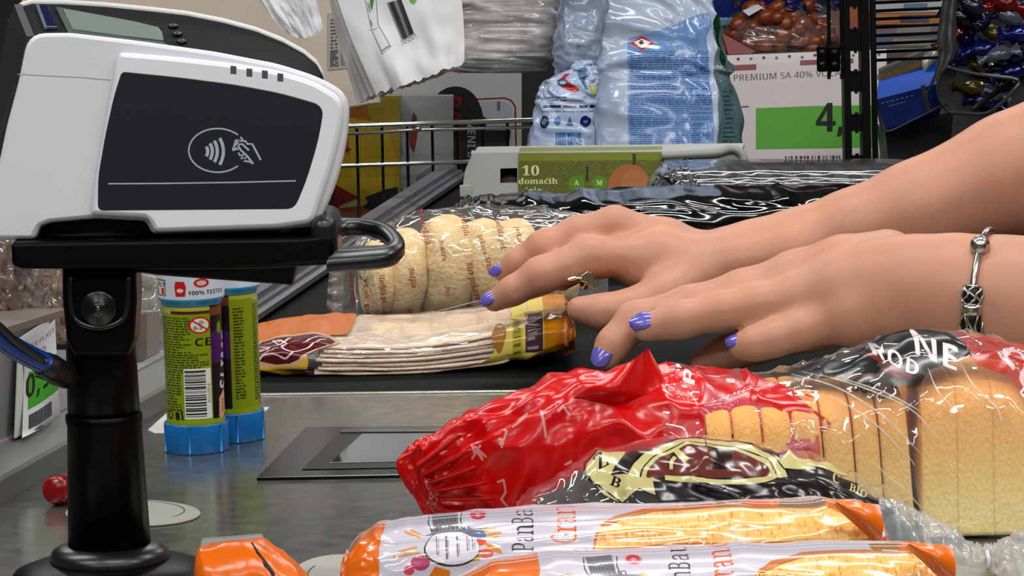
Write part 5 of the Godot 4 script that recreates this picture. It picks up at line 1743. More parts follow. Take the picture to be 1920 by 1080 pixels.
func toast_bag() -> void:
	var n := thing("toast_bag", "sliced toast loaf in clear film with a red neck and a black label on top", "bread bag", G(1500, 1000))
	var d := R(1024) + 0.038
	# silhouette of the whole bag: red tail, neck, loaf
	var st := [[744, 868, 876, d - 0.01, 0.001], [772, 848, 916, d - 0.01, 0.004], [806, 826, 956, d - 0.01, 0.009], [870, 788, 962, d, 0.018], [950, 752, 962, d, 0.027], [1050, 712, 965, d, 0.034], [1130, 702, 970, d, 0.038], [1220, 704, 985, d, 0.042], [1300, 704, 1000, d, 0.046], [1380, 712, 1010, d, 0.05], [1440, 712, 1016, d, 0.053], [1520, 700, 1020, d, 0.055], [1600, 674, 1022, d, 0.057], [1690, 644, 1024, d, 0.058], [1780, 634, 1024, d, 0.058], [1870, 648, 1024, d, 0.058], [1950, 670, 1022, d, 0.057], [2030, 700, 1016, d, 0.052], [2060, 730, 1000, d, 0.035]]
	var L := Loft.new(self, st, 200, 0.72)
	# slices: upright rounded squares, one behind the other along the bag
	var cuts := [1322, 1370, 1424, 1478, 1532, 1588, 1636, 1690, 1708, 1772, 1838, 1906, 1972, 2034]
	var tops := [738, 732, 728, 722, 718, 716, 716, 712, 700, 686, 682, 690, 702, 722]
	var k := 0
	for i in cuts.size() - 1:
		if i == 7: continue
		var x0: float = cuts[i]
		var x1: float = cuts[i + 1]
		var gap := 1.6 if i < 8 else 0.25
		var rows := []
		var uvs := []
		var lean := 26.0 if i < 8 else 8.0
		for j in 9:
			var t: float = ([0.0, 0.0, 0.03, 0.12, 0.5, 0.88, 0.97, 1.0, 1.0] if i < 8 else [0.0, 0.0, 0.006, 0.12, 0.5, 0.88, 0.994, 1.0, 1.0])[j]
			var shrink: float = ([0.0, 0.97, 0.99, 0.998, 1.0, 0.998, 0.99, 0.97, 0.0] if i < 8 else [0.0, 0.997, 0.9995, 1.0, 1.0, 1.0, 0.9995, 0.997, 0.0])[j]
			var row := PackedVector3Array()
			var uv := PackedVector2Array()
			var x := lerpf(x0 + gap, x1 - gap, t)
			var top: float = lerpf(tops[i], tops[i + 1], t)
			var s := d / F
			var hh := (1020.0 - top) / 2.0
			for a in 49:
				var th := TAU * a / 48.0
				var cs := cos(th)
				var sn := sin(th)
				var yy := signf(cs) * pow(absf(cs), 0.42 if cs > 0.0 else 0.22) * shrink
				var zz := signf(sn) * pow(absf(sn), 0.42 if cs > 0.0 else 0.22) * shrink
				# the far top and near top swell a little, as toast does
				var sw := 1.0 + 0.06 * smoothstep(-0.2, 0.7, yy) - 0.03 * smoothstep(0.0, -1.0, yy)
				var at := P(x - lean * yy * 0.5, 1020.0 - hh - yy * hh, d) + Vector3(0.0, 0.0, zz * 0.053 * sw)
				at.y = maxf(at.y, CT + 0.002)
				row.append(at)
				uv.append(Vector2(0.3 + 0.4 * t, clampf((1.0 - yy) / 2.0, 0.0, 1.0)))
			rows.append(row)
			uvs.append(uv)
		put("slice", MB.new().smooth(true).grid(rows, true, uvs), grad_crumb(70 + k % 3, Color(0.93, 0.84, 0.56), Color(0.93, 0.73, 0.42), Color(0.88, 0.60, 0.30)), n)
		k += 1
	# clear film over the loaf
	var dis = func(u, v): return (pow(absf(ridge.get_noise_2d(u * 7.0 + v * 5.0, v * 4.0 - u * 3.0)), 1.6) - 0.3) * 0.0042 + 0.0025 + (noise.get_noise_2d(u * 9.0, v * 4.0) * 0.004 if u < 0.45 else 0.0)
	var i0 := 80
	var mb := MB.new()
	L.build(mb, 84, dis, -0.12, 0.62, 0.0008, i0, 200)
	put("clear_film", mb, film(0.04, 0.07), n)
	creases(L, [[1480, 716, 1560, 740, 1640, 790, 1700, 850], [1500, 712, 1580, 730, 1680, 770, 1730, 820], [1560, 720, 1640, 745, 1700, 775], [1540, 750, 1620, 800, 1690, 870], [1600, 860, 1660, 900, 1700, 940, 1740, 980], [1720, 700, 1734, 740, 1760, 770], [1780, 690, 1800, 730, 1840, 770, 1850, 800]], 0.0046, n, 0.0005)
	# printed film
	var p := wrap_print(L, 2048, 1024, Color(0.7, 0.05, 0.04, 0.0))
	var red := Color(0.80, 0.012, 0.016)
	p.poly(v2([730, 700, 1312, 690, 1316, 740, 1312, 826, 1310, 1010, 730, 1010]), red, 24)
	p.poly(v2([1300, 695, 1400, 705, 1480, 740, 1510, 790, 1490, 800, 1440, 776, 1380, 752, 1312, 736]), Color(0.74, 0.02, 0.025, 1.0), 12)
	p.poly(v2([1312, 736, 1380, 752, 1440, 776, 1498, 806, 1508, 850, 1470, 852, 1400, 840, 1330, 800, 1310, 780]), Color(0.76, 0.24, 0.30, 0.84), 12)
	p.poly(v2([1400, 838, 1470, 848, 1512, 830, 1516, 800, 1522, 850, 1500, 872, 1440, 866]), Color(0.74, 0.05, 0.06, 0.7), 8)
	for l in [[1480, 760, 1540, 800], [1500, 798, 1520, 806], [1516, 800, 1530, 788], [1520, 806, 1538, 806], [1508, 812, 1516, 824], [1490, 745, 1512, 752]]:
		p.line(v2(l), 5.0, Color(0.74, 0.03, 0.03, 0.95))
	var pinkish := Color(0.86, 0.55, 0.55, 1.0)
	var wh := Color(0.86, 0.80, 0.80, 1.0)
	var g := RandomNumberGenerator.new()
	g.seed = 6
	for i in 150:
		var c := Vector2(g.randf_range(1325, 1500), 0)
		c.y = lerpf(748, 800, (c.x - 1325) / 175.0) + g.randf_range(0, 46)
		p.line([c, c + Vector2(g.randf_range(-8, 8), g.randf_range(-5, 5))], 1.5, Color(0.86, 0.5, 0.6, 0.9))
	# sprigs and letters in white on the red
	for l in [[893, 848, 905, 862, 898, 846, 912, 858], [885, 862, 896, 846, 890, 840], [884, 836, 890, 850, 902, 838], [936, 836, 944, 828, 934, 826], [940, 842, 950, 812, 944, 808], [960, 804, 978, 790, 988, 778, 976, 786, 966, 800], [1012, 770, 1018, 790, 1022, 820, 1014, 780], [1044, 776, 1054, 766, 1068, 778], [932, 905, 944, 900, 948, 920, 940, 934, 956, 944], [1110, 712, 1120, 706, 1128, 708], [1236, 730, 1242, 742, 1256, 748], [1284, 736, 1294, 748, 1300, 770], [1230, 838, 1246, 830, 1256, 824], [1056, 870, 1070, 864]]:
		p.line(v2(l), 4.2, pinkish)
	p.text("P", Vector2(1290, 714), 22, wh, -1.2, "Droid Sans", true, 1.3)
	p.text("xx", Vector2(812, 932), 22, pinkish, -1.3, "Droid Serif", false, 0.9)
	p.line(v2([830, 780, 836, 800]), 3.0, pinkish)
	# black label on the shoulder of the loaf
	var ink := Color(0.028, 0.03, 0.032, 1.0)
	p.poly(v2([1440, 712, 1520, 690, 1600, 672, 1690, 630, 1770, 628, 1800, 660, 1785, 682, 1730, 694, 1700, 730, 1660, 732, 1560, 722, 1480, 720]), Color(0.07, 0.075, 0.08, 0.86), 14)
	p.poly(v2([1560, 690, 1640, 655, 1720, 628, 1770, 630, 1802, 668, 1760, 688, 1700, 708, 1640, 712]), ink, 10)
	p.text("NE", Vector2(1742, 668), 38, wh, 0.42, "Droid Sans", true, 1.2, true, -0.2)
	p.text("ROD", Vector2(1668, 682), 26, wh, 0.45, "Droid Sans", true, 1.15, true, -0.2)
	p.line(v2([1612, 672, 1650, 692, 1690, 714]), 8.0, Color(0.42, 0.03, 0.06))
	p.line(v2([1640, 700, 1672, 714]), 6.0, Color(0.5, 0.05, 0.07))
	p.text("500g", Vector2(1612, 738), 17, Color(0.08, 0.09, 0.1, 1.0), 0.14, "Droid Sans", true, 1.2)
	p.ell(Vector2(1530, 706), 14, 5, Color(0.2, 0.22, 0.22, 1.0))
	p.ell(Vector2(1530, 706), 10, 3, Color(0.07, 0.075, 0.08, 1.0))
	# red shoulder at the right
	p.poly(v2([1790, 630, 1960, 650, 2070, 700, 2070, 860, 1960, 800, 1900, 765, 1870, 712, 1810, 690]), Color(0.70, 0.04, 0.05, 0.75), 12)
	p.poly(v2([1870, 712, 1905, 730, 2060, 800, 2060, 880, 1920, 790]), Color(0.72, 0.10, 0.06, 0.6), 6)
	p.text("CO", Vector2(1898, 700), 40, Color(0.9, 0.7, 0.72, 1.0), 1.0, "Droid Sans", true, 1.2)
	p.text("S", Vector2(1868, 676), 22, Color(0.9, 0.7, 0.72, 1.0), 1.0, "Droid Sans", true, 1.2)
	var red_dis := func(u, v): return 0.0008 + (pow(absf(ridge.get_noise_2d(u * 7.0 + v * 3.0, v * 3.0 - u * 4.0)), 1.2) - 0.3) * (0.0048 * smoothstep(0.0, 0.1, u) if u < 0.45 else 0.003) + (noise.get_noise_2d(u * 6.0, v * 3.0) * 0.004 * smoothstep(0.0, 0.1, u) if u < 0.45 else 0.001)
	put("printed_film", wrap_front(L, 64, red_dis, 0.0016), half_v(printed(p, 0.24, true)), n)
	# the rest of the red neck, away from the view
	var mb2 := MB.new()
	L.build(mb2, 40, red_dis, 0.5, 1.0, 0.0015, 0, 92)
	put("red_film", mb2, mat(Color(0.70, 0.012, 0.018), 0.24, 0.0, {"cull_mode": BaseMaterial3D.CULL_DISABLED, "backlight_enabled": true, "backlight": Color(0.3, 0.01, 0.01)}), n)
	# the folded corner that stands up from the neck
	var fold := MB.new().smooth(true)
	var rows := []
	var left := spline(v2([1010, 790, 1090, 736, 1165, 690, 1214, 654]), 20)
	var right := spline(v2([1236, 784, 1232, 752, 1246, 716, 1218, 656]), 20)
	for i in 21:
		var row := PackedVector3Array()
		for j in 13:
			var t := j / 12.0
			var q: Vector2 = left[i].lerp(right[i], t)
			row.append(P(q.x, q.y, d - lerpf(0.020, 0.046, smoothstep(0.0, 0.45, i / 20.0)) + 0.018 * (i / 20.0) - 0.010 * sin(t * PI) * (i / 20.0) + 0.004 * sin(t * 7.0 + i * 0.3) + 0.02 * t * (i / 20.0)))
		rows.append(row)
	fold.grid(rows, true)
	var back := []
	for r in rows:
		var q := PackedVector3Array()
		for v in r: q.append(v - cam_x.basis.z * 0.0012)
		back.append(q)
	fold.grid(back, false)
	put("folded_corner", fold, mat(Color(0.82, 0.03, 0.02), 0.26, 0.0, {"cull_mode": BaseMaterial3D.CULL_DISABLED, "backlight_enabled": true, "backlight": Color(0.35, 0.02, 0.02)}), n)
	# clip-like pleats at the tip of the tail
	var pl := MB.new().smooth(true)
	for k2 in 5:
		var r2 := []
		for i in 9:
			var t := i / 8.0
			var row := PackedVector3Array()
			for j in 5:
				var w := j / 4.0
				row.append(P(lerpf(778 + k2 * 11, 856 + k2 * 16, t) + w * 12.0, lerpf(870 + k2 * 16, 812 + k2 * 30, t) + w * 6.0, d - 0.024 - 0.006 * sin(w * PI) - 0.004 * t))
			r2.append(row)
		pl.grid(r2, true)
	put("pleat", pl, mat(Color(0.76, 0.05, 0.035), 0.22, 0.0, {"cull_mode": BaseMaterial3D.CULL_DISABLED}), n)

func seed_bread_bag() -> void:
	var d := R(1098) + 0.045
	var n := thing("seed_bread_bag", "dark seeded loaf in clear film with a cream and brown round emblem", "bread bag", G(1350, 1098))
	var st := [[968, 955, 1040, d, 0.01], [985, 938, 1085, d, 0.022], [1040, 905, 1100, d, 0.034], [1100, 868, 1104, d, 0.042], [1180, 842, 1106, d, 0.046], [1280, 829, 1106, d, 0.047], [1380, 834, 1106, d, 0.047], [1460, 850, 1106, d, 0.046], [1540, 872, 1104, d, 0.044], [1620, 905, 1100, d, 0.038], [1690, 945, 1090, d, 0.028], [1730, 985, 1070, d, 0.014], [1745, 1010, 1050, d, 0.006]]
	var L := Loft.new(self, st, 150, 0.75)
	var mb := MB.new()
	L.build(mb, 60, func(u, v): return -0.006 + noise.get_noise_2d(u * 14.0, v * 8.0) * 0.002, 0.0, 1.0, 0.0, 6, 144)
	put("seeded_loaf", mb, textured(0.12, Color(0.06, 0.048, 0.04), Color(0.22, 0.18, 0.14), 0.75, 14.0, 0.0, 81), n)
	var dis = func(u, v): return (pow(absf(ridge.get_noise_2d(u * 6.0 + 30.0, cos(v * TAU) * 1.6)), 1.5) - 0.3) * 0.0036 + 0.002
	var mb2 := MB.new()
	L.build(mb2, 84, dis)
	put("clear_film", mb2, film(0.04, 0.06), n)
	var p := wrap_print(L, 2048, 1024, Color(0.5, 0.45, 0.35, 0.0))
	var brown := Color(0.36, 0.15, 0.12, 1.0)
	var cream := Color(0.72, 0.68, 0.46, 1.0)
	var ink := Color(0.05, 0.045, 0.05, 1.0)
	# round emblem: nested arcs about (1320, 900)
	var disc := func(r: float, yr: float, col: Color):
		var pts := []
		for i in 41: pts.append(Vector2(1320 + cos(PI + PI * i / 40.0) * r, 900 + sin(PI + PI * i / 40.0) * yr))
		p.poly(pts, col, 2)
	p.poly(v2([1130, 900, 1136, 880, 1180, 852, 1260, 838, 1330, 834, 1420, 842, 1470, 862, 1540, 885, 1600, 915, 1600, 940, 1460, 905, 1320, 905, 1160, 905]), Color(0.12, 0.10, 0.085, 0.9), 8)
	disc.call(152, 72, ink)
	disc.call(146, 69, cream)
	disc.call(126, 62, ink)
	disc.call(123, 60.5, cream)
	disc.call(114, 56, brown)
	p.poly(v2([1096, 900, 1098, 880, 1120, 862, 1150, 852, 1172, 852, 1150, 880, 1140, 900]), cream, 4)
	p.line(v2([1094, 902, 1095, 878, 1120, 860]), 4.0, ink)
	p.text("Z", Vector2(1124, 876), 22, ink, -0.6, "Droid Serif", true, 1.3)
	p.line(v2([1252, 884, 1252, 872, 1260, 860, 1272, 858]), 11.0, ink)
	p.line(v2([1252, 884, 1253, 872, 1261, 861]), 7.0, cream)
	p.poly(v2([1258, 852, 1264, 848, 1288, 866, 1280, 870, 1268, 864]), cream)
	p.rect(1330, 846, 1366, 884, Color(0.11, 0.025, 0.03))
	p.line(v2([1322, 830, 1320, 850]), 2.0, ink)
	# banner tails
	p.poly(v2([1440, 856, 1460, 866, 1478, 858, 1492, 866, 1560, 880, 1590, 898, 1530, 890, 1460, 884]), cream, 4)
	p.line(v2([1440, 854, 1462, 884, 1540, 892]), 2.5, ink)
	p.poly(v2([1098, 900, 1140, 897, 1190, 897, 1216, 900, 1160, 946, 1128, 930]), cream, 4)
	p.text("B", Vector2(1150, 908), 17, ink, 0.4, "Droid Serif", true, 1.3)
	p.poly(v2([1190, 918, 1216, 898, 1240, 908, 1226, 932]), cream, 3)
	p.poly(v2([1218, 905, 1280, 908, 1380, 908, 1500, 912, 1600, 930, 1680, 960, 1650, 975, 1500, 945, 1240, 945, 1222, 930]), Color(0.075, 0.05, 0.05, 0.93), 6)
	p.poly(v2([1240, 894, 1300, 901, 1370, 903, 1430, 897, 1470, 900, 1400, 911, 1300, 911, 1240, 903]), cream, 4)
	p.line(v2([1092, 905, 1160, 945]), 3.0, ink)
	p.text("C", Vector2(1560, 902), 15, cream, 0.3, "Droid Serif", true, 1.1)
	p.text("BIO", Vector2(1600, 925), 13, cream, 0.45, "Droid Serif", true, 1.1)
	put("printed_film", wrap_front(L, 64, dis, 0.0006), half_v(printed(p, 0.2, true)), n)

func clear_bag() -> void:
	var d := 1.80
	var n := thing("clear_bag", "small empty clear film bag tied in a knot at the lower right corner", "bag", G(1860, 1100))
	var L := Loft.new(self, [[1646, 946, 1090, d + 0.02, 0.008], [1690, 955, 1110, d + 0.01, 0.014], [1730, 975, 1120, d, 0.02], [1790, 1003, 1120, d, 0.02], [1826, 1030, 1090, d, 0.012], [1846, 1034, 1064, d, 0.006], [1862, 1034, 1064, d, 0.006], [1884, 1022, 1090, d, 0.014], [1930, 1006, 1120, d, 0.024], [2010, 1000, 1125, d, 0.02]], 90, 0.8)
	var mb := MB.new()
	L.build(mb, 60, func(u, v): return absf(ridge.get_noise_2d(u * 8.0, v * 4.0)) * 0.005)
	put("film", mb, mat(Color(0.85, 0.87, 0.88, 0.25), 0.12, 0.0, {"transparency": BaseMaterial3D.TRANSPARENCY_ALPHA, "cull_mode": BaseMaterial3D.CULL_DISABLED}), n)
	put("tie", MB.new().tube(spline([P(1850, 1032, d - 0.006), P(1854, 1050, d - 0.009), P(1852, 1066, d - 0.006), P(1854, 1050, d + 0.006), P(1850, 1032, d - 0.006)], 20), 0.0012, 6), mat(Color(0.8, 0.8, 0.8), 0.3), n)

func front_loaves() -> void:
	var tops1 := [[640, 1052, 1160], [656, 1020, 1172], [690, 988, 1178], [730, 974, 1180], [800, 964, 1180], [900, 956, 1180], [1100, 946, 1180], [1300, 940, 1180], [1450, 935, 1180], [1560, 933, 1178], [1616, 938, 1172], [1650, 966, 1150], [1662, 1000, 1110]]
	var tops2 := [[790, 1150, 1270], [820, 1108, 1282], [880, 1068, 1290], [960, 1044, 1292], [1100, 1032, 1292], [1300, 1024, 1292], [1500, 1017, 1292], [1640, 1013, 1290], [1716, 1018, 1284], [1756, 1036, 1270], [1790, 1076, 1240], [1806, 1110, 1200]]
	for k in 2:
		var d: float = [R(1182) + 0.035, R(1292) + 0.03][k]
		var tp: Array = [tops1, tops2][k]
		var n := thing("loaf_pack", ["white and orange wrapped loaf, the farther of the two at the front edge", "white and orange wrapped loaf cut off by the lower edge, the nearer of the two"][k], "wrapped loaf", G(1150, [1182, 1292][k]), "white and orange wrapped loaves")
		var st := []
		for i in tp.size():
			var t := float(i) / (tp.size() - 1)
			st.append([tp[i][0], tp[i][1] + 9, tp[i][2], d, 0.036 * pow(maxf(sin(PI * clampf(t, 0.02, 0.98)), 0.02), 0.35)])
		var L := Loft.new(self, st, 130, 0.6)
		var ox: float = [0.0, 290.0][k]
		var oy := func(x: float) -> float: return [0.0, 84.0][k]
		var dis = func(u, v): return (pow(absf(ridge.get_noise_2d(u * 4.0 + k * 13.0, cos(v * TAU) * 1.5)), 1.6) - 0.3) * 0.0018 + (0.003 * ridge.get_noise_2d(u * 20.0, v * 4.0) if u > 0.9 or u < 0.06 else 0.0)
		# the bread inside shows through a printed window: a pale sliced loaf
		var p := wrap_print(L, 2048, 1024, Color(0.76, 0.74, 0.79))
		var org := Color(0.88, 0.40, 0.04)
		var M := func(a: Array) -> Array:
			var out := []
			for q in v2(a): out.append(q + Vector2(ox, oy.call(q.x)))
			return out
		p.poly(M.call([560, 940, 716, 940, 722, 985, 714, 1030, 718, 1200, 560, 1200]), org, 10)
		# loaf picture
		var crumb := Color(0.92, 0.70, 0.38)
		p.poly(M.call([1108, 1030, 1112, 1004, 1124, 985, 1150, 966, 1210, 950, 1330, 944, 1400, 950, 1480, 944, 1560, 950, 1600, 965, 1640, 990, 1622, 1012, 1560, 1018, 1400, 1020, 1240, 1022, 1160, 1030]), Color(0.74, 0.42, 0.12), 8)
		p.poly(M.call([1112, 1030, 1116, 1008, 1130, 990, 1160, 972, 1220, 957, 1330, 951, 1400, 955, 1480, 951, 1555, 955, 1596, 970, 1630, 990, 1616, 1010, 1560, 1014, 1400, 1016, 1240, 1019, 1160, 1026]), crumb, 8)
		var g := RandomNumberGenerator.new()
		g.seed = 40 + k
		for i in 420:
			var c := Vector2(g.randf_range(1120, 1610), 0)
			c.y = g.randf_range(lerpf(985, 958, smoothstep(1120, 1230, c.x)), lerpf(1022, 1012, smoothstep(1120, 1500, c.x)))
			c += Vector2(ox, oy.call(c.x))
			p.ell(c, g.randf_range(1, 3.5), g.randf_range(2, 6), [Color(0.90, 0.60, 0.26), Color(0.94, 0.78, 0.50), Color(0.93, 0.74, 0.44), Color(0.88, 0.56, 0.22)][g.randi() % 4], 0.0, 8)
		p.line(M.call([1130, 992, 1165, 972, 1225, 956, 1330, 950]), 3.0, Color(0.68, 0.36, 0.08))
		# orange at the right end and along the crest
		p.poly(M.call([1390, 925, 1390, 948, 1440, 950, 1460, 948, 1460, 925]), org, 4)
		p.poly(M.call([1444, 928, 1452, 928, 1452, 946, 1444, 946]), Color(0.85, 0.6, 0.4), 2)
		p.poly(M.call([1460, 925, 1460, 950, 1545, 950, 1545, 925]), Color(0.50, 0.42, 0.34), 4)
		p.poly(M.call([1545, 925, 1545, 946, 1575, 962, 1620, 982, 1650, 1000, 1656, 1010, 1610, 1016, 1612, 1060, 1560, 1050, 1560, 1090, 1700, 1200, 1760, 1200, 1760, 925]), org, 8)
		p.poly(M.call([1450, 1018, 1560, 1016, 1600, 1016, 1600, 1060, 1560, 1050, 1450, 1040]), org, 4)
		p.poly(M.call([1340, 940, 1350, 952, 1362, 944, 1395, 946, 1395, 930, 1340, 934]), Color(0.62, 0.42, 0.12), 2)
		p.poly(M.call([1440, 1022, 1500, 1018, 1560, 1022, 1550, 1034, 1440, 1036]), Color(0.5, 0.38, 0.1), 2)
		# logo: a round badge in flowers and corn, under a mill block
		var grey := Color(0.28, 0.27, 0.28)
		p.poly(M.call([806, 958, 856, 954, 862, 990, 816, 996]), Color(0.42, 0.42, 0.44), 4)
		for i in 9: p.line(M.call([812 + i * 5, 962, 818 + i * 5, 990]), 1.3, Color(0.24, 0.23, 0.24))
		p.line(M.call([803, 958, 804, 980, 812, 998]), 2.5, grey)
		p.line(M.call([866, 956, 864, 975, 872, 998]), 2.5, grey)
		p.text("MULINO", Vector2(846 + ox, 992 + oy.call(846.0)), 10, grey, -0.1, "Droid Sans", true, 1.3)
		for l in [[760, 995, 790, 1010], [770, 992, 795, 1004], [750, 1035, 785, 1025], [740, 1045, 790, 1036], [895, 1000, 930, 992], [900, 1006, 940, 998], [905, 1012, 935, 1006], [915, 988, 900, 998]]:
			p.line(M.call(l), 4.5, Color(0.80, 0.55, 0.22))
		p.poly(M.call([795, 1006, 830, 992, 905, 992, 912, 1006]), Color(0.40, 0.41, 0.45), 3)
		p.ell(Vector2(900 + ox, 1003 + oy.call(900.0)), 12, 5, Color(0.30, 0.42, 0.6))
		p.ell(Vector2(791 + ox, 1055 + oy.call(791.0)), 18, 15, Color(0.66, 0.22, 0.38))
		p.ell(Vector2(770 + ox, 1070 + oy.call(770.0)), 10, 9, Color(0.78, 0.25, 0.36))
		p.ell(Vector2(902 + ox, 1016 + oy.call(902.0)), 10, 7, Color(0.82, 0.26, 0.22))
		p.ell(Vector2(912 + ox, 1038 + oy.call(912.0)), 14, 10, Color(0.82, 0.35, 0.26))
		p.poly(M.call([905, 1014, 938, 1030, 942, 1040, 918, 1032]), Color(0.82, 0.5, 0.1), 2)
		p.poly(M.call([818, 1062, 846, 1070, 846, 1082, 806, 1082]), Color(0.78, 0.42, 0.06), 2)
		p.poly(M.call([890, 1042, 906, 1036, 900, 1052, 886, 1054]), Color(0.74, 0.5, 0.1), 2)
		p.ell(Vector2(849 + ox, 1030 + oy.call(849.0)), 52, 33, Color(0.22, 0.18, 0.12))
		p.ell(Vector2(850 + ox, 1028 + oy.call(850.0)), 50, 31, Color(0.82, 0.81, 0.84))
		for q in [[820, 1026, 5, 22], [838, 1028, 12, 30], [858, 1026, 8, 26], [876, 1020, 5, 20], [886, 1020, 4, 16]]:
			p.line(M.call([q[0], q[1] - q[3] * 0.8, q[0] + 2, q[1] + q[3] * 0.7]), q[2] * 0.35, Color(0.42, 0.38, 0.40))
			p.line(M.call([q[0] + 4, q[1] - q[3] * 0.6, q[0] + 5, q[1] + q[3] * 0.6]), 1.2, Color(0.5, 0.46, 0.48))
		p.ell(Vector2(896 + ox, 963 + oy.call(896.0)), 18, 12, Color(0.86, 0.62, 0.70))
		p.ell(Vector2(896 + ox, 963 + oy.call(896.0)), 14, 9, Color(0.72, 0.08, 0.17))
		p.ell(Vector2(896 + ox, 964 + oy.call(896.0)), 5, 4, Color(0.85, 0.5, 0.5))
		# words, running up the pack
		p.text("PanBauletto", Vector2(978 + ox, 1034 + oy.call(978.0)), 40, Color(0.20, 0.17, 0.17), -PI / 2.0, "Droid Serif", false, 0.5, false)
		p.text("i Grano Duro", Vector2(1054 + ox, 1038 + oy.call(1056.0)), 46, Color(0.84, 0.32, 0.08), -PI / 2.0, "Droid Serif", false, 0.5, false)
		p.text("con semola", Vector2(1094 + ox, 1046 + oy.call(1094.0)), 9, Color(0.84, 0.5, 0.3), -PI / 2.0, "Droid Sans", false, 0.7)
		p.text("100% farina", Vector2(1110 + ox, 1060 + oy.call(1110.0)), 8, Color(0.3, 0.28, 0.3), -PI / 2.0, "Droid Sans", false, 0.7)
		put("printed_wrapper", wrap_front(L, 64, dis, 0.0), half_v(printed(p, 0.25, false, {"clearcoat_enabled": true, "clearcoat": 0.7, "clearcoat_roughness": 0.06})), n)
		var mb := MB.new()
		L.build(mb, 40, dis, 0.5, 1.0, 0.0)
		put("wrapper_back", mb, mat(Color(0.76, 0.74, 0.79), 0.3), n)
		# a loose fin of orange film at the right end
		var rows := []
		for i in 11:
			var t := i / 10.0
			var row := PackedVector3Array()
			for j in 7:
				var s := j / 6.0
				row.append(P(lerpf(1560, 1648, s) + ox * 0.47 + 8.0 * sin(t * 3.0), lerpf(936, 1006, t * s + 0.15 * t) + [0.0, 78.0][k] + 10.0 * s, d - 0.034 - 0.006 * sin(t * PI) + 0.003 * sin(s * 8.0)))
			rows.append(row)
		put("end_fin", MB.new().smooth(true).grid(rows, false), mat(Color(0.88, 0.40, 0.04), 0.26, 0.0, {"cull_mode": BaseMaterial3D.CULL_DISABLED}), n)

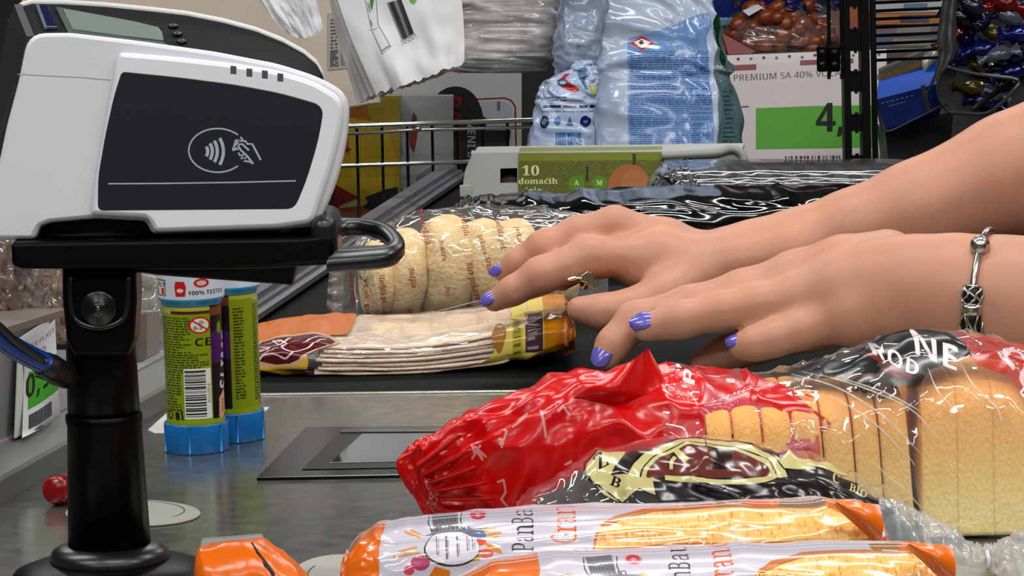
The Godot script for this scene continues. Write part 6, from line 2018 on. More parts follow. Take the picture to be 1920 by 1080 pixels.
func side_bins() -> void:
	# left of the counter: clear bins with a price card, posts, wrapped snacks
	var e0 := G(-60, 986)
	var e1 := G(335, 756)
	var dir := (e1 - e0).normalized()
	var left := Vector3(dir.z, 0, -dir.x)
	if left.x > 0: left = -left
	var pl := Plane(left, (e0 + left * 0.024).dot(left))     # the upright plane of the bin fronts
	var W := func(x, y, off = 0.0) -> Vector3:
		var q := on_plane(x, y, Plane(left, (e0 + left * (0.024 + off)).dot(left)))
		return Vector3(q.x, maxf(q.y, CT + 0.0245), q.z)
	var grey := mat(Color(0.50, 0.49, 0.50), 0.4)
	# bin
	var n := thing("snack_bin", "grey plastic bin front standing on the edge guard, left of the pole", "bin", W.call(20, 860))
	put("bin_front", MB.new().prism([W.call(-60, 640, 0.004), W.call(52, 604, 0.004), W.call(62, 832, 0.004), W.call(-60, 890, 0.004)], left * 0.003, 0.0, false), mat(Color(0.45, 0.44, 0.46), 0.35), n)
	put("bin_ledge", MB.new().prism([W.call(-60, 636, 0.002), W.call(125, 578, 0.002), W.call(125, 592, 0.002), W.call(-60, 652, 0.002)], left * 0.08, 0.0006, false), mat(Color(0.38, 0.34, 0.32), 0.4), n)
	put("bin_back", MB.new().prism([W.call(-60, 420, 0.1), W.call(330, 420, 0.1), W.call(330, 760, 0.1), W.call(-60, 900, 0.1)], left * 0.004, 0.0, false), mat(Color(0.2, 0.16, 0.14), 0.6), n)
	put("bin_floor", MB.new().prism([W.call(-60, 905, 0.002), W.call(330, 742, 0.002), W.call(330, 742, 0.002) + left * 0.1, W.call(-60, 905, 0.002) + left * 0.1], Vector3(0, -0.004, 0), 0.0, false), grey, n)
	# price card
	var c := thing("price_card", "white price card with a green band and bar code, left of the pole", "price card", W.call(80, 830))
	var p := Paint.new(self, 512, 1024, Color(0.76, 0.76, 0.78), Paint.area(0, 0, 60, 190))
	p.rect(8, 62, 60, 128, Color(0.2, 0.55, 0.1))
	p.text("TER-PLAST", Vector2(33, 17), 9, Color(0.12, 0.12, 0.13), -0.03, "Droid Sans", false, 0.85)
	p.text("SK", Vector2(12, 24), 6, Color(0.3, 0.3, 0.3))
	p.ell(Vector2(35, 38), 6, 7, Color(0.45, 0.45, 0.46))
	p.ell(Vector2(35, 38), 4, 5, Color(0.7, 0.7, 0.7))
	p.ell(Vector2(18, 38), 4, 6, Color(0.5, 0.5, 0.5))
	p.text("0,95", Vector2(36, 90), 40, Color(0.03, 0.05, 0.03), 0.0, "Droid Sans", true, 0.62)
	p.rect(10, 138, 48, 164, Color(0.36, 0.36, 0.37))
	p.bars(10, 138, 48, 164, Color(0.12, 0.12, 0.13), true, 9, 24)
	p.fine_print(20, 168, 36, 174, 1, Color(0.2, 0.2, 0.2), 2)
	var rows := []
	for i in 13:
		var t := i / 12.0
		var row := PackedVector3Array()
		for j in 7:
			var s := j / 6.0
			row.append(W.call(lerpf(lerpf(47, 103, s), lerpf(41, 113, s), t), lerpf(lerpf(636, 598, s), lerpf(840, 793, s), t) + 4.0 * sin(s * 3.0), -0.004 + 0.003 * sin(t * 4.0 + s * 2.0)))
		rows.append(row)
	var uvs := []
	for i in 13:
		var u := PackedVector2Array()
		for j in 7: u.append(Vector2(j / 6.0, i / 12.0))
		uvs.append(u)
	put("card", MB.new().smooth(true).grid(rows, false, uvs), printed(p, 0.5), c)
	var edge := []
	for r in rows: edge.append(PackedVector3Array([r[0], r[0] + left * 0.002, r[0] + left * 0.002 + Vector3(-0.0002, 0, 0)]))
	put("card_back", MB.new().prism([rows[0][0] + left * 0.004, rows[0][6] + left * 0.004, rows[12][6] + left * 0.004, rows[12][0] + left * 0.004], left * 0.0008, 0.0, false), mat(Color(0.75, 0.75, 0.74), 0.6), c)
	# posts right of the pole
	for q in [[262, 276, 588, 700], [276, 300, 584, 694]]:
		var po := thing("divider_post", ["narrow grey divider plate beside the pole, the darker one", "pale grey divider plate between the pole and the toy tubes"][0 if q[0] < 270 else 1], "divider", W.call(q[0], q[3]))
		put("plate", MB.new().prism([W.call(q[0], q[2], 0.01), W.call(q[1], q[2] - 2, 0.01), W.call(q[1] + 1, q[3] - 6, 0.01), W.call(q[0] + 1, q[3], 0.01)], left * 0.012, 0.001, false), mat(Color(0.46, 0.46, 0.45) if q[0] > 270 else Color(0.33, 0.33, 0.32), 0.45), po)
	# snacks in film
	var k := 0
	for q in [[-30, 34, 440, 620, Color(0.30, 0.12, 0.04), 0.05], [34, 74, 470, 606, Color(0.46, 0.38, 0.35), 0.045], [72, 124, 480, 640, Color(0.50, 0.38, 0.27), 0.05], [225, 330, 500, 700, Color(0.50, 0.47, 0.43), 0.055]]:
		var s := thing("snack_pack", ["brown snack in crinkled clear film at the left edge under the tray", "greyish pink film pack left of the pole, beside the brown snack", "tan film pack against the left side of the pole", "grey printed film pack seen between the pole and the toy tubes"][k], "snack pack", W.call((q[0] + q[1]) / 2.0, q[3], q[5]))
		var mid := W.call((q[0] + q[1]) / 2.0, (q[2] + q[3]) / 2.0, q[5])
		var dd: float = -(cam_x.affine_inverse() * mid).z
		var L := Loft.new(self, [[q[2] - 30, q[0] + 4, q[1] - 4, dd, 0.006], [q[2], q[0], q[1], dd, 0.016], [(q[2] + q[3]) / 2.0, q[0] - 3, q[1] + 2, dd, 0.026], [q[3] - 10, q[0] - 2, q[1] + 2, dd, 0.024], [q[3], q[0] + 4, q[1] - 2, dd, 0.012]], 40, 0.7, true)
		var mb := MB.new()
		L.build(mb, 40, func(u, v): return ridge.get_noise_2d(u * 5.0 + k * 3.0, v * 6.0) * 0.005)
		put("contents", mb, crust_mat(Color(q[4].r * 0.7, q[4].g * 0.7, q[4].b * 0.7), q[4], 90 + k, 16.0), s)
		var mb2 := MB.new()
		L.build(mb2, 40, func(u, v): return 0.002 + ridge.get_noise_2d(u * 7.0 + k * 5.0, v * 8.0) * 0.006)
		put("film", mb2, film(0.05, 0.08), s)
		k += 1
	# cardboard box behind the toy tubes
	var bx := thing("cardboard_box", "tan cardboard box edge seen between the toy tubes and the belt rail", "box", P(480, 600, 2.75))
	var hi := P(574, 484, 3.25)
	put("box_body", MB.new().rbox(T(Vector3(hi.x - 0.045, hi.y / 2.0, hi.z - 0.07)), Vector3(0.09, hi.y, 0.14), 0.002), mat(Color(0.52, 0.42, 0.33), 0.7), bx)
	put("box_flap", MB.new().prism([Vector3(hi.x - 0.09, hi.y, hi.z), Vector3(hi.x, hi.y, hi.z), Vector3(hi.x - 0.004, hi.y - 0.03, hi.z + 0.008), Vector3(hi.x - 0.086, hi.y - 0.03, hi.z + 0.008)], Vector3(0, 0, -0.002), 0.0, false), mat(Color(0.54, 0.44, 0.35), 0.7), bx)

func hanging_bags() -> void:
	# two bundles of thin white carrier bags hang from hooks over the far side of the belt
	var d := 3.45
	var n := thing("carrier_bag_bundle", "thick bundle of white carrier bags with a bar code, left of the refill bag", "carrier bags", P(740, -40, d))
	for k in 11:
		var t := k / 10.0
		# nearest sheet first; those behind slip left and down
		var o := Vector2(-26.0 * t, 16.0 * t)
		var tl := Vector2(612 + 6 * sin(k * 1.9), -80)
		var tr := Vector2(852 - 20.0 * t, -80)
		var br := Vector2(871 - 36.0 * t + 3.0 * sin(k * 3.1), 118 + 16.0 * t)
		var bl := Vector2(706 - 38.0 * t + 4.0 * sin(k * 2.1), 172 + 22.0 * t)
		var rows := []
		var uvs := []
		for i in 31:
			var s := i / 30.0
			var row := PackedVector3Array()
			var uv := PackedVector2Array()
			for j in 31:
				var w := j / 30.0
				var a := tl.lerp(bl, s)
				a.x += sin(PI * s) * -10.0
				var b := tr.lerp(br, s)
				b.x += sin(PI * s) * 6.0
				var q := a.lerp(b, w)
				q.y += s * s * s * (3.0 * sin(w * 5.0 + k) + 7.0 * ridge.get_noise_2d(w * 9.0, k * 3.0))
				var z: float = d + 0.006 * k + s * (noise.get_noise_2d(w * 1.6, s * 0.8) * 0.012 + ridge.get_noise_2d(w * 3.5 + k * 0.05, s * 0.5) * 0.003 * s)
				row.append(P(q.x, q.y, z))
				uv.append(Vector2(w, s))
			rows.append(row)
			uvs.append(uv)
		var m: Material = mat(Color(0.86, 0.86, 0.86) if k % 3 else Color(0.84, 0.83, 0.78), 0.5, 0.0, {"cull_mode": BaseMaterial3D.CULL_DISABLED, "backlight_enabled": true, "backlight": Color(0.4, 0.4, 0.38)})
		if k == 0:
			var p := Paint.new(self, 1024, 1024, Color(0.87, 0.87, 0.88), func(q):
				# where that place lies on the sheet
				var s2: float = (q.y + 80.0) / (lerpf(252.0, 198.0, clampf((q.x - 640.0) / 220.0, 0.0, 1.0)))
				var a2 := tl.lerp(bl, s2)
				a2.x += sin(PI * clampf(s2, 0.0, 1.0)) * -10.0
				var b2 := tr.lerp(br, s2)
				b2.x += sin(PI * clampf(s2, 0.0, 1.0)) * 6.0
				return Vector2((q.x - a2.x) / (b2.x - a2.x), s2))
			var lg := Color(0.55, 0.56, 0.58)
			p.poly(v2([683, -5, 706, -5, 710, 44, 734, 82, 716, 94, 696, 54, 688, 20]), lg, 2)
			p.poly(v2([685, -5, 704, -5, 708, 45, 731, 82, 718, 91, 698, 54, 690, 20]), Color(0.84, 0.84, 0.86), 2)
			p.line(v2([693, 54, 708, 50]), 1.5, lg)
			p.line(v2([716, 88, 731, 80]), 2.0, Color(0.35, 0.36, 0.37))
			p.line(v2([690, 5, 694, 22]), 3.0, Color(0.5, 0.5, 0.52))
			p.line(v2([694, 36, 698, 46]), 3.0, Color(0.5, 0.5, 0.52))
			p.poly(v2([693, -6, 702, -4, 698, 20, 694, 12]), Color(0.26, 0.48, 0.1))
			p.poly(v2([724, 4, 752, -4, 778, 62, 753, 74]), Color(0.72, 0.72, 0.72))
			for i in 13:
				var f := i / 12.0
				p.line([Vector2(726, 6).lerp(Vector2(751, -2), f), Vector2(754, 71).lerp(Vector2(775, 60), f)], 0.9 + 1.4 * absf(sin(i * 2.7)), Color(0.12, 0.12, 0.13))
			p.text("385001", Vector2(766, 70), 8, Color(0.2, 0.2, 0.22), -0.45, "Droid Sans", false, 0.9)
			p.poly(v2([766, -6, 786, -6, 776, 9, 768, 4]), Color(0.42, 0.66, 0.3))
			m = printed(p, 0.5, false, {"backlight_enabled": true, "backlight": Color(0.4, 0.4, 0.38)})
		put("bag", MB.new().smooth(true).grid(rows, false, uvs), m, n)
	# the bar that all of this hangs from, on two posts
	var bar := P(760, -150, 3.72)
	var steel := mat(Color(0.5, 0.5, 0.5), 0.35, 0.9)
	var hr := thing("hanging_rail", "steel rail on two posts, from which the white carrier bags hang", "rail", Vector3(bar.x, 0, bar.z))
	var xl: float = P(-120, 0, 3.72).x
	var xr: float = P(1150, 0, 3.98).x
	put("bar", MB.new().tube([Vector3(xl, bar.y, bar.z), Vector3(xr, bar.y, bar.z)], 0.008, 12), steel, hr)
	for e2 in [[xl, bar.z], [xr, bar.z - 0.28]]:
		put("post", MB.new().tube([Vector3(e2[0], 0, e2[1]), Vector3(e2[0], bar.y, e2[1]), Vector3(e2[0], bar.y, bar.z)], 0.01, 12), steel, hr)
	for h in [[740, -80, 3.45], [515, -70, 3.3], [940, -118, 3.95], [300, -110, 3.75], [640, -110, 3.75]]:
		var p0 := P(h[0], h[1], h[2])
		put("hook", MB.new().tube([p0 + Vector3(0, -0.006, 0.004), p0 + Vector3(0, 0.002, 0.006), Vector3(p0.x, bar.y + 0.01, p0.z), Vector3(p0.x, bar.y + 0.01, bar.z)], 0.003, 8), steel, hr)
	var e := 3.3
	var m2 := thing("carrier_bag_bundle", "loose bundle of thin white carrier bags hanging just above the card terminal's right end", "carrier bags", P(530, -40, e))
	for k in 6:
		var rows := []
		for i in 25:
			var s := i / 24.0
			var row := PackedVector3Array()
			for j in 25:
				var w := j / 24.0
				var tl := Vector2(452 + k * 3, -70)
				var tr := Vector2(574 + k * 1.5, -70)
				var bl := Vector2(531 - k * 3, 57 - k * 7)
				var br := Vector2(607 - k * 5, 54 - k * 5)
				var q := tl.lerp(bl, s).lerp(tr.lerp(br, s), w)
				q.y += s * s * 16.0 * sin(PI * w)
				q.x += -10.0 * sin(PI * s) * (1.0 - w)
				row.append(P(q.x, q.y, e + 0.007 * k + s * ridge.get_noise_2d(w * 5.0 + k, s + k * 0.4) * 0.009))
			rows.append(row)
		put("bag", MB.new().smooth(true).grid(rows, false), mat(Color(0.86, 0.87, 0.89, 0.9), 0.4, 0.0, {"cull_mode": BaseMaterial3D.CULL_DISABLED, "backlight_enabled": true, "backlight": Color(0.4, 0.4, 0.4), "transparency": BaseMaterial3D.TRANSPARENCY_ALPHA}), m2)
	# beige carton behind the terminal, with a grey printed panel
	var g := 3.75
	var b := thing("beige_carton", "large beige carton with a grey printed panel, behind the card terminal", "carton", P(400, 262, g))
	put("carton_body", MB.new().prism(at_depth(v2([40, -110, 712, -110, 712, 194, 690, 197, 650, 204, 560, 212, 40, 222]), g), Vector3(0, 0, -0.12), 0.002, false), mat(Color(0.72, 0.66, 0.61), 0.65), b)
	var p := Paint.new(self, 256, 512, Color(0.52, 0.52, 0.5), Paint.area(612, 20, 658, 132))
	p.rect(614, 22, 656, 130, Color(0.60, 0.58, 0.55))
	p.fine_print(618, 30, 634, 126, 14, Color(0.26, 0.26, 0.25), 6, 0.6)
	p.rect(638, 60, 652, 126, Color(0.40, 0.41, 0.41))
	p.fine_print(617, 96, 634, 128, 5, Color(0.3, 0.3, 0.3), 8, 0.6)
	var q := at_depth(v2([614, 132, 658, 128, 656, 22, 614, 26]), g - 0.0008)
	var lm := MB.new()
	lm.smooth(false)
	lm.quad(q[0], q[1], q[2], q[3])
	put("printed_panel", lm, printed(p, 0.6), b)
	# stack of grey film bundles hanging in the middle
	var f := 3.95
	var s := thing("film_bundle", "grey crinkled bundle of film bags, between the white carrier bags and refill bag", "film bags", P(950, -30, f))
	var L := Loft.new(self, [[-120, 836, 1040, f, 0.03], [-20, 832, 1048, f, 0.045], [30, 838, 1056, f, 0.05], [80, 846, 1040, f, 0.05], [112, 850, 1018, f, 0.046], [130, 860, 1008, f, 0.034], [136, 870, 990, f, 0.012]], 70, 0.6, true)
	var mb := MB.new()
	L.build(mb, 60, func(u, v): return absf(ridge.get_noise_2d(u * 5.0, v * 1.6)) * 0.008 + noise.get_noise_2d(u * 4.0, v * 4.0) * 0.008)
	put("layers", mb, textured(0.02, Color(0.48, 0.465, 0.45), Color(0.78, 0.77, 0.77), 0.3, 7.0, 0.0, 95), s)
	var mb2 := MB.new()
	L.build(mb2, 60, func(u, v): return 0.006 + absf(ridge.get_noise_2d(u * 6.0 + 4.0, v * 2.2)) * 0.010)
	put("film", mb2, film(0.08, 0.1), s)

func fence_and_posters() -> void:
	var d := 4.02
	# rack behind: a dark back board
	var r := thing("display_rack", "dark steel display rack standing behind the belt, dim behind the goods", "rack", P(960, 400, 4.9))
	r.position.y = 0.0
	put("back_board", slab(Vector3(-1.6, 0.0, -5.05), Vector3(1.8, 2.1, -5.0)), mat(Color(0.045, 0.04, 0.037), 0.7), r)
	# wire fence
	var n := thing("wire_fence", "chromed wire fence with two upper rails and one lower rail, in front of the posters", "fence", P(800, 420, d))
	var chrome := mat(Color(0.78, 0.79, 0.77), 0.22, 0.95)
	var x0 := 420.0
	var x1 := 1110.0
	var ry := func(x: float, y: float): return y - (x - 650.0) * 0.034
	put("rail", MB.new().tube([P(x0, ry.call(x0, 237.0), d), P(x1, ry.call(x1, 237.0), d)], 0.0028, 10), chrome, n)
	put("rail", MB.new().tube([P(x0, ry.call(x0, 250.5), d), P(700, ry.call(700.0, 250.5), d), P(772, ry.call(772.0, 248), d - 0.001), P(790, ry.call(790.0, 248), d - 0.001), P(x1, ry.call(x1, 251.0), d)], 0.0021, 10), chrome, n)
	put("rail", MB.new().tube([P(x0, ry.call(x0, 311.0), d), P(x1, ry.call(x1, 311.0), d)], 0.0024, 10), chrome, n)
	put("rail", MB.new().tube([P(x0, ry.call(x0, 470.0), d), P(x1, ry.call(x1, 470.0), d)], 0.0024, 10), chrome, n)
	put("weld", MB.new().ball(P(782, ry.call(782.0, 246.0), d - 0.002), Vector3(0.006, 0.0028, 0.003), 12), chrome, n)
	var dark := mat(Color(0.10, 0.11, 0.12), 0.4, 0.6)
	for x in [480, 530, 577, 622, 669, 716, 763, 810, 857, 904, 951, 998, 1045]:
		put("wire", MB.new().tube([P(x, ry.call(float(x), 240.0), d + 0.004), P(x + 6, 480, d + 0.004)], 0.0017, 8), dark, n)
	for x in [440, 1100]:
		put("post", MB.new().tube([P(x, 200, d + 0.01), P(x, 200, d + 0.01) * Vector3(1, 0, 1)], 0.008, 10), dark, n)
	put("basket_floor", MB.new().prism([P(590, 452, d + 0.06), P(1000, 438, d + 0.06), P(1000, 436, d + 0.2), P(590, 450, d + 0.2)], Vector3(0, -0.004, 0), 0.0, false), dark, n)
	# posters behind it
	var y := thing("yellow_poster", "yellow packet with dark red spiky flames and a dark shape, behind the wire fence", "packet", P(670, 440, d + 0.12))
	var p := Paint.new(self, 512, 1024, Color(0.50, 0.42, 0.03), Paint.area(600, 180, 750, 460))
	p.rect(600, 180, 690, 260, Color(0.46, 0.26, 0.05))
	p.poly(v2([600, 180, 680, 190, 700, 230, 690, 300, 660, 300, 640, 270, 600, 280]), Color(0.48, 0.28, 0.04))
	p.poly(v2([650, 220, 720, 230, 745, 300, 730, 400, 660, 330]), Color(0.55, 0.47, 0.04))
	p.poly(v2([610, 262, 636, 272, 660, 280, 634, 294, 612, 300]), Color(0.36, 0.025, 0.02))
	p.poly(v2([612, 340, 626, 344, 660, 364, 676, 370, 640, 384, 618, 402, 606, 396]), Color(0.34, 0.02, 0.02))
	p.poly(v2([618, 402, 645, 384, 672, 376, 674, 384, 640, 398]), Color(0.52, 0.5, 0.42))
	p.poly(v2([600, 410, 640, 390, 690, 386, 716, 396, 700, 460, 600, 460]), Color(0.45, 0.22, 0.03))
	p.poly(v2([684, 370, 720, 356, 746, 350, 750, 420, 710, 400, 680, 388, 690, 380]), Color(0.05, 0.05, 0.05))
	for i in 10: p.line([Vector2(672 + i * 5, 200), Vector2(672 + i * 5, 330 + 10 * sin(i * 2.0))], 0.8, Color(0.3, 0.27, 0.06))
	var w := func(px0, py0, px1, py1, dd, pp, called, par, thick):
		var q := at_depth(v2([px0, py1, px1, py1, px1, py0, px0, py0]), dd)
		put("packet_body", MB.new().prism([q[0], q[1], q[2], q[3]], Vector3(0, 0, -thick), 0.001, false), mat(Color(0.4, 0.38, 0.34), 0.6), par)
		var lm := MB.new()
		lm.smooth(false)
		lm.quad(q[0] + cam_x.basis.z * 0.0006, q[1] + cam_x.basis.z * 0.0006, q[2] + cam_x.basis.z * 0.0006, q[3] + cam_x.basis.z * 0.0006)
		put(called, lm, printed(pp, 0.3), par)
	w.call(600, 180, 750, 460, d + 0.10, p, "front_print", y, 0.03)
	var h := thing("silver_packet", "silvery white packet with columns of small print and red drops, behind the wire fence", "packet", P(800, 440, d + 0.15))
	var p2 := Paint.new(self, 512, 1024, Color(0.56, 0.56, 0.58), Paint.area(716, 180, 850, 460))
	p2.fine_print(722, 196, 750, 320, 18, Color(0.3, 0.3, 0.31), 3, 0.35)
	p2.text("Fini tuning", Vector2(751, 262), 9, Color(0.16, 0.16, 0.17), PI / 2.0, "Droid Sans", false, 0.9)
	p2.poly(v2([766, 246, 784, 246, 780, 270, 776, 288, 768, 272]), Color(0.42, 0.03, 0.04))
	p2.poly(v2([772, 220, 776, 210, 782, 222, 780, 240, 770, 240]), Color(0.36, 0.08, 0.08))
	p2.poly(v2([754, 350, 758, 362, 764, 378, 758, 390, 744, 392, 748, 370]), Color(0.40, 0.03, 0.04))
	p2.poly(v2([720, 330, 742, 330, 750, 380, 748, 450, 730, 400]), Color(0.50, 0.5, 0.52))
	p2.poly(v2([780, 330, 812, 310, 830, 360, 810, 430, 780, 420]), Color(0.40, 0.41, 0.43))
	w.call(716, 180, 850, 460, d + 0.125, p2, "front_print", h, 0.025)
	var k := thing("white_poster", "white poster with a red border line and red and white letters on black", "poster", P(840, 430, d + 0.2))
	var p3 := Paint.new(self, 1024, 1024, Color(0.66, 0.66, 0.66), Paint.area(690, 136, 978, 440))
	var rb := Color(0.42, 0.03, 0.10)
	p3.line(v2([690, 193, 810, 190, 900, 186, 946, 184, 958, 188, 966, 200, 968, 300, 970, 440]), 3.0, rb)
	p3.poly(v2([690, 196, 945, 190, 960, 200, 964, 440, 690, 440]), Color(0.60, 0.60, 0.63), 2)
	p3.ell(Vector2(854, 212), 48, 50, Color(0.055, 0.05, 0.05))
	p3.poly(v2([808, 196, 902, 200, 906, 218, 912, 222, 912, 440, 808, 440, 812, 330]), Color(0.05, 0.047, 0.05))
	p3.poly(v2([912, 244, 958, 244, 950, 300, 946, 440, 912, 440]), Color(0.03, 0.03, 0.032))
	p3.text("PAINT", Vector2(850, 246), 31, Color(0.42, 0.03, 0.04), PI / 2.0, "Droid Sans", true, 1.05)
	p3.text("VENI B", Vector2(884, 262), 15, Color(0.72, 0.72, 0.72), PI / 2.0, "Droid Sans", true, 1.0)
	p3.text("HORE", Vector2(826, 292), 16, Color(0.5, 0.5, 0.52), PI / 2.0, "Droid Sans", true, 1.05, true, -0.15)
	p3.rect(932, 190, 938, 208, Color(0.35, 0.35, 0.36))
	w.call(690, 136, 978, 440, d + 0.16, p3, "front_print", k, 0.02)

func snack_shelf() -> void:
	# the shelf with the big price sheet, and bags of brown snacks on top
	var d := 4.42
	var away := Vector3(0, 0, -1)
	var n := thing("price_sheet", "large white shelf price sheet with a green block, the price 4, and a bar code", "price sheet", P(1510, 320, d))
	var p := Paint.new(self, 1024, 1024, Color(0.86, 0.82, 0.82), Paint.area(1362, 100, 1662, 330))
	p.rect(1362, 100, 1662, 118, Color(0.88, 0.86, 0.86))
	p.rect(1374, 119, 1418, 130, Color(0.55, 0.30, 0.32))
	p.rect(1500, 115, 1600, 125, Color(0.56, 0.32, 0.35))
	for i in 12: p.ell(Vector2(1384 + i * 24, 108 + 2 * sin(i * 3.0)), 3, 3, [Color(0.5, 0.15, 0.18), Color(0.45, 0.45, 0.42)][i % 2])
	p.text("PREMIUM SA 40% VOĆA", Vector2(1476, 141), 12, Color(0.26, 0.24, 0.25), -0.01, "Droid Sans", false, 1.12)
	p.rect(1390, 198, 1404, 201, Color(0.35, 0.33, 0.34))
	p.rect(1417, 203, 1640, 282, Color(0.36, 0.66, 0.22))
	p.text("4,", Vector2(1556, 229), 53, Color(0.05, 0.055, 0.06), 0.0, "Droid Sans", true, 0.95)
	p.bars(1472, 295, 1600, 325, Color(0.24, 0.23, 0.24), true, 8, 26)
	p.ell(Vector2(1582, 310), 14, 8, Color(0.75, 0.75, 0.75))
	var q := at_depth(v2([1362, 330, 1662, 326, 1662, 92, 1362, 104]), d)
	var lm := MB.new()
	lm.smooth(false)
	lm.quad(q[0] + cam_x.basis.z * 0.0008, q[1] + cam_x.basis.z * 0.0008, q[2] + cam_x.basis.z * 0.0008, q[3] + cam_x.basis.z * 0.0008)
	put("sheet_print", lm, printed(p, 0.45), n)
	put("sheet", MB.new().prism(q, away * 0.002, 0.0, false), mat(Color(0.66, 0.63, 0.63), 0.5), n)
	var sh := thing("snack_shelf_board", "dark shelf board behind the price sheet, carrying the bags of brown snacks", "shelf", P(1500, 330, d + 0.01))
	put("shelf_board", MB.new().prism([P(1330, 106, d + 0.006), P(1665, 94, d + 0.006), P(1665, 74, d + 0.43), P(1330, 86, d + 0.43)], Vector3(0, -0.018, 0), 0.001, false), mat(Color(0.3, 0.3, 0.3), 0.5), sh)
	put("shelf_front", MB.new().prism(at_depth(v2([1330, 116, 1665, 106, 1665, 345, 1330, 352]), d + 0.006), away * 0.004, 0.0, false), mat(Color(0.2, 0.2, 0.2), 0.5), sh)
	# shelf legs down to the floor
	for x in [1345, 1655]:
		var a := P(x, 330, d + 0.05)
		put("shelf_leg", MB.new().rbox(T(Vector3(a.x, a.y / 2.0, a.z)), Vector3(0.03, a.y, 0.03), 0.002), mat(Color(0.05, 0.05, 0.05), 0.5), sh)
	var k := 0
	for c in [[1340, 1540, 99, 1446, 0.12, Color(0.27, 0.10, 0.035)], [1430, 1572, 94, 1500, 0.23, Color(0.25, 0.09, 0.03)], [1478, 1556, 89, 1516, 0.34, Color(0.22, 0.08, 0.03)]]:
		var e: float = d + c[4]
		var s := thing("snack_bag", ["clear bag of glossy brown snacks with a dark blue top, above the price sheet", "second bag of brown snacks, mostly hidden behind the front one", "bag of brown snacks with a blue and white top next to the black post"][k], "snack bag", P(c[3], c[2], e), "bags of brown snacks on the shelf")
		var g := RandomNumberGenerator.new()
		g.seed = 70 + k
		var mb := MB.new()
		for i in 120:
			var t := g.randf()
			var u := g.randf_range(-1, 1)
			var half: float = (c[1] - c[0]) / 2.0 * (0.95 - 0.55 * t)
			var x: float = c[3] + u * half
			var y: float = c[2] - 8 - t * 78.0
			mb.ball(P(x, y, e - 0.03 + g.randf_range(-0.02, 0.02) + 0.02 * absf(u)), Vector3(g.randf_range(0.009, 0.016), g.randf_range(0.007, 0.012), g.randf_range(0.008, 0.012)), 8, Basis(Vector3(g.randf(), g.randf(), g.randf()).normalized(), g.randf() * 3.0))
		var o := put("snacks", mb, textured(0.05, Color(c[5].r * 1.2, c[5].g * 1.2, c[5].b * 1.2), Color(0.62, 0.30, 0.12), 0.3, 30.0, 0.0, 97), s)
		o.set_meta("kind", "stuff")
		var L := Loft.new(self, [[-40, c[3] - 30, c[3] + 40, e, 0.006], [-6, c[3] - 50, c[3] + 50, e, 0.02], [20, c[3] - 66, c[3] + 64, e, 0.035], [60, c[3] - 88, c[3] + 86, e, 0.045], [c[2] - 14, c[0] + 6, c[1] - 4, e, 0.05], [c[2], c[0] + 16, c[1] - 12, e, 0.04]], 50, 0.75, true)
		var mb2 := MB.new()
		L.build(mb2, 50, func(u, v): return ridge.get_noise_2d(u * 3.0 + k, v * 3.0) * 0.006)
		put("film", mb2, film(0.04, 0.07), s)
		# printed band round the top
		var bl := Loft.new(self, [[-45, c[3] - 30, c[3] + 40, e, 0.007], [-8, c[3] - 52, c[3] + 52, e, 0.021], [8, c[3] - 60, c[3] + 58, e, 0.03], [20, c[3] - 74, c[3] + 64, e, 0.036]], 20, 0.75, true)
		var mb3 := MB.new()
		bl.build(mb3, 40, func(u, v): return 0.001 + ridge.get_noise_2d(u * 3.0 + k, v * 6.0) * 0.004)
		put("blue_top", mb3, mat(Color(0.05, 0.06, 0.28) if k != 1 else Color(0.12, 0.12, 0.2), 0.2), s)
		if k == 0:
			put("red_label", MB.new().prism([P(1354, 62, e - 0.05), P(1376, 70, e - 0.055), P(1416, 96, e - 0.06), P(1400, 104, e - 0.06), P(1366, 102, e - 0.055), P(1352, 86, e - 0.05)], away * 0.001, 0.0, false), mat(Color(0.45, 0.05, 0.03), 0.25), s)
			put("white_label", MB.new().prism([P(1392, 20, e - 0.045), P(1420, 8, e - 0.045), P(1432, 14, e - 0.048), P(1404, 30, e - 0.048)], away * 0.001, 0.0, false), mat(Color(0.7, 0.7, 0.74), 0.2), s)
		k += 1
	# more goods in the dim behind: plain packets on the far board
	var bk := thing("blue_packet", "blue packet with a pale foot at the back, left of the brown snacks", "packet", P(1350, 60, d + 0.34))
	put("packet_body", MB.new().rbox(T(P(1352, 4, d + 0.34)), Vector3(0.034, 0.06, 0.03), 0.004), mat(Color(0.02, 0.1, 0.38), 0.3), bk)
	put("packet_foot", MB.new().rbox(T(P(1352, 40, d + 0.34)), Vector3(0.034, 0.012, 0.031), 0.003), mat(Color(0.35, 0.5, 0.6), 0.3), bk)
	var ob := thing("orange_box", "orange and tan box standing behind the black slotted post", "box", P(1600, 90, d + 0.39))
	put("box_body", MB.new().prism(at_depth(v2([1552, -20, 1640, -24, 1640, 86, 1552, 92]), d + 0.385), away * 0.05, 0.001, false), mat(Color(0.62, 0.27, 0.03), 0.5), ob)
	put("box_foot", MB.new().prism(at_depth(v2([1552, 64, 1640, 60, 1640, 92, 1552, 94]), d + 0.384), away * 0.05, 0.001, false), mat(Color(0.45, 0.36, 0.25), 0.5), ob)

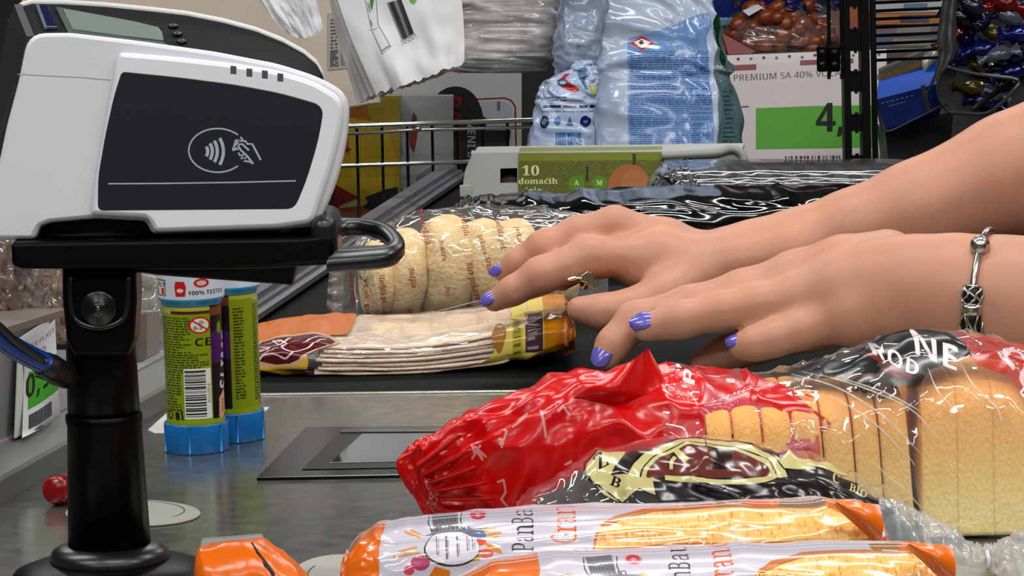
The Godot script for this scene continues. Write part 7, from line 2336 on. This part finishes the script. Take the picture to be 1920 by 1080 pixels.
func rack() -> void:
	var d := 4.1
	var away := Vector3(0, 0, -1)
	var black := mat(Color(0.012, 0.012, 0.013), 0.45, 0.0, {"metallic_specular": 0.2})
	var n := thing("slotted_post", "black slotted steel rack post with wire side panel, right of the green price block", "rack post", P(1612, 320, d))
	var sk := func(y: float) -> float: return y * 0.017   # it leans a touch in view, like every upright here
	var R4 := func(x0: float, y0: float, x1: float, y1: float, dd: float, th: float) -> MB:
		return MB.new().prism(at_depth(v2([x0 + sk.call(y0), y0, x1 + sk.call(y0), y0, x1 + sk.call(y1), y1, x0 + sk.call(y1), y1]), dd), away * th, 0.0006, false)
	var low := 900.0
	put("post_side", R4.call(1580.0, -150.0, 1593.0, low, d, 0.035), black, n)
	put("post_side", R4.call(1613.0, -150.0, 1629.0, low, d, 0.035), black, n)
	for y in [[-150, -60], [-40, 13], [54, 96], [133, 172], [214, 246], [291, 318], [318, 900]]:
		put("web_plate", R4.call(1592.0, float(y[0]), 1614.0, float(y[1]), d + 0.003, 0.002), black, n)
	for y in [13, 54, 96, 133, 172, 214, 246, 291]:
		put("slot_hook", MB.new().prism(at_depth(v2([1599 + sk.call(float(y)), y - 3, 1606 + sk.call(float(y)), y - 3, 1605 + sk.call(float(y)), y + 4, 1600 + sk.call(float(y)), y + 4]), d + 0.001), away * 0.003, 0.0, false), black, n)
	put("side_bar", R4.call(1632.0, -150.0, 1642.0, low, d + 0.01, 0.01), black, n)
	for i in 14:
		var y := -60.0 + i * 15.4
		if y > 112: continue
		put("wire", MB.new().tube([P(1636, y + 4, d + 0.015), P(1764, y - 2, d + 0.06)], 0.0019, 8), black, n)
	# bracket with four bolts and two prongs
	var b := thing("hook_bracket", "black double bracket with four round bolts and two hanging prongs, left of the slotted post", "bracket", P(1554, 110, d - 0.02))
	for x in [1542, 1565]:
		put("bracket_plate", MB.new().rbox(T(P(x, 110, d - 0.02)), Vector3(0.0135, 0.031, 0.006), 0.003, 4), black, b)
		for y in [99, 122]:
			put("bolt", MB.new().lathe(Transform3D(Basis(Vector3.RIGHT, PI / 2.0), P(x, y, d - 0.0245)), [[0.0, 0.0016], [0.0032, 0.0015], [0.0042, 0.0005], [0.0042, -0.002], [0.0, -0.002]], 18), mat(Color(0.13, 0.13, 0.135), 0.3, 0.7), b)
	for x in [1556, 1580]:
		put("prong", MB.new().tube(spline([P(x - 3, -40, d - 0.012), P(x - 2, 60, d - 0.012), P(x, 120, d - 0.014), P(x - 2, 148, d - 0.016)], 14), 0.0022, 8), black, b)
	# goods behind the wire panel
	var cols := [Color(0.50, 0.42, 0.44), Color(0.62, 0.62, 0.62), Color(0.58, 0.33, 0.04), Color(0.34, 0.30, 0.34), Color(0.26, 0.30, 0.40), Color(0.50, 0.48, 0.47)]
	var names := ["mauve", "white", "orange", "dull violet", "slate blue", "pale grey"]
	for i in 6:
		var y0 := -18.0 + i * 22.0
		var o := thing("boxed_goods", "%s flat box in the stack behind the black wire panel" % names[i], "box", P(1690, y0 + 20.0, d + 0.34), "flat boxes stacked behind the wire panel")
		put("box_body", MB.new().prism(at_depth(v2([1640, y0, 1768, y0 - 3, 1768, y0 + 19, 1640, y0 + 21]), d + 0.34), away * 0.08, 0.001, false), mat(cols[i], 0.5), o)
		put("box_print", MB.new().prism(at_depth(v2([1702 - i * 7, y0 + 3, 1736 + i * 3, y0 + 2, 1736 + i * 3, y0 + 15, 1702 - i * 7, y0 + 16]), d + 0.339), away * 0.001, 0.0, false), mat([Color(0.62, 0.4, 0.06), Color(0.3, 0.38, 0.5), Color(0.16, 0.15, 0.32), Color(0.45, 0.42, 0.4), Color(0.5, 0.45, 0.3), Color(0.3, 0.2, 0.2)][i], 0.5), o)
	# tilted blue box
	var e := 4.2
	var t := thing("blue_box", "tilted bright blue carton with a yellow upper edge, right of the slotted post", "carton", P(1700, 240, e))
	var f := [P(1642, 186, e), P(1756, 158, e), P(1764, 206, e), P(1661, 244, e)]
	put("carton_face", MB.new().prism(f, Vector3(0.004, -0.012, -0.05), 0.0008, false), mat(Color(0.0, 0.12, 0.40), 0.4, 0.0, {"metallic_specular": 0.25}), t)
	put("carton_top", MB.new().prism([P(1642, 186, e), P(1756, 157, e), P(1758, 118, e + 0.06), P(1648, 150, e + 0.06)], Vector3(0, -0.004, 0), 0.0006, false), mat(Color(0.0, 0.30, 0.74), 0.4, 0.0, {"metallic_specular": 0.25}), t)
	put("yellow_edge", MB.new().prism([P(1650, 143, e + 0.058), P(1735, 112, e + 0.058), P(1750, 118, e + 0.058), P(1650, 153, e + 0.058)], away * 0.03, 0.0, false), mat(Color(0.42, 0.30, 0.03), 0.5), t)
	put("grey_edge", MB.new().prism([P(1652, 132, e + 0.062), P(1748, 88, e + 0.062), P(1752, 112, e + 0.062), P(1652, 144, e + 0.062)], away * 0.03, 0.0, false), mat(Color(0.28, 0.26, 0.25), 0.6), t)
	var pr := MB.new()
	for l in [[1652, 194, 1716, 178], [1666, 199, 1700, 190]]:
		for k2 in 7:
			var a := Vector2(l[0], l[1]).lerp(Vector2(l[2], l[3]), k2 / 7.0)
			var c := Vector2(l[0], l[1]).lerp(Vector2(l[2], l[3]), k2 / 7.0 + 0.09)
			pr.ribbon([P(a.x, a.y, e), P(c.x, c.y, e)], 0.0014, cam_x.basis.z, 0.0006)
	put("small_print", pr, mat(Color(0.35, 0.42, 0.6), 0.5), t)
	put("brown_strap", MB.new().prism([P(1726, 162, e - 0.001), P(1734, 158, e - 0.001), P(1746, 206, e - 0.001), P(1738, 210, e - 0.001)], away * 0.001, 0.0, false), mat(Color(0.12, 0.04, 0.03), 0.5), t)
	put("wire_edge", MB.new().tube(spline([P(1642, 184, e - 0.004), P(1648, 215, e - 0.004), P(1661, 246, e - 0.004), P(1710, 226, e - 0.006), P(1762, 200, e - 0.01), P(1790, 190, e - 0.02)], 30), 0.0016, 8), mat(Color(0.24, 0.25, 0.26), 0.35, 0.6), t)
	# candies in a wire chute
	var ch := thing("wire_chute", "black chute with a bent grey wire front, holding sweets at the upper right", "chute", P(1840, 250, 4.12))
	put("chute_side", MB.new().prism(at_depth(spline(v2([1772, 118, 1762, 140, 1758, 165, 1764, 190, 1786, 214, 1800, 330, 1990, 300, 1990, 120, 1880, 140, 1780, 125]), 40), 4.16), away * 0.01, 0.0, false), mat(Color(0.012, 0.012, 0.014), 0.5), ch)
	put("wire_front", MB.new().tube(spline([P(1778, 126, 4.1), P(1820, 137, 4.08), P(1870, 144, 4.06), P(1902, 148, 4.05), P(1910, 155, 4.05), P(1902, 168, 4.05), P(1870, 200, 4.06), P(1846, 213, 4.07), P(1800, 212, 4.09), P(1784, 211, 4.1)], 60), 0.0024, 10), mat(Color(0.32, 0.33, 0.34), 0.3, 0.7), ch)
	put("wire_hoop", MB.new().tube(spline([P(1780, 124, 4.105), P(1764, 140, 4.11), P(1757, 165, 4.11), P(1764, 192, 4.11), P(1790, 220, 4.11)], 30), 0.0018, 8), mat(Color(0.2, 0.21, 0.22), 0.35, 0.7), ch)
	put("wire_brace", MB.new().tube([P(1900, 150, 4.08), P(1836, 196, 4.12), P(1822, 206, 4.12)], 0.0036, 8), mat(Color(0.07, 0.07, 0.075), 0.5, 0.3), ch)
	put("chute_body", MB.new().prism(at_depth(v2([1660, 248, 1790, 205, 1800, 330, 1780, 420, 1680, 420]), 4.28), away * 0.1, 0.001, false), mat(Color(0.01, 0.011, 0.02), 0.5), ch)
	var sw := thing("grey_sheet", "limp grey plastic sheet hanging at the left of the sweets", "sheet", P(1760, 100, 4.14))
	var rows := []
	var ls := spline(v2([1774, -40, 1764, 20, 1757, 70, 1758, 120, 1738, 170, 1734, 172]), 24)
	var rs := spline(v2([1806, -40, 1796, 20, 1794, 70, 1790, 108, 1764, 138, 1738, 176]), 24)
	for i in 25:
		var row := PackedVector3Array()
		for j in 9:
			var q: Vector2 = ls[i].lerp(rs[i], j / 8.0)
			row.append(P(q.x, q.y, 4.12 + 0.008 * sin(j * 0.9) + 0.003 * noise.get_noise_2d(i * 0.3, j * 0.5)))
		rows.append(row)
	put("film", MB.new().smooth(true).grid(rows, false), mat(Color(0.24, 0.235, 0.225), 0.5, 0.0, {"cull_mode": BaseMaterial3D.CULL_DISABLED}), sw)
	var tagp := thing("film_scrap", "scrap of pale green and white film hooked over the blue carton", "film scrap", P(1725, 130, 4.24))
	var tr := []
	for i in 13:
		var row := PackedVector3Array()
		for j in 9:
			var s := i / 12.0
			var w := j / 8.0
			row.append(P(lerpf(lerpf(1738, 1764, w), 1733, s * s) - 8.0 * sin(s * PI) * (1.0 - w) + 6.0 * w * s, lerpf(92, 138, s), 4.25 + 0.006 * sin(w * 5.0 + s * 4.0)))
		tr.append(row)
	put("film", MB.new().smooth(true).grid(tr, false), mat(Color(0.55, 0.6, 0.52), 0.2, 0.0, {"cull_mode": BaseMaterial3D.CULL_DISABLED}), tagp)
	# wrapped sweets, each twisted at both ends
	var g := RandomNumberGenerator.new()
	g.seed = 23
	var cs := [Color(0.02, 0.035, 0.22), Color(0.03, 0.06, 0.34), Color(0.05, 0.05, 0.12), Color(0.35, 0.03, 0.03), Color(0.28, 0.30, 0.36), Color(0.30, 0.25, 0.06), Color(0.10, 0.09, 0.16), Color(0.02, 0.04, 0.26)]
	var cn := ["navy blue", "blue", "dark violet", "red", "silver grey", "mustard", "dusky violet", "deep blue"]
	var spots := [[1806, 70, 0], [1836, 40, 1], [1866, 62, 5], [1894, 34, 4], [1912, 66, 1], [1786, 66, 3], [1812, 104, 1], [1842, 92, 7], [1872, 102, 4], [1904, 106, 0], [1850, 16, 3], [1884, 8, 3], [1914, 8, 6], [1822, 10, 6], [1800, 34, 2], [1834, 122, 5], [1866, 132, 6], [1898, 136, 7], [1826, 166, 5], [1856, 172, 4], [1880, 158, 1], [1846, 190, 0]]
	for i in spots.size():
		var q = spots[i]
		var ci: int = q[2]
		var c := P(q[0], q[1], 4.155 if q[1] > 140 else 4.12 + 0.03 * g.randf())
		var bs := Basis(Vector3(0.2, 0.3, 1.0).normalized(), g.randf_range(-0.7, 0.7)) * Basis(Vector3.RIGHT, g.randf() * TAU)
		var row_h := "top" if q[1] < 25 else ("upper" if q[1] < 60 else ("middle" if q[1] < 90 else ("lower" if q[1] < 140 else "bottom")))
		var col_w := "left" if q[0] < 1815 else ("left centre" if q[0] < 1848 else ("right centre" if q[0] < 1880 else "right"))
		var s := thing("wrapped_sweet", "%s twisted sweet wrapper, %s layer, %s of the sweets in the chute" % [cn[ci], row_h, col_w], "sweet", c, "wrapped sweets in the chute")
		var r2 := []
		for a in 17:
			var row := PackedVector3Array()
			for j in 15:
				var x := -1.0 + j / 7.0
				var r := 0.011 * sqrt(maxf(0.0, 1.0 - pow(x / 0.62, 2.0))) if absf(x) < 0.58 else lerpf(0.003, 0.012, (absf(x) - 0.58) / 0.42)
				r *= 1.0 + 0.16 * sin(a * 3.0 + j)
				var th := TAU * a / 16.0
				row.append(c + bs * Vector3(x * 0.026, cos(th) * r, sin(th) * r * (0.8 if absf(x) < 0.58 else 0.35)))
			r2.append(row)
		put("wrapper", MB.new().smooth(true).grid(r2, false), mat(cs[ci], 0.16, 0.25, {"cull_mode": BaseMaterial3D.CULL_DISABLED}), s)
